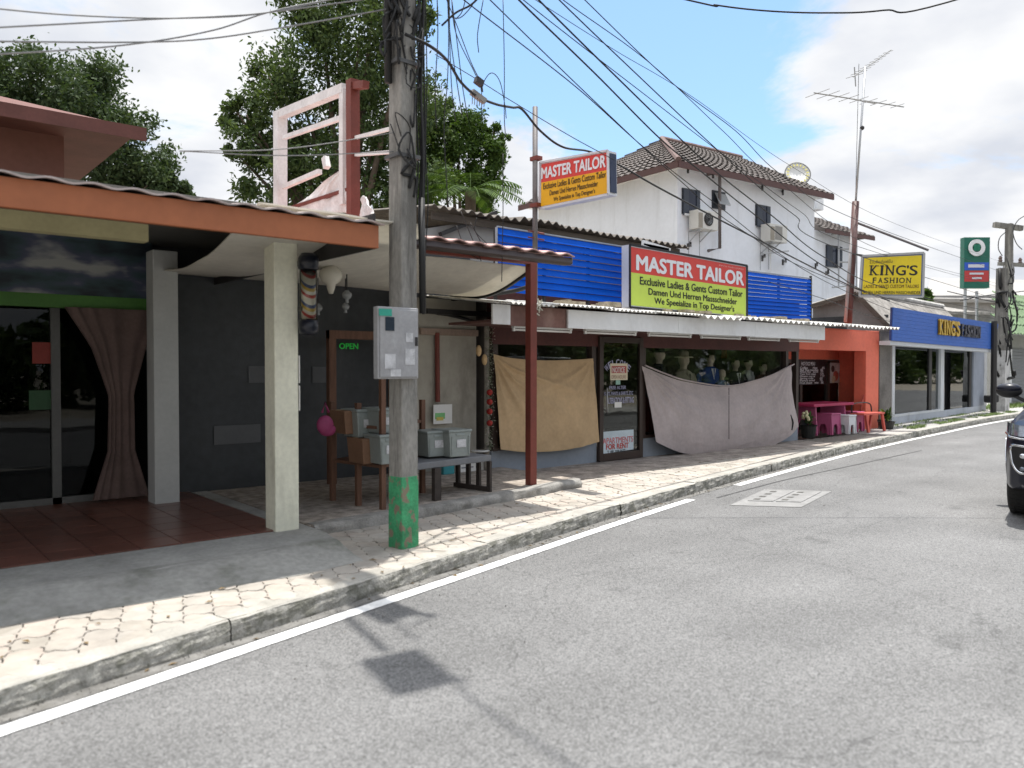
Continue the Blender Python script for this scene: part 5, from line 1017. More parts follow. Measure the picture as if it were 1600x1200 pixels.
def aircon(u0, v0, u1, v1, lab, fan=True):
    P0 = WP(u0, v0); r = thing('air_conditioner', lab, 'air conditioner', tuple(WP(u0, v1) - nW * .1))
    quadbox(MB(), u0, v0, u1, v1, WP, .12, .5).build('casing', AC, r, bevel=.015)
    cc_ = WP(u0 + (u1 - u0) * .52, (v0 + v1) / 2 - 1) - nW * .502; rr_ = (P0.z - WP(u0, v1).z) * .36
    if fan:
        MB().lathe(cc_, [(rr_, 0), (rr_, .012), (rr_ * .94, .014), (rr_ * .94, .002)], 22, -nW, cap=False).build('fan_ring', DARK, r); MB().lathe(cc_, [(rr_ * .93, .001), (rr_ * .93, .004)], 22, -nW).build('fan_opening', mat('fan_dark', (.02, .02, .02), .6), r)
        for k in range(3): MB().lathe(cc_, [(rr_ * (.3 + .2 * k), .012), (rr_ * (.3 + .2 * k) + .008, .012), (rr_ * (.3 + .2 * k) + .008, .018)], 20, -nW, cap=False).build('guard_ring', STEEL, r)
    else:
        quadbox(MB(), u0 + 8, v0 + 3, u1 - 8, v1 - 3, WP, .50, .506).build('grille', mat('ac_grille', (.25, .24, .22), .6), r)
    quadbox(MB(), u0 + .5, v0 + 3, u0 + 7, v1 - 3, WP, .503, .507).build('side_grille', mat('ac_grille2', (.30, .27, .22), .6), r)
    for uu in (u0 + 4, u1 - 10):
        a = WP(uu, v1); m = MB(); m.bar(a - nW * .0, a - nW * .52, .03, .03); m.bar(a - nW * .0 - Vector((0, 0, .35)), a - nW * .5, .025, .025); m.build('bracket', STEEL, r)
        MB().tube([a - Vector((0, 0, .0)), a - Vector((0, 0, .9))], .014, 5).build('hose', mat('grey_hose', (.3, .31, .33), .6), r)
aircon(1072, 333, 1103, 362, 'white air conditioner with round fan under the left dark window of the white house')
aircon(1184, 354, 1211, 381, 'white boxy air conditioner under the right dark window of the white house', False)
PIP = mat('grey_brown_pipe', (.15, .13, .13), .5, .1)
dp = MB().tube([WP(1098, 275) - nW * .2, WP(1117, 270) - nW * .2, WP(1117, 389) - nW * .2, WP(1099, 393) - nW * .2], .055, 8); tag(dp.build('drain_pipe', PIP, smooth=True), 'grey-brown drain pipe down the white house front between its windows', 'pipe')
for i, (a, b) in enumerate((((1058, 387), (1078, 383)), ((1174, 405), (1194, 400)), ((1206, 411), (1227, 408)), ((1257, 417), (1276, 414)), ((1277, 425), (1290, 428)), ((1058, 269), (1075, 265)), ((1097, 277), (1112, 272)), ((1174, 296), (1190, 293)), ((1206, 303), (1222, 299)))):
    m = MB(); pa, pb = WP(*a) - nW * .45, WP(*b) - nW * .02; m.bar(pb, pa, .06, .06); m.bar(pa - Vector((0, 0, .12)), pa + Vector((0, 0, .08)), .05, .05, (1, 0, 0)); m.bar(pb - Vector((0, 0, .05)), pb + Vector((0, 0, .1)), .05, .05, (1, 0, 0))
    tag(m.build('wall_bracket', DARK), ['black bracket low under the fan air conditioner', 'black bracket below the boxy air conditioner', 'second black bracket right of the boxy air conditioner', 'black bracket above the right end of the blue screen', 'small black bracket at the right end of the blue screen top', 'bracket under the eave at the left corner of the white house', 'bracket under the eave at the top of the drain pipe', 'bracket under the eave above the right window', 'bracket under the eave, rightmost on the white house'][i], 'bracket', 'brackets on the white house wall')
tv = thing('riser_pipe', 'thin white riser pipe with a cross arm below the boxy air conditioner', 'pipe', tuple(WP(1198, 424)))
MB().tube([WP(1198, 424) - nW * .15, WP(1198, 384) - nW * .15], .03, 6).build('riser', WHITE, tv); MB().bar(WP(1186, 397) - nW * .15, WP(1213, 395) - nW * .5, .05, .05).build('cross_arm', STEEL, tv)
# satellite dish on the roof
dcn = WP2(1246, 272, .9); dr_ = .40
sd_ = thing('satellite_dish', 'round white dish with pale yellow lettering ring on the right end of the brown roof', 'satellite dish', tuple(dcn - Vector((0, 0, .6))))
ax_ = (Vector((0, 0, CZ)) - dcn); ax_.z = 0; ax_ = (ax_.normalized() + Vector((.62, -.0, .25))).normalized()
ax_ = (-nW * .75 - dW * .55 + Vector((0, 0, .35))).normalized(); rr_ = .47
MB().lathe(dcn, [(.05, -.12), (rr_ * .7, -.06), (rr_, .02), (rr_, .05), (rr_ * .7, -.01), (.02, -.06)], 32, ax_).build('bowl', PLASTW, sd_, smooth=True)
MB().lathe(dcn, [(rr_ * 1.0, -.04), (rr_ * 1.04, .0), (rr_ * 1.04, .06), (rr_ * .99, .06)], 32, ax_, cap=False).build('rim', mat('dish_rim', (.10, .10, .09), .5), sd_, smooth=True)
t_ = MB(); aa = ax_.orthogonal().normalized(); bb = ax_.cross(aa)
for k in range(18):
    an = k * 2 * math.pi / 18; e_ = aa * math.cos(an) + bb * math.sin(an); f_ = ax_.cross(e_); c_ = dcn + e_ * rr_ * .8 + ax_ * .045
    t_.add([c_ - f_ * .03 - e_ * .05, c_ + f_ * .03 - e_ * .05, c_ + f_ * .03 + e_ * .05, c_ - f_ * .03 + e_ * .05], [(0, 1, 2, 3)])
t_.build('lettering', mat('dish_yellow', (.55, .50, .18), .5), sd_)
MB().tube([dcn - ax_ * .1, dcn - ax_ * .35 - Vector((0, 0, .35)), dcn - Vector((0, 0, .75)) - ax_ * .35], .03, 6).build('mount', DARK, sd_)
# lower wing on the right
wg = thing('white_annexe', 'lower white wing with its own brown roof right of the white house', 'house', tuple(C1))
a = WP2(1272, 400, 1.2); b = WP2(1338, 400, 1.2); zt2 = WP2(1290, 362, 1.2).z; b_ = Vector((b.x, b.y, 0)); a_ = Vector((a.x, a.y, 0))
MB().prism([a_, b_, b_ + nW * 4, a_ + nW * 4], (0, 0, zt2)).build('wall', WHW, wg)
e0 = a_ - nW * .5; e1_ = b_ + dW * .5 - nW * .5; e0.z = e1_.z = zt2 - .05; rz_ = WP2(1275, 341, 3.0).z; h0 = a_ + nW * 1.8; h1 = b_ - dW * .2 + nW * 1.8; h0.z = h1.z = rz_
roofslope('roof_slope', e0, e1_, h1, h0, 7, wg); MB().bar(e0 - Vector((0, 0, .05)), e1_ - Vector((0, 0, .05)), .05, .14).build('eaves_board', RFA, wg)
MB().add([e1_, e1_ + nW * 4.4, h1], [(0, 1, 2)]).build('hip', RT, wg)
pf2 = lambda u, v: WP2(u, v, 1.2)
w_ = quadbox(MB(), 1290, 384, 1313, 418, pf2, -.02, .05).build('window', mat('window_frame_dark', 0), wg); quadbox(MB(), 1290, 385, 1298, 417, pf2, .05, .09).build('shutter', SHUT, w_); quadbox(MB(), 1305, 386, 1313, 417, pf2, .05, .09).build('shutter', SHUT, w_); quadbox(MB(), 1299, 387, 1304, 416, pf2, .05, .055).build('pane', NAV, w_)
rk2 = thing('steel_rack', 'tall grey steel pipe frame standing against the white annexe', 'frame', tuple(pf2(1298, 452)))
for (a, b) in (((1298, 368), (1298, 450)), ((1326, 370), (1326, 452)), ((1287, 368), (1302, 366)), ((1316, 373), (1330, 370)), ((1288, 450), (1310, 448)), ((1298, 411), (1324, 411)), ((1298, 391), (1326, 391))): MB().tube([pf2(*a) - nW * .35, pf2(*b) - nW * .35], .035, 6).build('pipe', STEEL, rk2)
tag(quadbox(MB(), 1273, 311, 1283, 328, lambda u, v: WP2(u, v, 1.0), -.3, .1).build('roof_cabinet', WHITE), 'small white box at the right top corner of the white house', 'box')
# ================================================================== ORANGE SHOP
YO = 9.05; YB = 10.1
osx = thing('orange_shop', 'orange-painted recessed snack shop with pillar, dark windows and menu boards', 'shop', (17, YO, .14))
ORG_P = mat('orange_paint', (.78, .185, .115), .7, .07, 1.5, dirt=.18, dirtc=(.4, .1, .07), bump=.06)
pL = G(1353, 668, .14); pR = G(1372, 668, .14); YO = pR.y; xo0 = X1 + .02; xp0 = YP(1353, 600, YO).x; xp1 = YP(1373, 600, YO).x
zhd = YP(1300, 547, YO).z; zht = 2.50
MB().box((xp0, YO, .1), (xp1, YO + .3, zht)).build('pillar', ORG_P, osx, bevel=.01)
MB().box((xo0 - .3, YO, zhd), (xp0 - .003, YO + .28, zht - .031)).build('lintel', ORG_P, osx)
MB().box((xo0 - .3, YB, YP(1300, 562, YB).z), (xp1 + .0, YB + .1, 2.46)).build('upper_wall', mat('orange_shade', (.70, .16, .095), .75, .1, 2), osx)  # darker copy of the orange paint, recess shade put into its colour
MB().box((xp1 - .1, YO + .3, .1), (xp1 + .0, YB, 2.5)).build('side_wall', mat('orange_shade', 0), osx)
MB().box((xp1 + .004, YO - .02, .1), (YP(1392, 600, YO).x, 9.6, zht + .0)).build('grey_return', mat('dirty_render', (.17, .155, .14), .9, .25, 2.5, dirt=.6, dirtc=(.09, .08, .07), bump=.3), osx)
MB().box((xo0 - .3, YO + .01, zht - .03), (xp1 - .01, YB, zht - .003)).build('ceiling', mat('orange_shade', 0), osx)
zw = YP(1300, 563, YB).z; xw = YP(1345, 600, YB).x
MB().box((xo0 + .2, YB + .03, .9 + .0), (xw, YB + .04, zw - .05)).build('pane', GLASS, osx); MB().box((xo0 + .1, YB + .0, .12), (xw, YB + .12, .42)).build('low_wall', DKIN, osx)
MB().box((xo0 + .2, YB + .03, .42), (xw, YB + .04, .9)).build('pane', GLASS, osx)
for u in (1251, 1294, 1341): x = YP(u, 600, YB).x; MB().box((x - .05, YB - .02, .14), (x + .05, YB + .09, zw)).build('mullion', BROWNF, osx)
MB().box((xo0 + .2, YB - .02, zw - .08), (xw, YB + .09, zw)).build('transom', BROWNF, osx); MB().box((xo0 + .2, YB - .02, YP(1270, 632, YB).z), (xw, YB + .05, YP(1270, 629, YB).z)).build('transom', BROWNF, osx)
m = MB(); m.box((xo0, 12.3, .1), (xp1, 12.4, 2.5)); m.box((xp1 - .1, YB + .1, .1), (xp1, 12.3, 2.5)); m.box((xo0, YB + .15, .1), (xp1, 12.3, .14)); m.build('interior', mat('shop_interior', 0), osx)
x = YP(1334, 600, YB).x; MB().box((x, YB + .01, .42), (xw + .3, YB + .03, zw)).build('timber_panel', mat('warm_timber', (.13, .085, .06), .7, .2, 3), osx)
mn = thing('menu_board', 'dark menu board with rows of pale writing in the left window of the orange shop', 'menu board', tuple(YP(1270, 598, YB)))
m0 = YP(1248, 600, YB - .03); m1 = YP(1291, 600, YB - .03); zm0, zm1 = YP(1270, 601, YB - .03).z, YP(1270, 562, YB - .03).z
MB().box((m0.x, YB - .03, zm0), (m1.x, YB - .02, zm1)).build('board', mat('board_black', (.02, .014, .015), .4), mn)
rw = MB(); rnd = random.Random(21)
text_mesh(rw, 'FAST FOOD MENU', YP(1252, 571, YB - .031), (1, 0, 0), (0, 0, 1), .62, .085, (0, -1, 0), .002, .01)
rows = ['Coffee      Hot      45', 'Pad Thai noodles   80', 'Fried rice   pork   70', 'Tom Yam soup      120', 'Green curry      110', 'Spring rolls        60', 'Papaya salad      70', 'Fruit shake   mix   50']
for i, s in enumerate(rows):
    v = 575.5 + i * 3.3; text_mesh(rw, s, (m0.x + .05, YB - .031, YP(1270, v + 1.0, YB).z), (1, 0, 0), (0, 0, 1), m1.x - m0.x - .12 - .15 * rnd.random(), .055, (0, -1, 0), .002, .012)
rw.build('lettering', TXTW, mn)
fpo = thing('food_poster', 'picture poster of dishes and drinks in the right window of the orange shop', 'poster', tuple(YP(1312, 597, YB)))
q0 = YP(1297, 600, YB - .03); q1 = YP(1330, 600, YB - .03); z0_, z1_ = YP(1312, 598, YB).z, YP(1312, 567, YB).z
MB().box((q0.x, YB - .03, z0_), (q1.x, YB - .025, z1_)).build('sheet', mat('poster_pale', (.50, .47, .45), .4, .2, 6), fpo)
pc_ = [(.12, .7, .09, (.05, .03, .03)), (.35, .72, .12, (.62, .6, .58)), (.25, .35, .14, (.5, .13, .09)), (.5, .4, .1, (.6, .2, .2)), (.68, .62, .16, (.25, .33, .4)), (.7, .35, .11, (.5, .4, .3)), (.86, .3, .09, (.12, .06, .04)), (.15, .18, .1, (.55, .45, .3)), (.5, .14, .1, (.6, .5, .25)), (.82, .8, .1, (.06, .1, .12))]
for k, (a, b, r_, c) in enumerate(pc_):
    w_ = q1.x - q0.x; h_ = z1_ - z0_; MB().lathe((q0.x + a * w_, YB - .031 - k * .0006, z0_ + b * h_), [(r_ * w_ * .9, 0), (r_ * w_ * .8, .0005)], 9, (0, -1, 0)).build('picture', mat('dish%d' % k, c, .4, .2, 20), fpo)
# table, stools, chairs
PINK = mat('pink_plastic', (.48, .11, .23), .45, .06, 4); PINKD = mat('crimson_plastic', (.42, .03, .10), .45, .06); CORAL = mat('coral_plastic', (.62, .12, .09), .45, .06)
def legpanel(m, a, b, z1, t=.03):          # moulded stool side with an arch cut out
    a = Vector(a); b = Vector(b); d = b - a; n = Vector((-d.y, d.x, 0)).normalized() * t
    prof = [(0, 0), (.28, 0), (.30, .35), (.38, .52), (.62, .52), (.70, .35), (.72, 0), (1, 0), (.94, 1), (.06, 1)]
    P = [a + d * s + Vector((0, 0, (z1 - a.z) * h)) for s, h in prof]
    for tri in ((0, 1, 2, 9), (2, 3, 9), (3, 4, 8, 9), (4, 5, 8), (5, 6, 7, 8)): m.prism([P[i] for i in tri], n)
def stool(c, z, w_, h, m_, lab, nm='plastic_stool', d_=None):
    d_ = d_ or w_; r = thing(nm, lab, 'stool', (c.x, c.y, z))
    MB().box((c.x - w_ / 2, c.y - d_ / 2, z + h - .035), (c.x + w_ / 2, c.y + d_ / 2, z + h)).build('seat', m_, r, bevel=.01)
    for s in (-1, 1):
        m = MB(); legpanel(m, (c.x - w_ * .52, c.y + s * (d_ / 2 - .02), z), (c.x + w_ * .52, c.y + s * (d_ / 2 - .02), z), z + h - .035, .02 * -s); m.build('side_panel', m_, r)
        m = MB(); legpanel(m, (c.x + s * (w_ / 2 - .01), c.y - d_ * .52, z), (c.x + s * (w_ / 2 - .01), c.y + d_ * .52, z), z + h - .035, .02 * s); m.build('side_panel', m_, r)
    return r
zf = .135
tcn = G(1290, 676, zf)
tb = thing('pink_table', 'crimson and pink plastic table in front of the orange shop windows', 'table', (tcn.x, tcn.y, zf))
ta = G(1273, 680, zf); T0 = YP(1262, 634, ta.y); T1 = YP(1325, 634, ta.y); zt_t = .82
MB().box((T0.x, ta.y - .15, zt_t - .06), (T1.x, ta.y + .62, zt_t)).build('tabletop', PINKD, tb, bevel=.015)
for u in (1296, 1318):
    pass
for x in (T0.x + .25, T1.x - .25):
    m = MB(); legpanel(m, (x, ta.y - .10, zf), (x, ta.y + .55, zf), zt_t - .06, .04); m.build('leg_panel', PINK, tb)
s1 = G(1293, 678, zf); stool(Vector((s1.x - .0, s1.y + .0, 0)), zf, .42, .47, PINK, 'front pink plastic stool by the table leg'); s2 = G(1318, 672, zf); s2 = YP(1322, 600, 8.8); stool(Vector((s2.x, s2.y, 0)), zf, .34, .42, WHITE, 'small white plastic stool between the pink stools'); s3 = G(1334, 672, zf); s3 = YP(1334, 600, 9.0); stool(Vector((s3.x, s3.y, 0)), zf, .36, .46, PINK, 'right pink plastic stool behind the white one')
def pchair(c, z, rz, m_, lab, back=None):
    r = thing('plastic_chair', lab, 'chair', (c.x, c.y, z)); ro = Matrix.Rotation(rz, 3, 'Z')
    def T(x, y, zz_): return Vector((c.x, c.y, z)) + ro @ Vector((x, y, zz_))
    MB().hexa([T(-.23, -.22, .40), T(.23, -.22, .40), T(.21, .22, .38), T(-.21, .22, .38)], [T(-.23, -.22, .43), T(.23, -.22, .43), T(.21, .22, .41), T(-.21, .22, .41)]).build('seat', m_, r, bevel=.008)
    for x in (-.2, .2):
        for y in (-.2, .2): MB().bar(T(x, y, .41), T(x * 1.12, y * 1.15, 0), .045, .03, (0, 1, 0)).build('leg', m_, r)
    if back:
        m = MB(); m.tube([T(-.22, .22, .40), T(-.23, .27, .68), T(-.17, .29, .80), T(0, .30, .86), T(.17, .29, .80), T(.23, .27, .68), T(.22, .22, .40)], .022, 8); m.build('back_frame', m_, r, smooth=True)
        MB().hexa([T(-.20, .235, .48), T(.20, .235, .48), T(.20, .25, .48), T(-.20, .25, .48)], [T(-.17, .275, .79), T(.17, .275, .79), T(.17, .29, .79), T(-.17, .29, .79)]).build('back_panel', back, r)
    else:
        m = MB()
        for x in (-.2, -.07, .07, .2): m.tube([T(x, .22, .40), T(x * 1.1, .28, .78)], .014, 6)
        m.tube([T(-.24, .28, .78), T(.24, .28, .78)], .02, 6); m.build('back_frame', m_, r, smooth=True)
    for x in (-.25, .25): MB().tube([T(x, .25, .60), T(x, -.15, .62), T(x, -.2, .42)], .018, 6).build('arm', m_, r, smooth=True)
    return r
c1 = YP(1331, 600, 9.5); pchair(Vector((c1.x, c1.y, 0)), zf, R_(-160), CORAL, 'coral chair with dark brown back panel facing the table', mat('brown_panel', (.09, .06, .05), .7)) 
bc = YP(1358, 600, 8.72); bc.z = zf; cb = thing('coral_bench', 'low coral bench with dark iron rail by the orange pillar', 'bench', (bc.x, bc.y, zf))
for (a, b, w_, h_) in (((-.55, 0, .42), (.45, 0, .42), .32, .04),): MB().bar(bc + Vector(a), bc + Vector(b), w_, h_).build('seat', CORAL, cb)
for x in (-.4, .38): MB().bar(bc + Vector((x, -.12, .42)), bc + Vector((x + .1, -.14, 0)), .05, .05).build('leg', CORAL, cb); MB().bar(bc + Vector((x, .12, .42)), bc + Vector((x - .08, .14, 0)), .05, .05).build('leg', CORAL, cb)
MB().tube(spline([bc + Vector((-.5, .15, .42)), bc + Vector((-.45, .17, .62)), bc + Vector((0, .18, .66)), bc + Vector((.4, .17, .62)), bc + Vector((.45, .15, .42))], 5), .016, 6).build('rail', DARK, cb)
# plants
GRN = mat('leaf_green', (.05, .12, .025), .5, .35, 7, trans=.25); GRN2 = mat('leaf_lime', (.20, .28, .05), .5, .3, 7, trans=.25); POT = mat('dark_pot', (.02, .02, .018), .6, .2); FLW = mat('cream_flower', (.62, .58, .35), .7)
def blade(m, base, d, l, w_, droop, n=5):
    d = Vector(d).normalized(); up = Vector((0, 0, 1)); pts = []
    for i in range(n + 1):
        t = i / n; p = base + d * l * t + up * (-droop * l * t * t); pts.append(p)
    sdv = d.cross(up); sdv = sdv.normalized() if sdv.length > .01 else Vector((1, 0, 0))
    vs = []; 
    for i, p in enumerate(pts): ww = w_ * math.sin(math.pi * min(.12 + .88 * i / n, .999)) ; vs += [p - sdv * ww, p + sdv * ww]
    m.add(vs, [(2 * i, 2 * i + 1, 2 * i + 3, 2 * i + 2) for i in range(n)])
def plant(c, h, r, pot_h, m1, m2, lab, seed, nl=60, flower=False, kind='potted_plant', cat='plant', lw=.022):
    rr_ = random.Random(seed); t = thing(kind, lab, cat, tuple(c))
    if pot_h: MB().lathe(c, [(r * .42, 0), (r * .55, pot_h * .9), (r * .62, pot_h), (r * .5, pot_h), (r * .48, pot_h * .85)], 16).build('pot', POT, t)
    a = MB(); b = MB()
    for k in range(nl):
        an = rr_.random() * 6.283; el = rr_.uniform(.25, 1.4); d = Vector((math.cos(an) * math.cos(el), math.sin(an) * math.cos(el), math.sin(el))); base = Vector(c) + Vector((rr_.uniform(-.3, .3) * r * .6, rr_.uniform(-.3, .3) * r * .6, pot_h + rr_.random() * (h - pot_h) * .5))
        blade(a if rr_.random() < .6 else b, base, d, rr_.uniform(.45, .9) * (h - pot_h) * .8, lw * rr_.uniform(.6, 1.3), rr_.uniform(.2, .7), 4)
    a.build('foliage', m1, t); b.build('foliage', m2, t)
    if flower:
        m = MB(); 
        for k in range(9): m.ball(Vector(c) + Vector((rr_.uniform(-.22, -.05), rr_.uniform(-.1, .05), h * .75 + rr_.uniform(-.08, .08))), .035, 7, 5)
        m.build('blossom', FLW, t)
    return t
p1_ = G(1263, 684, zf); plant(Vector((p1_.x, p1_.y, zf)), .62, .30, .27, GRN, GRN, 'potted plant with cream blossoms in a dark pot at the corner of the lilac cloth', 3, 90, True)
p2_ = G(1385, 670, zf); plant(Vector((p2_.x, p2_.y, zf)), .55, .34, .18, GRN, GRN2, 'potted leafy plant with yellow-green leaves right of the orange pillar', 4, 90, lw=.03)
p3_ = G(1374, 668, zf); plant(Vector((p3_.x, p3_.y + .1, zf)), .62, .3, .2, GRN, GRN, 'dark potted plant directly against the orange pillar foot', 6, 60)
m = MB(); rr_ = random.Random(9); 
for k in range(5200):
    x = rr_.uniform(19.6, 30); y = ky(x) + .22 + abs(rr_.gauss(0, .22)) if rr_.random() < .75 else float(np.interp(x, [19.6, 30], [9.15, 10.45])) - abs(rr_.gauss(0, .1))
    if mnoise.noise(Vector((x * 1.1, y * 1.5, 3))) < -.02: continue
    if y < ky(x) + .19: continue
    a_ = rr_.random() * 6.28; blade(m, Vector((x, y, .12)), (math.cos(a_) * .5, math.sin(a_) * .5, 1), rr_.uniform(.04, .13), .006, .3, 2)
tag(m.build('grass_tufts', mat('weed_green', (.10, .15, .035), .7, .35, 4, trans=.2)), 'weeds and short grass growing along the pavement before the blue fascia shop', 'grass')['kind'] = 'stuff'
m = MB()
for k in range(1500):
    x = rr_.uniform(30.5, 36); y = rr_.uniform(10.4, 11.5); a_ = rr_.random() * 6.28; blade(m, Vector((x, y, .12)), (math.cos(a_) * .5, math.sin(a_) * .5, 1), rr_.uniform(.06, .25), .012, .3, 2)
tag(m.build('grass_tufts', mat('weed_green', 0)), 'taller grass at the foot of the white painted pole far right', 'grass')['kind'] = 'stuff'
# ================================================================== KING'S SHOP
AK = R_(6.3); K0 = G(1402, 661, .14); kd = Vector((math.cos(AK), math.sin(AK), 0)); kn = Vector((-kd.y, kd.x, 0)); KA = (K0.x, K0.y)
def KPt(u, v, d=0.0): o = kn * d; return LP(u, v, (K0.x + o.x, K0.y + o.y), (K0.x + kd.x + o.x, K0.y + kd.y + o.y))
def kbox(m, P0, P1, z0, z1, d0, d1):
    a = Vector((P0.x, P0.y, 0)); b = Vector((P1.x, P1.y, 0))
    pa = K0 + kd * ((a - K0).dot(kd)); pb = K0 + kd * ((b - K0).dot(kd)); q = [pa + kn * d0, pb + kn * d0, pb + kn * d1, pa + kn * d1]
    return m.hexa([(p.x, p.y, z0) for p in q], [(p.x, p.y, z1) for p in q])
ks = thing('fashion_shop', 'fashion shop with large plate windows in white frames under a blue fascia', 'shop', (K0.x + 4, K0.y + .5, .14))
WF = mat('white_window_frame', (.62, .64, .66), .5, .05, dirt=.2)
zg0 = KPt(1402, 651).z; zg1 = KPt(1402, 541).z; k0, k1 = KPt(1394, 600), KPt(1541, 600)
kbox(MB(), k0, k1, .1, zg0, 0, .25).build('plinth', mat('pale_blue_plinth', (.46, .49, .54), .7, .06, 2, dirt=.3), ks)
for (u0, u1) in ((1393, 1397), (1469, 1474), (1537, 1541)): kbox(MB(), KPt(u0, 600), KPt(u1, 600), zg0, zg1 + .1, -.02, .12).build('frame_post', WF, ks)
kbox(MB(), k0, k1, zg1, zg1 + .13, -.01, .14).build('frame_head', WF, ks); kbox(MB(), KPt(1397, 600), KPt(1469, 600), zg0, zg0 + .06, -.01, .14).build('frame_sill', WF, ks)
kbox(MB(), KPt(1397, 600), KPt(1469, 600), zg0 + .06, zg1, .05, .06).build('pane', GLASS, ks); kbox(MB(), KPt(1474, 600), KPt(1521, 600), zg0, zg1, .05, .06).build('pane', GLASS, ks)
kbox(MB(), KPt(1521, 600), KPt(1537, 600), zg0, zg1, .0, .12).build('wall_panel', mat('blue_grey_wall', (.33, .36, .42), .7, .08), ks)
kbox(MB(), KPt(1453, 600), KPt(1457, 600), zg0, zg1, .02, .09).build('mullion', DARK, ks); kbox(MB(), KPt(1516, 600), KPt(1519, 600), zg0, zg1, .02, .09).build('mullion', DARK, ks)
kbox(MB(), KPt(1439, 600), KPt(1443, 600), .3, zg1, .5, .8).build('inner_column', mat('grey_inner', (.2, .2, .2), .6), ks); kbox(MB(), KPt(1500, 600), KPt(1516, 600), .3, 2.4, .5, .6).build('inner_wall', mat('grey_blue_inner', (.12, .13, .16), .6), ks)
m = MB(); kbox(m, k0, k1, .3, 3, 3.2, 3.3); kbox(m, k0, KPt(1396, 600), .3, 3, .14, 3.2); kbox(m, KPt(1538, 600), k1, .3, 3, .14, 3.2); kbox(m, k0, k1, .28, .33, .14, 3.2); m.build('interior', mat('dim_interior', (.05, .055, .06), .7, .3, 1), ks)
# fascia box with boards
FB = mat('fascia_blue', (.035, .12, .44), .6, .08, 4, dirt=.25, dirtc=(.08, .13, .42), stretch=(1, 1, 5), bump=.1)
fa, fbv = KPt(1396, 480, -.55), KPt(1560, 506, -.55); fa0, fb0 = KPt(1394, 532, -.55), KPt(1555, 546, -.55); fz1 = fa.z; fz0 = fa0.z
print('kings fascia z', fa.z, fbv.z, fa0.z, fb0.z, 'x', fa.x, fbv.x)
fa.z = fz1; nb = 9
fs_ = thing('blue_fascia', 'long blue boarded shop fascia with raised yellow KING\'S and dark FASHION letters', 'fascia sign', tuple((fa0 + fb0) / 2))
for i in range(nb):
    t0, t1 = i / nb, (i + .97) / nb; a0, b0, a1, b1 = fa0.lerp(fa, t0), fb0.lerp(fbv, t0), fa0.lerp(fa, t1), fb0.lerp(fbv, t1); th_ = kn * .02
    MB().hexa([a0, b0, b0 + th_, a0 + th_], [a1, b1, b1 + th_, a1 + th_]).build('board', FB, fs_)
MB().hexa([fa0 + kn * .022, fb0 + kn * .022, fb0 + kn * .07, fa0 + kn * .07], [fa + kn * .022, fbv + kn * .022, fbv + kn * .07, fa + kn * .07]).build('backing', mat('fascia_back', (.05, .07, .2), .7), fs_)
def fpt(s, t): return fa0.lerp(fb0, s).lerp(fa.lerp(fbv, s), t)
def s_of(u): 
    p = KPt(u, 520, -.55); return ((p - fa0).dot(kd)) / ((fb0 - fa0).dot(kd))
YEL = mat('gold_letters', (.55, .36, .05), .5, .1); GRYL = mat('dark_grey_letters', (.07, .07, .09), .5, .1)
SERIF = {'K': [(0, 0, .42), (0, 1, .42), (.62, 0, .38), (.6, 1, .38)], 'I': [(0, 0, 1), (0, 1, 1)], 'N': [(-.08, 0, .36), (-.08, 1, .3), (.72, 1, .34)], 'F': [(-.06, 0, .5), (.88, .78, .08)], 'A': [(-.08, 0, .36), (.72, 0, .36)], 'H': [(-.08, 0, .36), (-.08, 1, .36), (.7, 0, .36), (.7, 1, .36)], 'S': [], 'O': [], 'G': [(.6, .42, .44)], "'": []}
def serif_word(word, P, X, U, W_, H_, n, depth, m_, parent, bold=.03, thick=0.0, nm='letter', gap=.12):
    X = Vector(X).normalized(); U = Vector(U).normalized(); n = Vector(n).normalized(); wd = {'I': .42, "'": .22, 'N': 1.1, 'K': 1.05, 'G': 1.0, 'H': 1.1, 'O': 1.05, 'A': 1.05, 'F': .85, 'S': .8}
    tot = sum(wd[c] + gap for c in word) - gap; sc_ = W_ / tot; x = 0
    for ch in word:
        w_ = wd[ch] * sc_; m = MB(); hh_ = H_ * (.3 if ch == "'" else 1); off = H_ - hh_; iw = w_ * (.72 if ch != 'I' else .45) if ch not in 'SOG' else w_; ix = (w_ - iw) / 2
        text_mesh(m, ch, P + X * (x + ix) + U * off, X, U, iw, hh_, n, depth, bold)
        for (fx_, fy_, fw_) in SERIF[ch]:
            h_ = H_ * .085; a = P + X * (x + max(fx_, 0) * w_ * (1 if ch != 'I' else 1)) + U * ((H_ - h_) * fy_) + n * (depth + .0004); b = a + X * min(fw_ * w_, w_ - max(fx_, 0) * w_); m.add([a, b, b + U * h_, a + U * h_], [(0, 1, 2, 3)])
        if thick:
            pass
            base = list(m.v); nv = len(base); ff = [f for f in m.f]; m2 = MB(); 
            for k in range(4): m2.add([Vector(v) - n * thick * k / 3 for v in base], ff)
            m = m2
        m.build(nm, m_, parent); x += w_ + gap * sc_
Pk = fpt(s_of(1463), .34); serif_word("KING'S", Pk, kd, (0, 0, 1), (fpt(s_of(1495), .34) - Pk).length, .40, -kn, .06, YEL, fs_, .04, .04)
Pk = fpt(s_of(1498), .36); serif_word('FASHION', Pk, kd, (0, 0, 1), (fpt(s_of(1528), .36) - Pk).length, .34, -kn, .06, GRYL, fs_, .04, .04)
a0, b0 = fa0 - Vector((0, 0, .10)), fb0 - Vector((0, 0, .10)); MB().hexa([a0 + kn * .05, b0 + kn * .05, b0 + kn * .3, a0 + kn * .3], [fa0 + kn * .05 - Vector((0, 0, .004)), fb0 + kn * .05 - Vector((0, 0, .004)), fb0 + kn * .3 - Vector((0, 0, .004)), fa0 + kn * .3 - Vector((0, 0, .004))]).build('under_rail', WF, fs_)
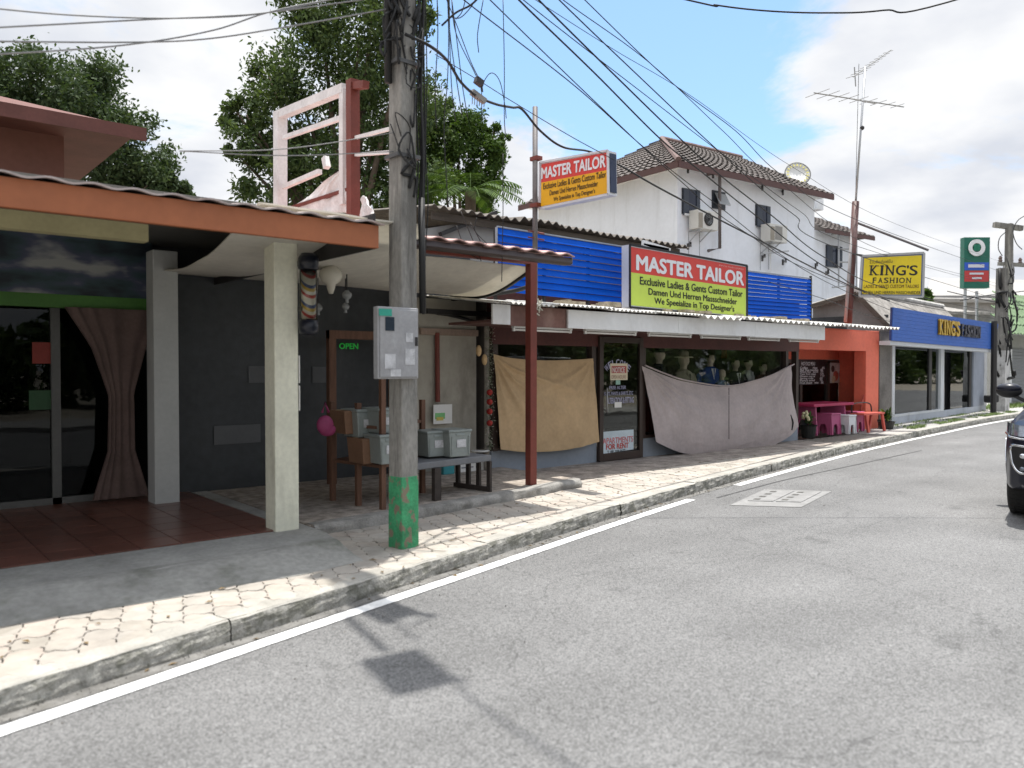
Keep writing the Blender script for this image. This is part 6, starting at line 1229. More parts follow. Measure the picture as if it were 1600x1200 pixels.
# gabled body of the shop
GRN_W = mat('grey_gable_wall', (.26, .255, .25), .85, .12, 1.2, dirt=.4, dirtc=(.14, .13, .12))
gpt = lambda u, v, x: XP(u, v, x)
gx_ = K0.x - .55; ga_, gr_, gb_ = XP(1390, 508, gx_), XP(1345, 457, gx_), XP(1270, 477, gx_)
gb2 = thing('gabled_hall', 'grey gabled building with asbestos roof behind the yellow sign and blue fascia', 'building', (gx_ + 3, gr_.y, 0))
MB().prism([(gx_, ga_.y, 0), (gx_, ga_.y, ga_.z - .05), (gx_, gr_.y, gr_.z - .06), (gx_, gb_.y, gb_.z - .05), (gx_, gb_.y, 0)], (.15, 0, 0)).build('gable_wall', GRN_W, gb2)
def slope(nm, A, B, length, m_, over=.2, pitch=.18, amp=.025):
    m = MB(); L_ = Vector(kd) * length; n_ = int(length / pitch * 5)
    def f(a, b): p = A.lerp(B, b) + L_ * a; return p + Vector((0, 0, amp * math.sin(2 * math.pi * a * length / pitch)))
    return m.grid(f, n_, 1, (0, 0, -.012)).build(nm, m_, gb2, smooth=True)
s0_ = Vector((gx_ - .25, ga_.y - .15, ga_.z - .05)); r0_ = Vector((gx_ - .25, gr_.y, gr_.z + .02)); OLDA = mat('old_asbestos', (.26, .245, .225), .9, .3, 5, dirt=.7, dirtc=(.12, .11, .10), dscale=3, bump=.3); slope('front_roof', s0_, r0_, 7.6, OLDA); slope('back_roof', Vector((gx_ - .25, gb_.y, gb_.z)), r0_, 7.6, OLDA)
MB().tube([r0_ + Vector((0, 0, .03)), r0_ + kd * 7.6 + Vector((0, 0, .03))], .08, 8).build('ridge_cap', ZINC, gb2)
for A, B in ((s0_, r0_), (r0_, Vector((gx_ - .25, gb_.y, gb_.z)))): MB().bar(A - Vector((.01, 0, .07)), B - Vector((.01, 0, .07)), .04, .12).build('barge_board', mat('weathered_board', 0), gb2)
# red post with antenna and yellow sign
pb0 = DP(1326, 497, 19.3); pt0 = DP(1337, 315, 19.3); pa_ = DP(1352, 104, 19.3)
ms = thing('sign_mast', 'leaning dark red steel mast holding the yellow sign and a thin aerial rod', 'mast', tuple(pb0 - Vector((0, 0, .3))))
MB().tube([pb0 - (pt0 - pb0) * .06, pt0], .085, 10).build('mast_tube', mat('dark_red_mast', (.10, .045, .04), .5, .15, 4, dirt=.4, dirtc=(.2, .16, .15)), ms, smooth=True)
MB().tube([pb0 + Vector((-.16, 0, -.1)), DP(1333, 345, 19.3)], .04, 8).build('mast_tube', mat('grey_lead_tube', (.3, .29, .29), .5), ms, smooth=True)
MB().tube([pt0 - (pt0 - pb0) * .05, pa_], .025, 6).build('aerial_rod', STEEL, ms, smooth=True)
an_ = thing('tv_aerial', 'two yagi television aerials at the top of the sign mast against the clouds', 'aerial', tuple(DP(1348, 200, 19.3)))
ALU2 = mat('aerial_metal', (.32, .32, .31), .5, .05, metal=.4)
def yagi(p, q, n, l0, l1, nm='boom'):
    p = Vector(p); q = Vector(q); d = (q - p).normalized(); s = Vector((-d.y, d.x, 0)).normalized()
    if s.length < .1: s = Vector((1, 0, 0))
    MB().tube([p, q], .016, 6).build('boom', ALU2, an_); m = MB()
    for i in range(n):
        t = (i + .3) / n; c = p.lerp(q, t); l = l0 + (l1 - l0) * t; m.tube([c - s * l, c + s * l], .007, 5)
    m.build('elements', ALU2, an_)['kind'] = 'stuff'
yagi(DP(1333, 120, 19.0), DP(1392, 78, 20.2), 9, .22, .12); yagi(DP(1272, 145, 18.6), DP(1412, 167, 20.2), 9, .35, .18)
for u0, v0, u1, v1 in ((1335, 105, 1337, 135), (1323, 153, 1368, 162)): MB().tube([DP(u0, v0, 19.2), DP(u1, v1, 19.2)], .014, 5).build('dipole', ALU2, an_)
MB().ball(DP(1347, 200, 19.3), .055, 10, 8).build('coil', DARK, an_, smooth=True)
MB().tube([DP(1336, 338, 19.3), DP(1342, 100, 19.4)], .006, 4).build('lead_wire', BLACK, ms)
ya, yb_, ya0, yb0 = DP(1347, 400, 19.0), DP(1444, 395, 18.6), DP(1343, 463, 19.0), DP(1442, 464, 18.6)
nY = (ya - ya0).cross(yb_ - ya).normalized(); nY = nY if nY.dot(Vector((0, 0, CZ)) - ya) > 0 else -nY
YL = mat('sign_yellow', (.64, .50, .015), .5, .06, 2, dirt=.25, dirtc=(.45, .33, .03), bump=0)
ys_ = signbox('yellow_sign', "yellow KING'S FASHION sign with grey frame hanging from the leaning mast", ya, yb_, ya0, yb0, nY, .22, .5, mat('sign_grey_edge', (.35, .36, .36), .5, .05, dirt=.3), YL, YL,
    [('LADIES & GENTS CUSTOM TAILORS', .06, .93, .205, .285, mat('brown_print', (.09, .03, .01), .5, bump=0), .012), ('DAMEN UND HERREN MASSCHNEIDER', .03, .96, .06, .135, TXTK, .012)], ('ร้านคิงส์แฟชั่น', .13, .50, .80, .89, TXTK, .0), edge=.05, mback=mat('lead_blue', (.12, .15, .24), .5))
def yq(s, t): return ya0.lerp(yb0, s).lerp(ya.lerp(yb_, s), t)
serif_word("KING'S", yq(.13, .52), yb0 - ya0, ya - ya0, (yb0 - ya0).length * .76, (ya - ya0).length * .24, nY, .005, TXTK, ys_, .02, gap=.10)
serif_word('FASHION', yq(.19, .33), yb0 - ya0, ya - ya0, (yb0 - ya0).length * .62, (ya - ya0).length * .13, nY, .005, TXTK, ys_, .02, gap=.18)
MB().tube([DP(1339, 348, 19.3), DP(1451, 391, 18.6)], .03, 8).build('stay', mat('dark_stay', (.1, .09, .09), .5), ms); MB().bar(DP(1333, 397, 19.2), DP(1348, 399, 19.0), .04, .04).build('bracket', DARK, ms); MB().bar(DP(1333, 462, 19.2), DP(1346, 462, 19.0), .04, .04).build('bracket', DARK, ms)
# ================================================================== FAR RIGHT
def cbox(m, u0, v0, u1, v1, dep, dd, w_=None):
    A = DP(u0, v1, dep); B = DP(u1, v1, dep); z1_ = DP(u0, v0, dep).z; f = Vector((.643, .766, 0)) * dd
    return m.hexa([A, B, B + f, A + f], [(A.x, A.y, z1_), (B.x, B.y, z1_), ((B + f).x, (B + f).y, z1_), ((A + f).x, (A + f).y, z1_)])
gsn = thing('pylon_sign', 'tall green pylon sign with white ring emblem above blue and red stripes', 'sign', tuple(DP(1526, 600, 38)))
cbox(MB(), 1506, 371, 1546, 450, 38, .35).build('cabinet', mat('green_cabinet', (.015, .13, .09), .4), gsn)
def cface(u0, v0, u1, v1, c, nm, off=.02, name='stripe'):
    A = DP(u0, v1, 38 - off); B = DP(u1, v1, 38 - off); T = DP(u0, v0, 38 - off); f = Vector((.643, .766, 0)) * .01; MB().hexa([A, B, B + f, A + f], [(A.x, A.y, T.z), (B.x, B.y, T.z), ((B + f).x, (B + f).y, T.z), ((A + f).x, (A + f).y, T.z)]).build(name, mat(nm, c, .45, .04), gsn)
cface(1507, 404, 1545, 409, (.5, .2, .22), 'stripe_pink'); cface(1507, 410, 1545, 422, (.03, .10, .5), 'stripe_blue'); cface(1507, 423, 1545, 440, (.48, .05, .05), 'stripe_red')
for (v0, v1, u0, u1) in ((413, 418, 1513, 1538), (426, 429, 1515, 1537), (433, 436, 1519, 1534)): cface(u0, v0, u1, v1, (.6, .6, .65), 'stripe_white', .05, 'worn_print')
rc = DP(1526, 387, 37.9); fdir = Vector((-.643, -.766, 0)); px_m = 38 / 1240
MB().lathe(rc, [(7 * px_m, 0), (13 * px_m, 0), (13 * px_m, .03), (7 * px_m, .03), (7 * px_m, 0)], 28, fdir, cap=False).build('ring', WHITE, gsn)
for k in range(4):
    an = R_(45 + 90 * k); c = rc + (Vector((.766, -.643, 0)) * math.cos(an) + Vector((0, 0, 1)) * math.sin(an)) * 3.2 * px_m; MB().lathe(c, [(3 * px_m, .02), (3 * px_m, .04)], 14, fdir).build('leaf_emblem', mat('emblem_green', (.02, .2, .12), .5), gsn)
MB().tube([DP(1526, 455, 38.2), DP(1526, 600, 38.2)], .07, 10).build('column', STEEL, gsn); MB().tube([DP(1508, 450, 38.2), DP(1508, 560, 38.2)], .07, 8).build('column', STEEL, gsn)
hal = thing('warehouse', 'grey block building with pale sheet roof in the blurred distance behind the pylon sign', 'building', tuple(DP(1500, 600, 46)))
cbox(MB(), 1440, 487, 1560, 640, 44, 10).build('wall', mat('grey_block_wall', (.22, .22, .215), .85, .2, .8, dirt=.5), hal)
A, B, C_, D_ = DP(1470, 462, 50), DP(1545, 480, 44), DP(1556, 492, 43.5), DP(1432, 490, 43.5); m = MB(); m.hexa([D_, C_, B + Vector((3, 3, 0)), A + Vector((1, 3, 0))], [D_ + Vector((0, 0, .15)), C_ + Vector((0, 0, .15)), B + Vector((3, 3, .15)), A + Vector((1, 3, .15))]); m.build('roof', OLDA, hal)
h2 = thing('far_hall', 'long far hall with pale roof behind the warehouse', 'building', tuple(DP(1560, 600, 70)))
cbox(MB(), 1452, 462, 1720, 620, 66, 14).build('wall', GRN_W, h2); A = DP(1455, 434, 74); B = DP(1730, 440, 74); C_ = DP(1735, 470, 65.5); D_ = DP(1445, 466, 65.5); MB().add([D_, C_, B, A, D_ - Vector((0, 0, .3)), C_ - Vector((0, 0, .3)), B - Vector((0, 0, .3)), A - Vector((0, 0, .3))], [(0, 1, 2, 3), (7, 6, 5, 4), (0, 4, 5, 1), (1, 5, 6, 2), (3, 2, 6, 7), (0, 3, 7, 4)]).build('roof', mat('pale_sheet_roof', (.30, .29, .275), .7, .1, .5), h2)
gh = thing('shutter_shop', 'shop with grey roller shutter under a green tiled roof at the far right', 'shop', tuple(DP(1600, 620, 34)))
GRF = mat('green_roof_tile', (.13, .20, .10), .7, .25, 2, dirt=.4, dirtc=(.07, .10, .06))
gyy = DP(1572, 600, 33).y; ox_ = DP(1572, 600, 33).x
MB().box((ox_, gyy, .1), (ox_ + 12, gyy + 5, 3.0)).build('wall', mat('pale_shop_wall', (.40, .40, .38), .8, .1, 1), gh)
zs_ = YP(1590, 545, gyy - .05).z; m = MB(); n_ = 16
for i in range(n_): m.box((ox_ + .35, gyy - .06 - (i % 2) * .015, .2 + i * (zs_ - .2) / n_), (ox_ + 5, gyy - .004, .2 + (i + .92) * (zs_ - .2) / n_))
m.build('roller_shutter', mat('shutter_grey', (.20, .21, .22), .5, .08, 3), gh); MB().box((ox_ + .2, gyy - .1, .12), (ox_ + .34, gyy - .01, zs_ + .1)).build('shutter_guide', WHITE, gh)
for r_ in range(5):
    z0_ = 2.95 + r_ * .42; y0_ = gyy - 1.0 + r_ * .45; corr(MB(), YP(1569, 500, y0_).x, ox_ + 14, y0_, z0_, y0_ + .50, z0_ + .40, .35, .03, .03).build('roof_tier', GRF, gh, smooth=True)
MB().box((ox_ - .6, gyy - .98, 2.8), (ox_ + 12, gyy - .94, 2.95)).build('fascia', mat('weathered_board', 0), gh)
# far poles
P2 = Vector((DP(1577, 400, 36).x, DP(1577, 400, 36).y, 0)); zt2_ = DP(1573, 350, 36).z
fp = thing('utility_pole', 'far concrete utility pole with T cross arm against the sky at the far right', 'utility pole', tuple(P2), 'distant utility poles')
MB().hexa([P2 + Vector((a * .17, b * .17, 0)) for a, b in ((-1, -1), (1, -1), (1, 1), (-1, 1))], [P2 + Vector((a * .13 - .05, b * .13, zt2_)) for a, b in ((-1, -1), (1, -1), (1, 1), (-1, 1))]).build('shaft', POLEC, fp)
for (u0, v0, u1, v1, w_) in ((1553, 351, 1597, 357, .22), (1560, 412, 1612, 415, .16)): MB().bar(DP(u0, v0, 36), DP(u1, v1, 36), w_, w_).build('cross_arm', POLEC, fp)
for (u, v) in ((1563, 408), (1580, 408), (1594, 411)): MB().lathe(DP(u, v + 2, 36), [(.05, 0), (.10, .08), (.06, .14), (.09, .2), (.03, .3)], 8).build('insulator', mat('brown_insulator', (.12, .08, .07), .3), fp)
P3 = G(1563, 642, .12); fp2 = thing('utility_pole', 'shorter cable-draped utility pole with white painted foot beside the blue fascia', 'utility pole', tuple(P3), 'distant utility poles')
d3 = P3.dot(Vector((.643, .766, 0))); z3 = DP(1563, 420, d3).z
MB().hexa([P3 + Vector((a * .2, b * .2, 0)) for a, b in ((-1, -1), (1, -1), (1, 1), (-1, 1))], [Vector((P3.x + a * .14, P3.y + b * .14, z3)) for a, b in ((-1, -1), (1, -1), (1, 1), (-1, 1))]).build('shaft', POLEC, fp2)
MB().hexa([P3 + Vector((a * .21, b * .21, 0)) for a, b in ((-1, -1), (1, -1), (1, 1), (-1, 1))], [Vector((P3.x + a * .19, P3.y + b * .19, 2.2)) for a, b in ((-1, -1), (1, -1), (1, 1), (-1, 1))]).build('painted_foot', mat('peeling_white', (.55, .54, .52), .8, .15, 4, dirt=.7, dirtc=(.14, .13, .12), dscale=4), fp2)
m = MB(); rr_ = random.Random(4)
for k in range(40):
    c = Vector((P3.x + rr_.uniform(-.25, .35), P3.y - .25 + rr_.uniform(-.1, .3), rr_.uniform(1.0, z3))); m.tube(spline([c + Vector((rr_.uniform(-.3, .3), rr_.uniform(-.1, .1), rr_.uniform(-.6, .6))) for _ in range(3)], 3), rr_.choice([.02, .03, .05]), 4)
m.tube(spline([(P3.x + .5, P3.y, z3 - 1), (P3.x + .9, P3.y, z3 - 1.6), (P3.x + .5, P3.y, z3 - 2.2), (P3.x + .1, P3.y, z3 - 1.6), (P3.x + .5, P3.y, z3 - 1)], 6), .02, 5)
m.build('cable_clutter', BLACK, fp2, smooth=True); m = MB(); p_ = DP(1551, 622, d3 - .5); m.box((p_.x - .25, p_.y - .1, p_.z - .15), (p_.x + .3, p_.y + .2, p_.z + .1)); m.build('black_box', BLACK, fp2, bevel=.04)
# second dark post by it
m = MB(); a = G(1552, 646, .12); tag(MB().tube([a, a + Vector((0, 0, 3.0))], .09, 8).build('dark_post', DARK), 'dark narrow post between the blue fascia shop and the white painted pole', 'post')
# ================================================================== CAR
CARP = mat('midnight_paint', (.008, .009, .018), .30, .03, 3, bump=0, spec=.25, coat=.22); CHR = mat('chrome', (.65, .66, .68), .12, .02, bump=0, metal=1.0); TYR = mat('tyre_rubber', (.022, .021, .02), .85, .15, 14, bump=.4, bscale=90, dirt=.3, dirtc=(.06, .055, .05)); RIM = mat('alloy_rim', (.4, .4, .42), .25, .03, metal=.9)
PLB = mat('black_trim', (.014, .014, .015), .5, .05, bump=.05); LENS = glass_mat('lens', (.85, .88, .9), 1.3)
def build_car(label, pos, rz, paint):
    r = thing('parked_car' if 0 else 'suv_car', label, 'car', (0, 0, 0)); st = []
    key = [(2.40, .66, .50, .93, .70), (2.36, .76, .42, 1.00, .80), (2.24, .86, .37, 1.06, .93), (2.05, .905, .36, 1.10, .99), (1.7, .925, .35, 1.14, 1.02), (1.1, .93, .34, 1.19, 1.04), (.9, .93, .33, 1.20, 1.05), (0, .93, .33, 1.16, 1.06), (-1.4, .93, .33, 1.16, 1.07), (-2.0, .915, .36, 1.16, 1.07), (-2.28, .87, .42, 1.14, 1.03), (-2.38, .80, .5, 1.1, 1.0)]
    ks_ = [k[0] for k in key][::-1]; X = sorted(set([round(v, 3) for v in np.linspace(-2.38, 2.40, 70)] + ks_)); secs = []
    for x in X:
        w_, zb, zt, zs = [float(np.interp(x, ks_, [k[i] for k in key][::-1])) for i in (1, 2, 3, 4)]; zo = zb
        for xw in (1.42, -1.42):
            d = abs(x - xw)
            if d < .455: zo = max(zo, .38 + math.sqrt(.455 ** 2 - d * d))
        zo = min(zo, zs - .1); fl = .02 if zo > zb + .02 else 0
        half = [(0, zb), (w_ * .55, zb), (w_ * .68, zo if zo > zb + .01 else zb), (w_ * .97, zo + .0), (w_ + fl, zo + .04), (w_ + fl * .6, (zo + zs) / 2 + .02), (w_ * .975, zs), (w_ * .90, zs + (zt - zs) * .55), (w_ * .72, zt - .015), (w_ * .4, zt), (0, zt + .01)]
        secs.append([(x, y, z) for y, z in half] + [(x, -y, z) for y, z in half[-2:0:-1]])
    n = len(secs[0]); m = MB(); m.add([p for s in secs for p in s], [(i * n + j, i * n + (j + 1) % n, (i + 1) * n + (j + 1) % n, (i + 1) * n + j) for i in range(len(secs) - 1) for j in range(n)] + [tuple(range(n)), tuple((len(secs) - 1) * n + j for j in range(n))[::-1]])
    body = m.build('body', paint, r, smooth=True); sm = body.modifiers.new('es', 'EDGE_SPLIT'); sm.split_angle = R_(50)
    # cabin
    kc = [(1.15, .80, 1.17, 1.18), (.95, .80, 1.18, 1.28), (.25, .72, 1.18, 1.74), (-.3, .70, 1.18, 1.81), (-1.3, .69, 1.16, 1.80), (-2.05, .66, 1.14, 1.72), (-2.3, .70, 1.12, 1.2)]
    m = MB(); secs = []
    for x, wt, z0, z1 in kc: wb = .84; secs.append([(x, wb, z0 - .04), (x, wb * .99, z0), (x, wt + .02, z1 - .08), (x, wt * .9, z1 - .01), (x, 0, z1), (x, -wt * .9, z1 - .01), (x, -wt - .02, z1 - .08), (x, -wb * .99, z0), (x, -wb, z0 - .04)])
    n = 9; m.add([p for s in secs for p in s], [(i * n + j, i * n + j + 1, (i + 1) * n + j + 1, (i + 1) * n + j) for i in range(len(secs) - 1) for j in range(n - 1)]); m.build('cabin', paint, r)
    GL = mat('tinted_glass', (.012, .015, .018), .06, .02, bump=0, spec=.8)
    m = MB(); m.hexa([(1.06, .66, 1.235), (1.06, -.66, 1.235), (1.0, -.66, 1.235), (1.0, .66, 1.235)], [(.31, .58, 1.73), (.31, -.58, 1.73), (.25, -.58, 1.70), (.25, .58, 1.70)]); m.build('windscreen', GL, r)
    for s in (-1, 1):
        m = MB(); m.hexa([(.80, s * .835, 1.20), (-1.9, s * .835, 1.19), (-1.9, s * .81, 1.19), (.80, s * .81, 1.20)], [(.22, s * .75, 1.66), (-1.8, s * .72, 1.66), (-1.8, s * .69, 1.66), (.22, s * .72, 1.66)]); m.build('side_window', GL, r)
        # mirror
        m = MB(); vs = []; 
        mr_ = MB().ball((.86, s * .995, 1.335), 1, 20, 12, (.085, .135, .085)); o = mr_.build('mirror', PLB, r, smooth=True)
        MB().ball((.875, s * .995, 1.362), 1, 18, 10, (.08, .130, .062)).build('mirror_cap', paint, o, smooth=True); MB().bar((.86, s * .84, 1.22), (.86, s * .95, 1.28), .05, .04).build('mirror_arm', PLB, o)
        # headlight
        hl = MB().grid(lambda a, b: (float(np.interp(.50 + .405 * a, [.5, .66, .76, .86, .905], [2.42, 2.42, 2.385, 2.275, 2.085])) + .012 - .07 * b, s * (.50 + .405 * a), .895 + .03 * a + b * (.085 + .03 * a)), 14, 6, (.014, 0, 0)).build('headlight', mat('headlight_glass', (.13, .15, .18), .08, .3, 40, bump=0, metal=.5, coat=1), r, smooth=True)
        MB().ball((2.40, s * .68, .955), .042, 14, 10).build('lamp', CHR, hl, smooth=True); MB().tube([(2.44, s * .5, .885), (2.435, s * .66, .887), (2.405, s * .76, .89), (2.30, s * .86, .90), (2.12, s * .91, .93)], .011, 6).build('chrome_strip', CHR, hl, smooth=True)
        # fog lamp with chrome surround
        fg = [(2.405, .60, .80), (2.38, .74, .815), (2.275, .845, .81), (2.27, .85, .72), (2.30, .82, .60), (2.37, .755, .545), (2.40, .69, .565), (2.41, .62, .64)]
        fgp = [(x + .012, s * y, z) for x, y, z in fg]; c = Vector((2.385, s * .73, .68)); o = MB().add([tuple(c)] + fgp, [(0, i + 1, (i + 1) % 8 + 1) for i in range(8)]).build('fog_recess', PLB, r)
        MB().tube(spline(fgp + [fgp[0]], 4), .014, 6).build('chrome_surround', CHR, o, smooth=True); MB().ball((2.41, s * .73, .72), .04, 12, 8, (.5, 1, .7)).build('fog_lamp', CHR, o, smooth=True); MB().ball((2.40, s * .74, .59), .028, 10, 6, (.6, 1, .8)).build('fog_lamp', mat('headlight_glass', 0), o, smooth=True)
        MB().tube(spline([(2.0, s * .915, .60), (1.93, s * .928, .72), (1.84, s * .932, .86)], 5), .008, 5).build('side_trim', CHR, r, smooth=True)
        MB().bar((-1.0, s * .95, .36), (.95, s * .95, .36), .06, .05).build('side_step', PLB, r)
        for xw in (1.42, -1.42):
            y0 = s * .80; w_ = thing_part('wheel', r)
            tp = [(.27, -.125), (.34, -.13), (.375, -.115), (.385, -.07), (.385, .07), (.375, .115), (.34, .13), (.27, .125)]
            m = MB().lathe((xw, y0, .385), tp, 40, (0, 1, 0), cap=False); t_ = m.build('tyre', TYR, w_, smooth=True)
            g_ = MB()
            for k in range(44):
                an = 2 * math.pi * k / 44; e = Vector((math.cos(an), 0, math.sin(an))); f_ = Vector((-math.sin(an), 0, math.cos(an))); c = Vector((xw, y0, .385)) + e * .3865
                for yy, sk in ((-.085, 1), (-.03, -1), (.03, 1), (.085, -1)): g_.bar(c + Vector((0, yy - .022, 0)) - f_ * .006 * sk, c + Vector((0, yy + .022, 0)) + f_ * .006 * sk, .034, .008, e)
            g_.build('tread_block', TYR, w_)
            MB().lathe((xw, y0 + s * .11, .385), [(.27, -.02), (.27, .015), (.24, .005), (.22, -.03), (.05, -.02), (.05, .02), (.001, .022)], 30, (0, s, 0), cap=False).build('rim', RIM, w_, smooth=True)
            for k in range(6):
                an = 2 * math.pi * k / 6; e = Vector((math.cos(an), 0, math.sin(an))); c = Vector((xw, y0 + s * .115, .385)); MB().bar(c + e * .04, c + e * .24, .05, .02, (0, 1, 0)).build('spoke', RIM, w_)
    gr_ = MB().box((2.37, -.48, .60), (2.405, .48, .92)).build('grille', PLB, r, bevel=.02)
    for k in range(5): MB().box((2.403, -.45, .64 + k * .055), (2.414, .45, .656 + k * .055)).build('grille_bar', CHR, gr_)
    MB().box((2.405, -.2, .47), (2.42, .2, .57)).build('number_plate', PAPER, r); MB().box((2.25, -.75, .40), (2.36, .75, .46)).build('skid_plate', mat('grey_trim', (.12, .12, .125), .5), r, bevel=.01)
    m = MB(); m.box((-1.9, -.62, .30), (1.9, .62, .42)); m.build('underbody', PLB, r)
    MB().tube([(-1.9, .6, 1.83), (-.3, .62, 1.86), (.1, .6, 1.80)], .02, 6).build('roof_rail', CHR, r); MB().tube([(-1.9, -.6, 1.83), (-.3, -.62, 1.86), (.1, -.6, 1.80)], .02, 6).build('roof_rail', CHR, r)
    r.location = pos; r.rotation_euler = (0, 0, rz); return r
def thing_part(name, parent):
    o = bpy.data.objects.new(name, None); col.objects.link(o); o.parent = parent; ORG[o.name] = Vector((0, 0, 0)); o.empty_display_size = .1; return o
RZ = R_(193); TP = G(1601, 806, 0); rot = Matrix.Rotation(RZ, 3, 'Z'); cpos = TP - rot @ Vector((1.46, -.80, 0))
build_car('dark midnight-blue SUV coming down the road, cut off by the right edge of the picture', (11.5, 2.6, 0), RZ, CARP)
# ================================================================== TREES
def leaf_mat(name, c, c2):
    m = bpy.data.materials.new(name); m.use_nodes = True; t = m.node_tree; b = t.nodes['Principled BSDF']; g = N(t, 'ShaderNodeNewGeometry')
    cr = N(t, 'ShaderNodeMixRGB'); cr.inputs[1].default_value = (*c, 1); cr.inputs[2].default_value = (*c2, 1); L(t, g.outputs['Random Per Island'], cr.inputs[0]); L(t, cr.outputs[0], b.inputs[0])
    b.inputs['Roughness'].default_value = .7; b.inputs['Specular IOR Level'].default_value = .2; tl = N(t, 'ShaderNodeBsdfTranslucent'); ms = N(t, 'ShaderNodeMixShader'); ms.inputs[0].default_value = .22; hs_ = N(t, 'ShaderNodeMixRGB', blend_type='MULTIPLY'); hs_.inputs[0].default_value = 1; hs_.inputs[2].default_value = (1.4, 1.5, .6, 1); L(t, cr.outputs[0], hs_.inputs[1]); L(t, hs_.outputs[0], tl.inputs[0])
    L(t, b.outputs[0], ms.inputs[1]); L(t, tl.outputs[0], ms.inputs[2]); L(t, ms.outputs[0], t.nodes['Material Output'].inputs[0]); return m
LF1 = leaf_mat('leaf_dark', (.035, .062, .024), (.11, .155, .055)); LF2 = leaf_mat('leaf_mid', (.03, .062, .015), (.085, .14, .03)); LF3 = leaf_mat('leaf_grey', (.03, .055, .025), (.07, .10, .045)); BARK = mat('bark', (.12, .09, .065), .9, .3, 6, bump=.6, stretch=(1, 1, .3))
def cloudleaves(blobs, n, size, rng, clumps=19):
    P = []; tot = sum(r ** 2 for _, r, _ in blobs)
    for c, r, sq_ in blobs:
        k = max(6, int(clumps * (r ** 1.2))); d = rng.normal(size=(k, 3)); d /= np.linalg.norm(d, axis=1)[:, None]; rad = rng.uniform(.3, 1.12, (k, 1)) ** .6; cc_ = np.array(c) + d * rad * r * np.array([1, 1, sq_])
        m_ = int(n * r ** 2 / tot); idx = rng.integers(0, k, m_); off = rng.normal(size=(m_, 3)) * r * .15; P.append(cc_[idx] + off)
    P = np.concatenate(P); m_ = len(P); a = rng.normal(size=(m_, 3)); a /= np.linalg.norm(a, axis=1)[:, None]; b = np.cross(a, rng.normal(size=(m_, 3))); b /= np.linalg.norm(b, axis=1)[:, None]; s = size * rng.uniform(.6, 1.35, (m_, 1))
    V = np.stack([P - a * s, P + b * s * .42 - a * s * .1, P + a * s, P - b * s * .42 - a * s * .1], 1).reshape(-1, 3); return V
def tree(label, base, blobs, n, size, m_, seed, trunk=.22, group='trees behind the shops'):
    rng = np.random.default_rng(seed); r = thing('tree', label, 'tree', tuple(base), group); V = cloudleaves(blobs, n, size, rng)
    V = V - np.array(org(r)); me = bpy.data.meshes.new('crown'); nn = len(V) // 4; me.vertices.add(len(V)); me.vertices.foreach_set('co', V.ravel()); me.loops.add(len(V)); me.loops.foreach_set('vertex_index', np.arange(len(V), dtype=np.int32)); me.polygons.add(nn); me.polygons.foreach_set('loop_start', np.arange(0, len(V), 4, dtype=np.int32)); me.polygons.foreach_set('loop_total', np.full(nn, 4, dtype=np.int32)); me.materials.append(m_); me.update(); me.validate()
    o = bpy.data.objects.new('crown', me); col.objects.link(o); o.parent = r; ORG[o.name] = org(r)
    b0 = Vector(base); cen = Vector(np.mean([c for c, _, _ in blobs], 0)); fork = b0.lerp(cen, .45); fork.x = b0.x + (cen.x - b0.x) * .3; fork.y = b0.y + (cen.y - b0.y) * .3
    MB().tube(spline([b0, b0.lerp(fork, .5) + Vector((.15, .1, 0)), fork], 6), [trunk * (1 - .4 * i / 12) for i in range(13)], 10).build('trunk', BARK, r, smooth=True)
    for c, rr_, _ in blobs: c = Vector(c); mid = fork.lerp(c, .55) + Vector((0, 0, rr_ * .25)); MB().tube(spline([fork - Vector((0, 0, .2)), mid, c], 5), [max(trunk * .5 * (1 - i / 11.5), .02) for i in range(11)], 7).build('limb', BARK, r, smooth=True)
    return r
def B(u, v, rp, d, sq_=.85): return (tuple(DP(u, v, d)), rp * d / 1240, sq_)
d = 19; g_ = DP(560, 700, d); tree('tall leafy green tree behind the utility pole with its crown in the picture top', (g_.x, g_.y, 0), [B(560, 60, 95, d), B(470, 150, 85, d), B(600, 170, 100, d), B(400, 215, 55, d), B(440, 270, 70, d), B(540, 290, 90, d), B(645, 30, 40, d - 1), B(665, 200, 45, d + 1), B(640, 300, 70, d), B(500, 10, 60, d), B(590, -50, 90, d), B(385, 180, 35, d), B(360, 160, 18, d), B(370, 240, 25, d), B(420, 120, 30, d)], 52000, .066, LF1, 1)
d = 21; g_ = DP(715, 700, d); tree('smaller bright green tree showing right of the utility pole above the old brown roof', (g_.x, g_.y, 0), [B(716, 225, 55, d), B(755, 240, 40, d), B(740, 290, 50, d), B(690, 270, 50, d), B(772, 205, 20, d), B(788, 225, 15, d), B(700, 190, 30, d)], 26000, .058, LF2, 2, .15)
d = 26; g_ = DP(120, 700, d); tree('dark rounded tree behind the terracotta house on the far left', (g_.x, g_.y, 0), [B(60, 140, 75, d), B(140, 170, 80, d), B(10, 200, 80, d), B(190, 235, 70, d), B(230, 290, 55, d), B(110, 260, 80, d), B(-70, 170, 80, d)], 52000, .085, LF3, 3)
d = 27; g_ = DP(270, 700, d); tree('low dark bush crown at the right end of the dark tree on the far left', (g_.x, g_.y, 0), [B(265, 285, 38, d), B(230, 300, 40, d), B(292, 305, 20, d)], 12000, .085, LF3, 5, .1)
d = 60; g_ = DP(1440, 600, d); tree('small distant green tree peeking out under the yellow sign', (g_.x, g_.y, 0), [B(1452, 462, 10, d), B(1440, 470, 9, d)], 1200, .3, LF2, 6, .1)
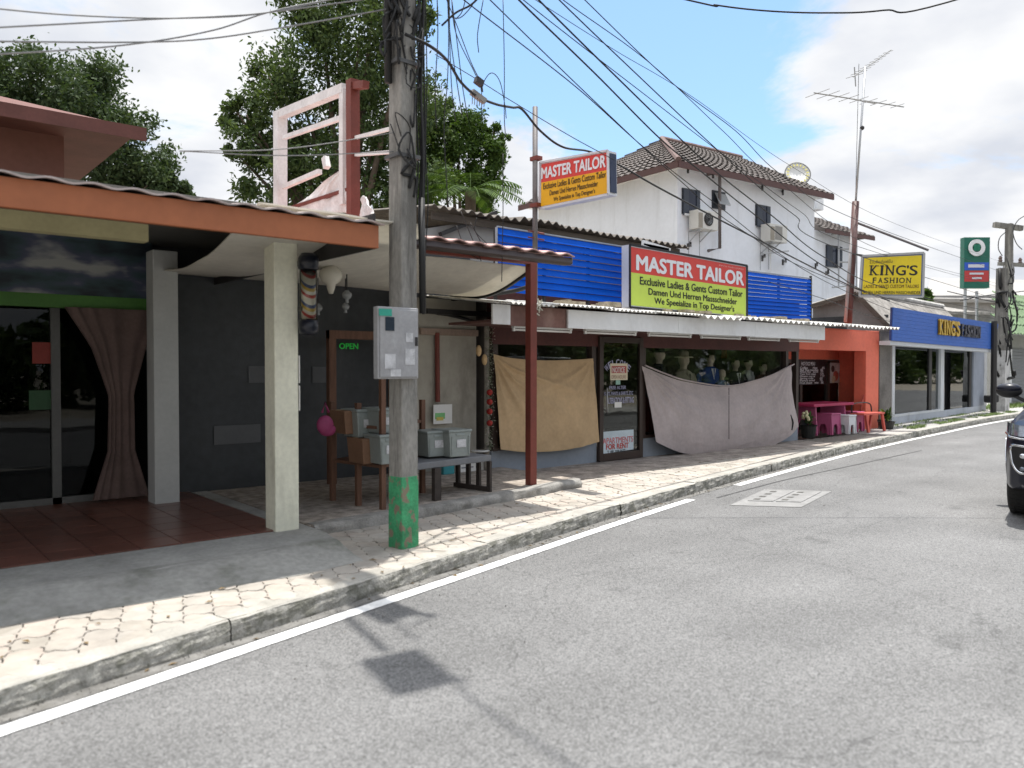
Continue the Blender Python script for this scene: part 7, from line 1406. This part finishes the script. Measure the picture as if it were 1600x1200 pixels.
# palm fronds
pc0 = DP(735, 300, 17.5); pal = thing('palm_tree', 'palm with arching fronds above the old brown roof', 'palm', (pc0.x, pc0.y, 0)); MB().tube([(pc0.x, pc0.y, 0), tuple(pc0)], .12, 10).build('trunk', BARK, pal); rr_ = random.Random(8)
for k in range(15):
    an = k * 2.4; el = rr_.uniform(.15, 1.3); dirv = Vector((math.cos(an) * math.cos(el), math.sin(an) * math.cos(el), math.sin(el))); L_ = rr_.uniform(1.0, 1.7); m = MB(); sp = [pc0 + dirv * L_ * t - Vector((0, 0, .65 * t * t)) for t in np.linspace(0, 1, 14)]
    m.tube(sp, .012, 4); sd_v = dirv.cross(Vector((0, 0, 1))).normalized()
    for i, p in enumerate(sp[1:]):
        tdir = (sp[min(i + 2, 13)] - sp[i]).normalized()
        for s in (-1, 1):
            for q_ in (0, .5): blade(m, p + tdir * q_ * .1, sd_v * s + tdir * .6 - Vector((0, 0, .25)), .34 * math.sin(math.pi * (i + 2) / 16), .018, .12, 3)
    m.build('frond', LF2, pal)
# dark tree mass and buildings across the road, reflected by the shop windows
rng = np.random.default_rng(12); bl = [((x, -17 + rng.uniform(-1, 1), rng.uniform(1.2, 3.2)), rng.uniform(1.9, 2.7), .9) for x in range(-6, 62, 3)] + [((62 + 2.2 * i + rng.uniform(-1, 1), -16 + i * 1.0, rng.uniform(1.5, 5.5)), rng.uniform(2.6, 3.8), .9) for i in range(24)]
V = cloudleaves(bl, 52000, .34, rng, 12); me = bpy.data.meshes.new('treeline'); me.from_pydata(V.tolist(), [], [(4 * i, 4 * i + 1, 4 * i + 2, 4 * i + 3) for i in range(len(V) // 4)]); me.materials.append(LF1); o = bpy.data.objects.new('treeline', me); col.objects.link(o); tag(o, 'dark tree line across the road, seen only as reflections in the shop windows', 'trees'); o['kind'] = 'stuff'
# ================================================================== WIRES
PT = (PC.x, PC.y + .1)
def cable(pts, r, lab, cat='cable', grp='overhead cables strung along the street', nm='overhead_cable', n=10):
    return tag(MB().tube(spline(pts, n), r, 5).build(nm, BLACK, smooth=True), lab, cat, grp)
Wp = lambda u, v: LP(u, v, PT, (P2.x, P2.y))
def lead(u, v, z):   # from the pole top into the first visible point
    return Vector((PT[0], PT[1], z))
LN = [
 ([(739, 11), (899, 135), (1007, 231), (1110, 312), (1290, 440), (1480, 520)], .008, 6.6, 'thin cable, lowest of the fan in front of the white house'),
 ([(766, 0), (932, 161), (1058, 278), (1163, 362), (1320, 445), (1560, 530)], .008, 6.7, 'second thin cable from the bottom of the fan'),
 ([(811, 0), (930, 115), (1034, 219), (1098, 270), (1180, 336), (1294, 420), (1400, 470), (1565, 500)], .013, 6.9, 'thick cable crossing the roof peak of the white house'),
 ([(818, 0), (899, 64), (1000, 142), (1128, 240), (1250, 330), (1340, 385), (1565, 450)], .007, 7.0, 'thin cable running just above the thick one'),
 ([(842, 0), (955, 112), (1060, 214), (1128, 276), (1210, 340), (1288, 402), (1400, 455), (1565, 490)], .013, 7.1, 'thick cable ending beside the right dark window'),
 ([(874, 0), (1015, 135), (1100, 215), (1188, 294), (1244, 338), (1320, 392), (1565, 470)], .010, 7.3, 'middle cable of the upper fan with a slight kink'),
 ([(880, 0), (1015, 98), (1130, 205), (1215, 282), (1380, 392), (1565, 445)], .007, 7.4, 'thin cable crossing the middle cable near the roof'),
 ([(914, 0), (1052, 131), (1150, 205), (1225, 276), (1350, 348), (1565, 425)], .008, 7.6, 'outermost cable of the fan, passing just left of the satellite dish'),
 ([(825, -8), (960, 78), (1080, 150), (1240, 262), (1400, 350), (1572, 412)], .005, 7.5, 'faint thin cable above the roof of the white house'),
 ([(1200, 440), (1290, 468), (1400, 505), (1560, 540)], .008, 2.9, 'low cable running behind the blue screen towards the gabled hall')]
for pts, r, z, lab in LN:
    P = [Wp(*p) for p in pts]
    if z > 4:
        (ua, va), (ub, vb) = pts[0], pts[1]; sl = (vb - va) / (ub - ua); P = [Wp(664, va - (ua - 664) * sl * 1.22), Wp((ua + 664) / 2, va - (ua - 664) / 2 * sl * 1.08)] + P
    r *= .75
    cable(P, r, lab)
A2 = (PC.x + .1, PC.y); B2 = (pq0.x + 1.5, pq0.y - .6)
hv = [(672, 72), (700, 96), (720, 128), (745, 150), (775, 163), (800, 168), (816, 171), (845, 205), (880, 230), (925, 238)]
P = [DP(u, v, 6.45 + (u - 672) / 253 * 4.0) for u, v in hv] ; P += [LP(u, v, (P[-1].x, P[-1].y), (26, 10.3)) for u, v in ((975, 262), (1040, 299), (1180, 372), (1325, 445), (1390, 470))]
P = [Vector((PC.x - .05, PC.y - .02, P[0].z + .05))] + P
cable(P, .014, 'thick black cable drooping from the utility pole past the projecting sign', n=8)
cl = MB(); c = DP(746, 149, 7.6)
cl.bar(c - Vector((.07, 0, -.02)), c + Vector((.09, 0, -.04)), .05, .05)
for k in range(6): cl.tube([c + Vector((-.06 + k * .03, 0, 0)), c + Vector((-.07 + k * .028, -.01, -.10))], .006, 4)
tag(cl.build('cable_clamp', mat('clamp_grey', (.25, .24, .22), .6, .2, 20)), 'comb-like cable clamp on the thick drooping cable', 'clamp')
c = DP(747, 125, 7.4); cl = MB().bar(c - Vector((.03, 0, 0)), c + Vector((.05, 0, -.03)), .05, .06).tube([c + Vector((.03, 0, 0)), c + Vector((.05, 0, -.1))], .012, 5); tag(cl.build('cable_clamp', DARK), 'small dark cable clamp hanging on two wires above the comb-like clamp', 'clamp')
wl = [([(700, -20), (704, 60), (722, 180), (712, 165)][:3], 6.7, 'left'), ([(705, -10), (712, 50), (740, 110), (746, 122)], 7.2, 'a'), ([(694, -10), (716, 45), (735, 95), (748, 122)], 7.3, 'b'), ([(699, -15), (701, 60), (699, 130), (694, 200), (700, 320)], 6.9, 'c'), ([(702, -15), (703, 70), (706, 140), (712, 190)], 7, 'd'), ([(706, 0), (716, 80), (722, 130), (731, 185)], 7, 'e'),
      ([(755, 0), (748, 40), (746, 60), (748, 82)], 7.4, 'f'), ([(786, 0), (788, 100), (788, 180), (790, 214)], 7.8, 'g'), ([(753, 190), (753, 140), (762, 118), (772, 115), (782, 130), (789, 165), (791, 185)], 7.8, 'h'), ([(680, 85), (712, 104), (755, 130), (798, 157), (890, 212), (960, 250)], 8.2, 'i'),
      ([(690, 40), (712, 20), (735, 8), (752, -8)], 6.8, 'j'), ([(712, 30), (722, 18), (728, -5)], 6.9, 'k'), ([(700, 25), (718, 28), (735, 12), (745, -5)], 6.8, 'l'), ([(683, -10), (684, 60), (680, 140), (682, 200)], 6.7, 'm')]
WL = ['short wire stub at the top right edge of the utility pole', 'left of the two wires running down to the small dark clamp', 'right of the two wires running down to the small dark clamp', 'straight wire hanging down the right side of the pole to the old roof', 'wire hanging just right of the pole side cable bundle', 'thin wire slanting down over the green tree top', 'short free wire end hanging in the blue sky', 'long plumb wire hanging in the sky right of the clamps', 'thin wire arch looping above the thick drooping cable', 'thin stay wire running straight from the pole towards the projecting sign', 'thick wire curling up to the right of the pole top', 'short wire twig crossing the curled thick wire', 'second thin wire crossing beside the curled thick wire', 'wire closest to the right face of the pole top']
for i, (p, dd, k) in enumerate(wl): cable([DP(u, v, dd) for u, v in p], (.0045 if k != 'j' else .009), WL[i], 'wire', 'loose wires dangling beside the pole', 'loose_wire', 8)
# strands over the dark awning edge
for i, p in enumerate(([(713, 352), (728, 390), (748, 405)], [(720, 330), (740, 378), (752, 408)], [(735, 348), (752, 380), (760, 402)], [(786, 240), (786, 330), (784, 440)], [(745, 340), (742, 360), (760, 380)])): cable([DP(u, v, 7.9) for u, v in p], .0045, ['loose strand ending behind the awning gutter, leftmost', 'long loose strand second from left at the awning', 'loose strand third from left at the awning', 'straight plumb wire over the blue louvre screen', 'kinked strand crossing the others above the awning'][i], 'wire', 'loose wires over the side awning', 'loose_wire', 6)
# left spans from the pole
for i, p in enumerate(([(632, -30), (440, 16), (300, 28), (120, 24), (-60, 8)], [(632, -10), (430, 18), (350, 25), (240, 30), (-60, 46)], [(628, -20), (440, 14), (330, 48), (180, 72), (-60, 88)], [(628, 10), (470, 38), (330, 60), (200, 66), (-60, 64)], [(628, 205), (450, 232), (280, 236)], [(628, 236), (450, 243), (280, 236)])):
    m_ = MB().tube(spline([LP(u, v, PT, (-7, 6.2)) for u, v in p], 8), .004 if i > 3 else .0055, 5).build('overhead_cable', mat('grey_cable', (.22, .22, .22), .6), smooth=True); tag(m_, ['topmost pale cable left of the utility pole', 'second pale cable left of the utility pole', 'third cable left of the pole, sloping down leftwards', 'fourth cable left of the pole', 'upper thin wire through the rusty sign frame', 'lower thin wire through the rusty sign frame'][i], 'cable', 'cables leading left from the pole')
cable([DP(u, v, 9) for u, v in ((-900, -700), (300, -180), (1040, -8), (1120, 8), (1200, 17), (1290, 20), (1380, 16), (1520, -8), (2300, -260), (3600, -900))], .010, 'lone grey cable arcing at the top right against the clouds')
for i, p in enumerate(([(1597, 390), (1588, 380), (1583, 362), (1590, 345), (1605, 335)], [(1566, 400), (1560, 388), (1562, 372), (1572, 362)], [(1500, 470), (1540, 462), (1600, 455)], [(1480, 455), (1545, 470), (1600, 478)])): cable([DP(u, v, 35) for u, v in p], .02, ['jumper loop right of the far pole top', 'jumper loop left of the far pole top', 'upper short span across the far halls', 'lower short span across the far halls'][i], 'wire', 'jumper wires at the far poles', 'loose_wire', 6)
bpy.context.view_layer.update()
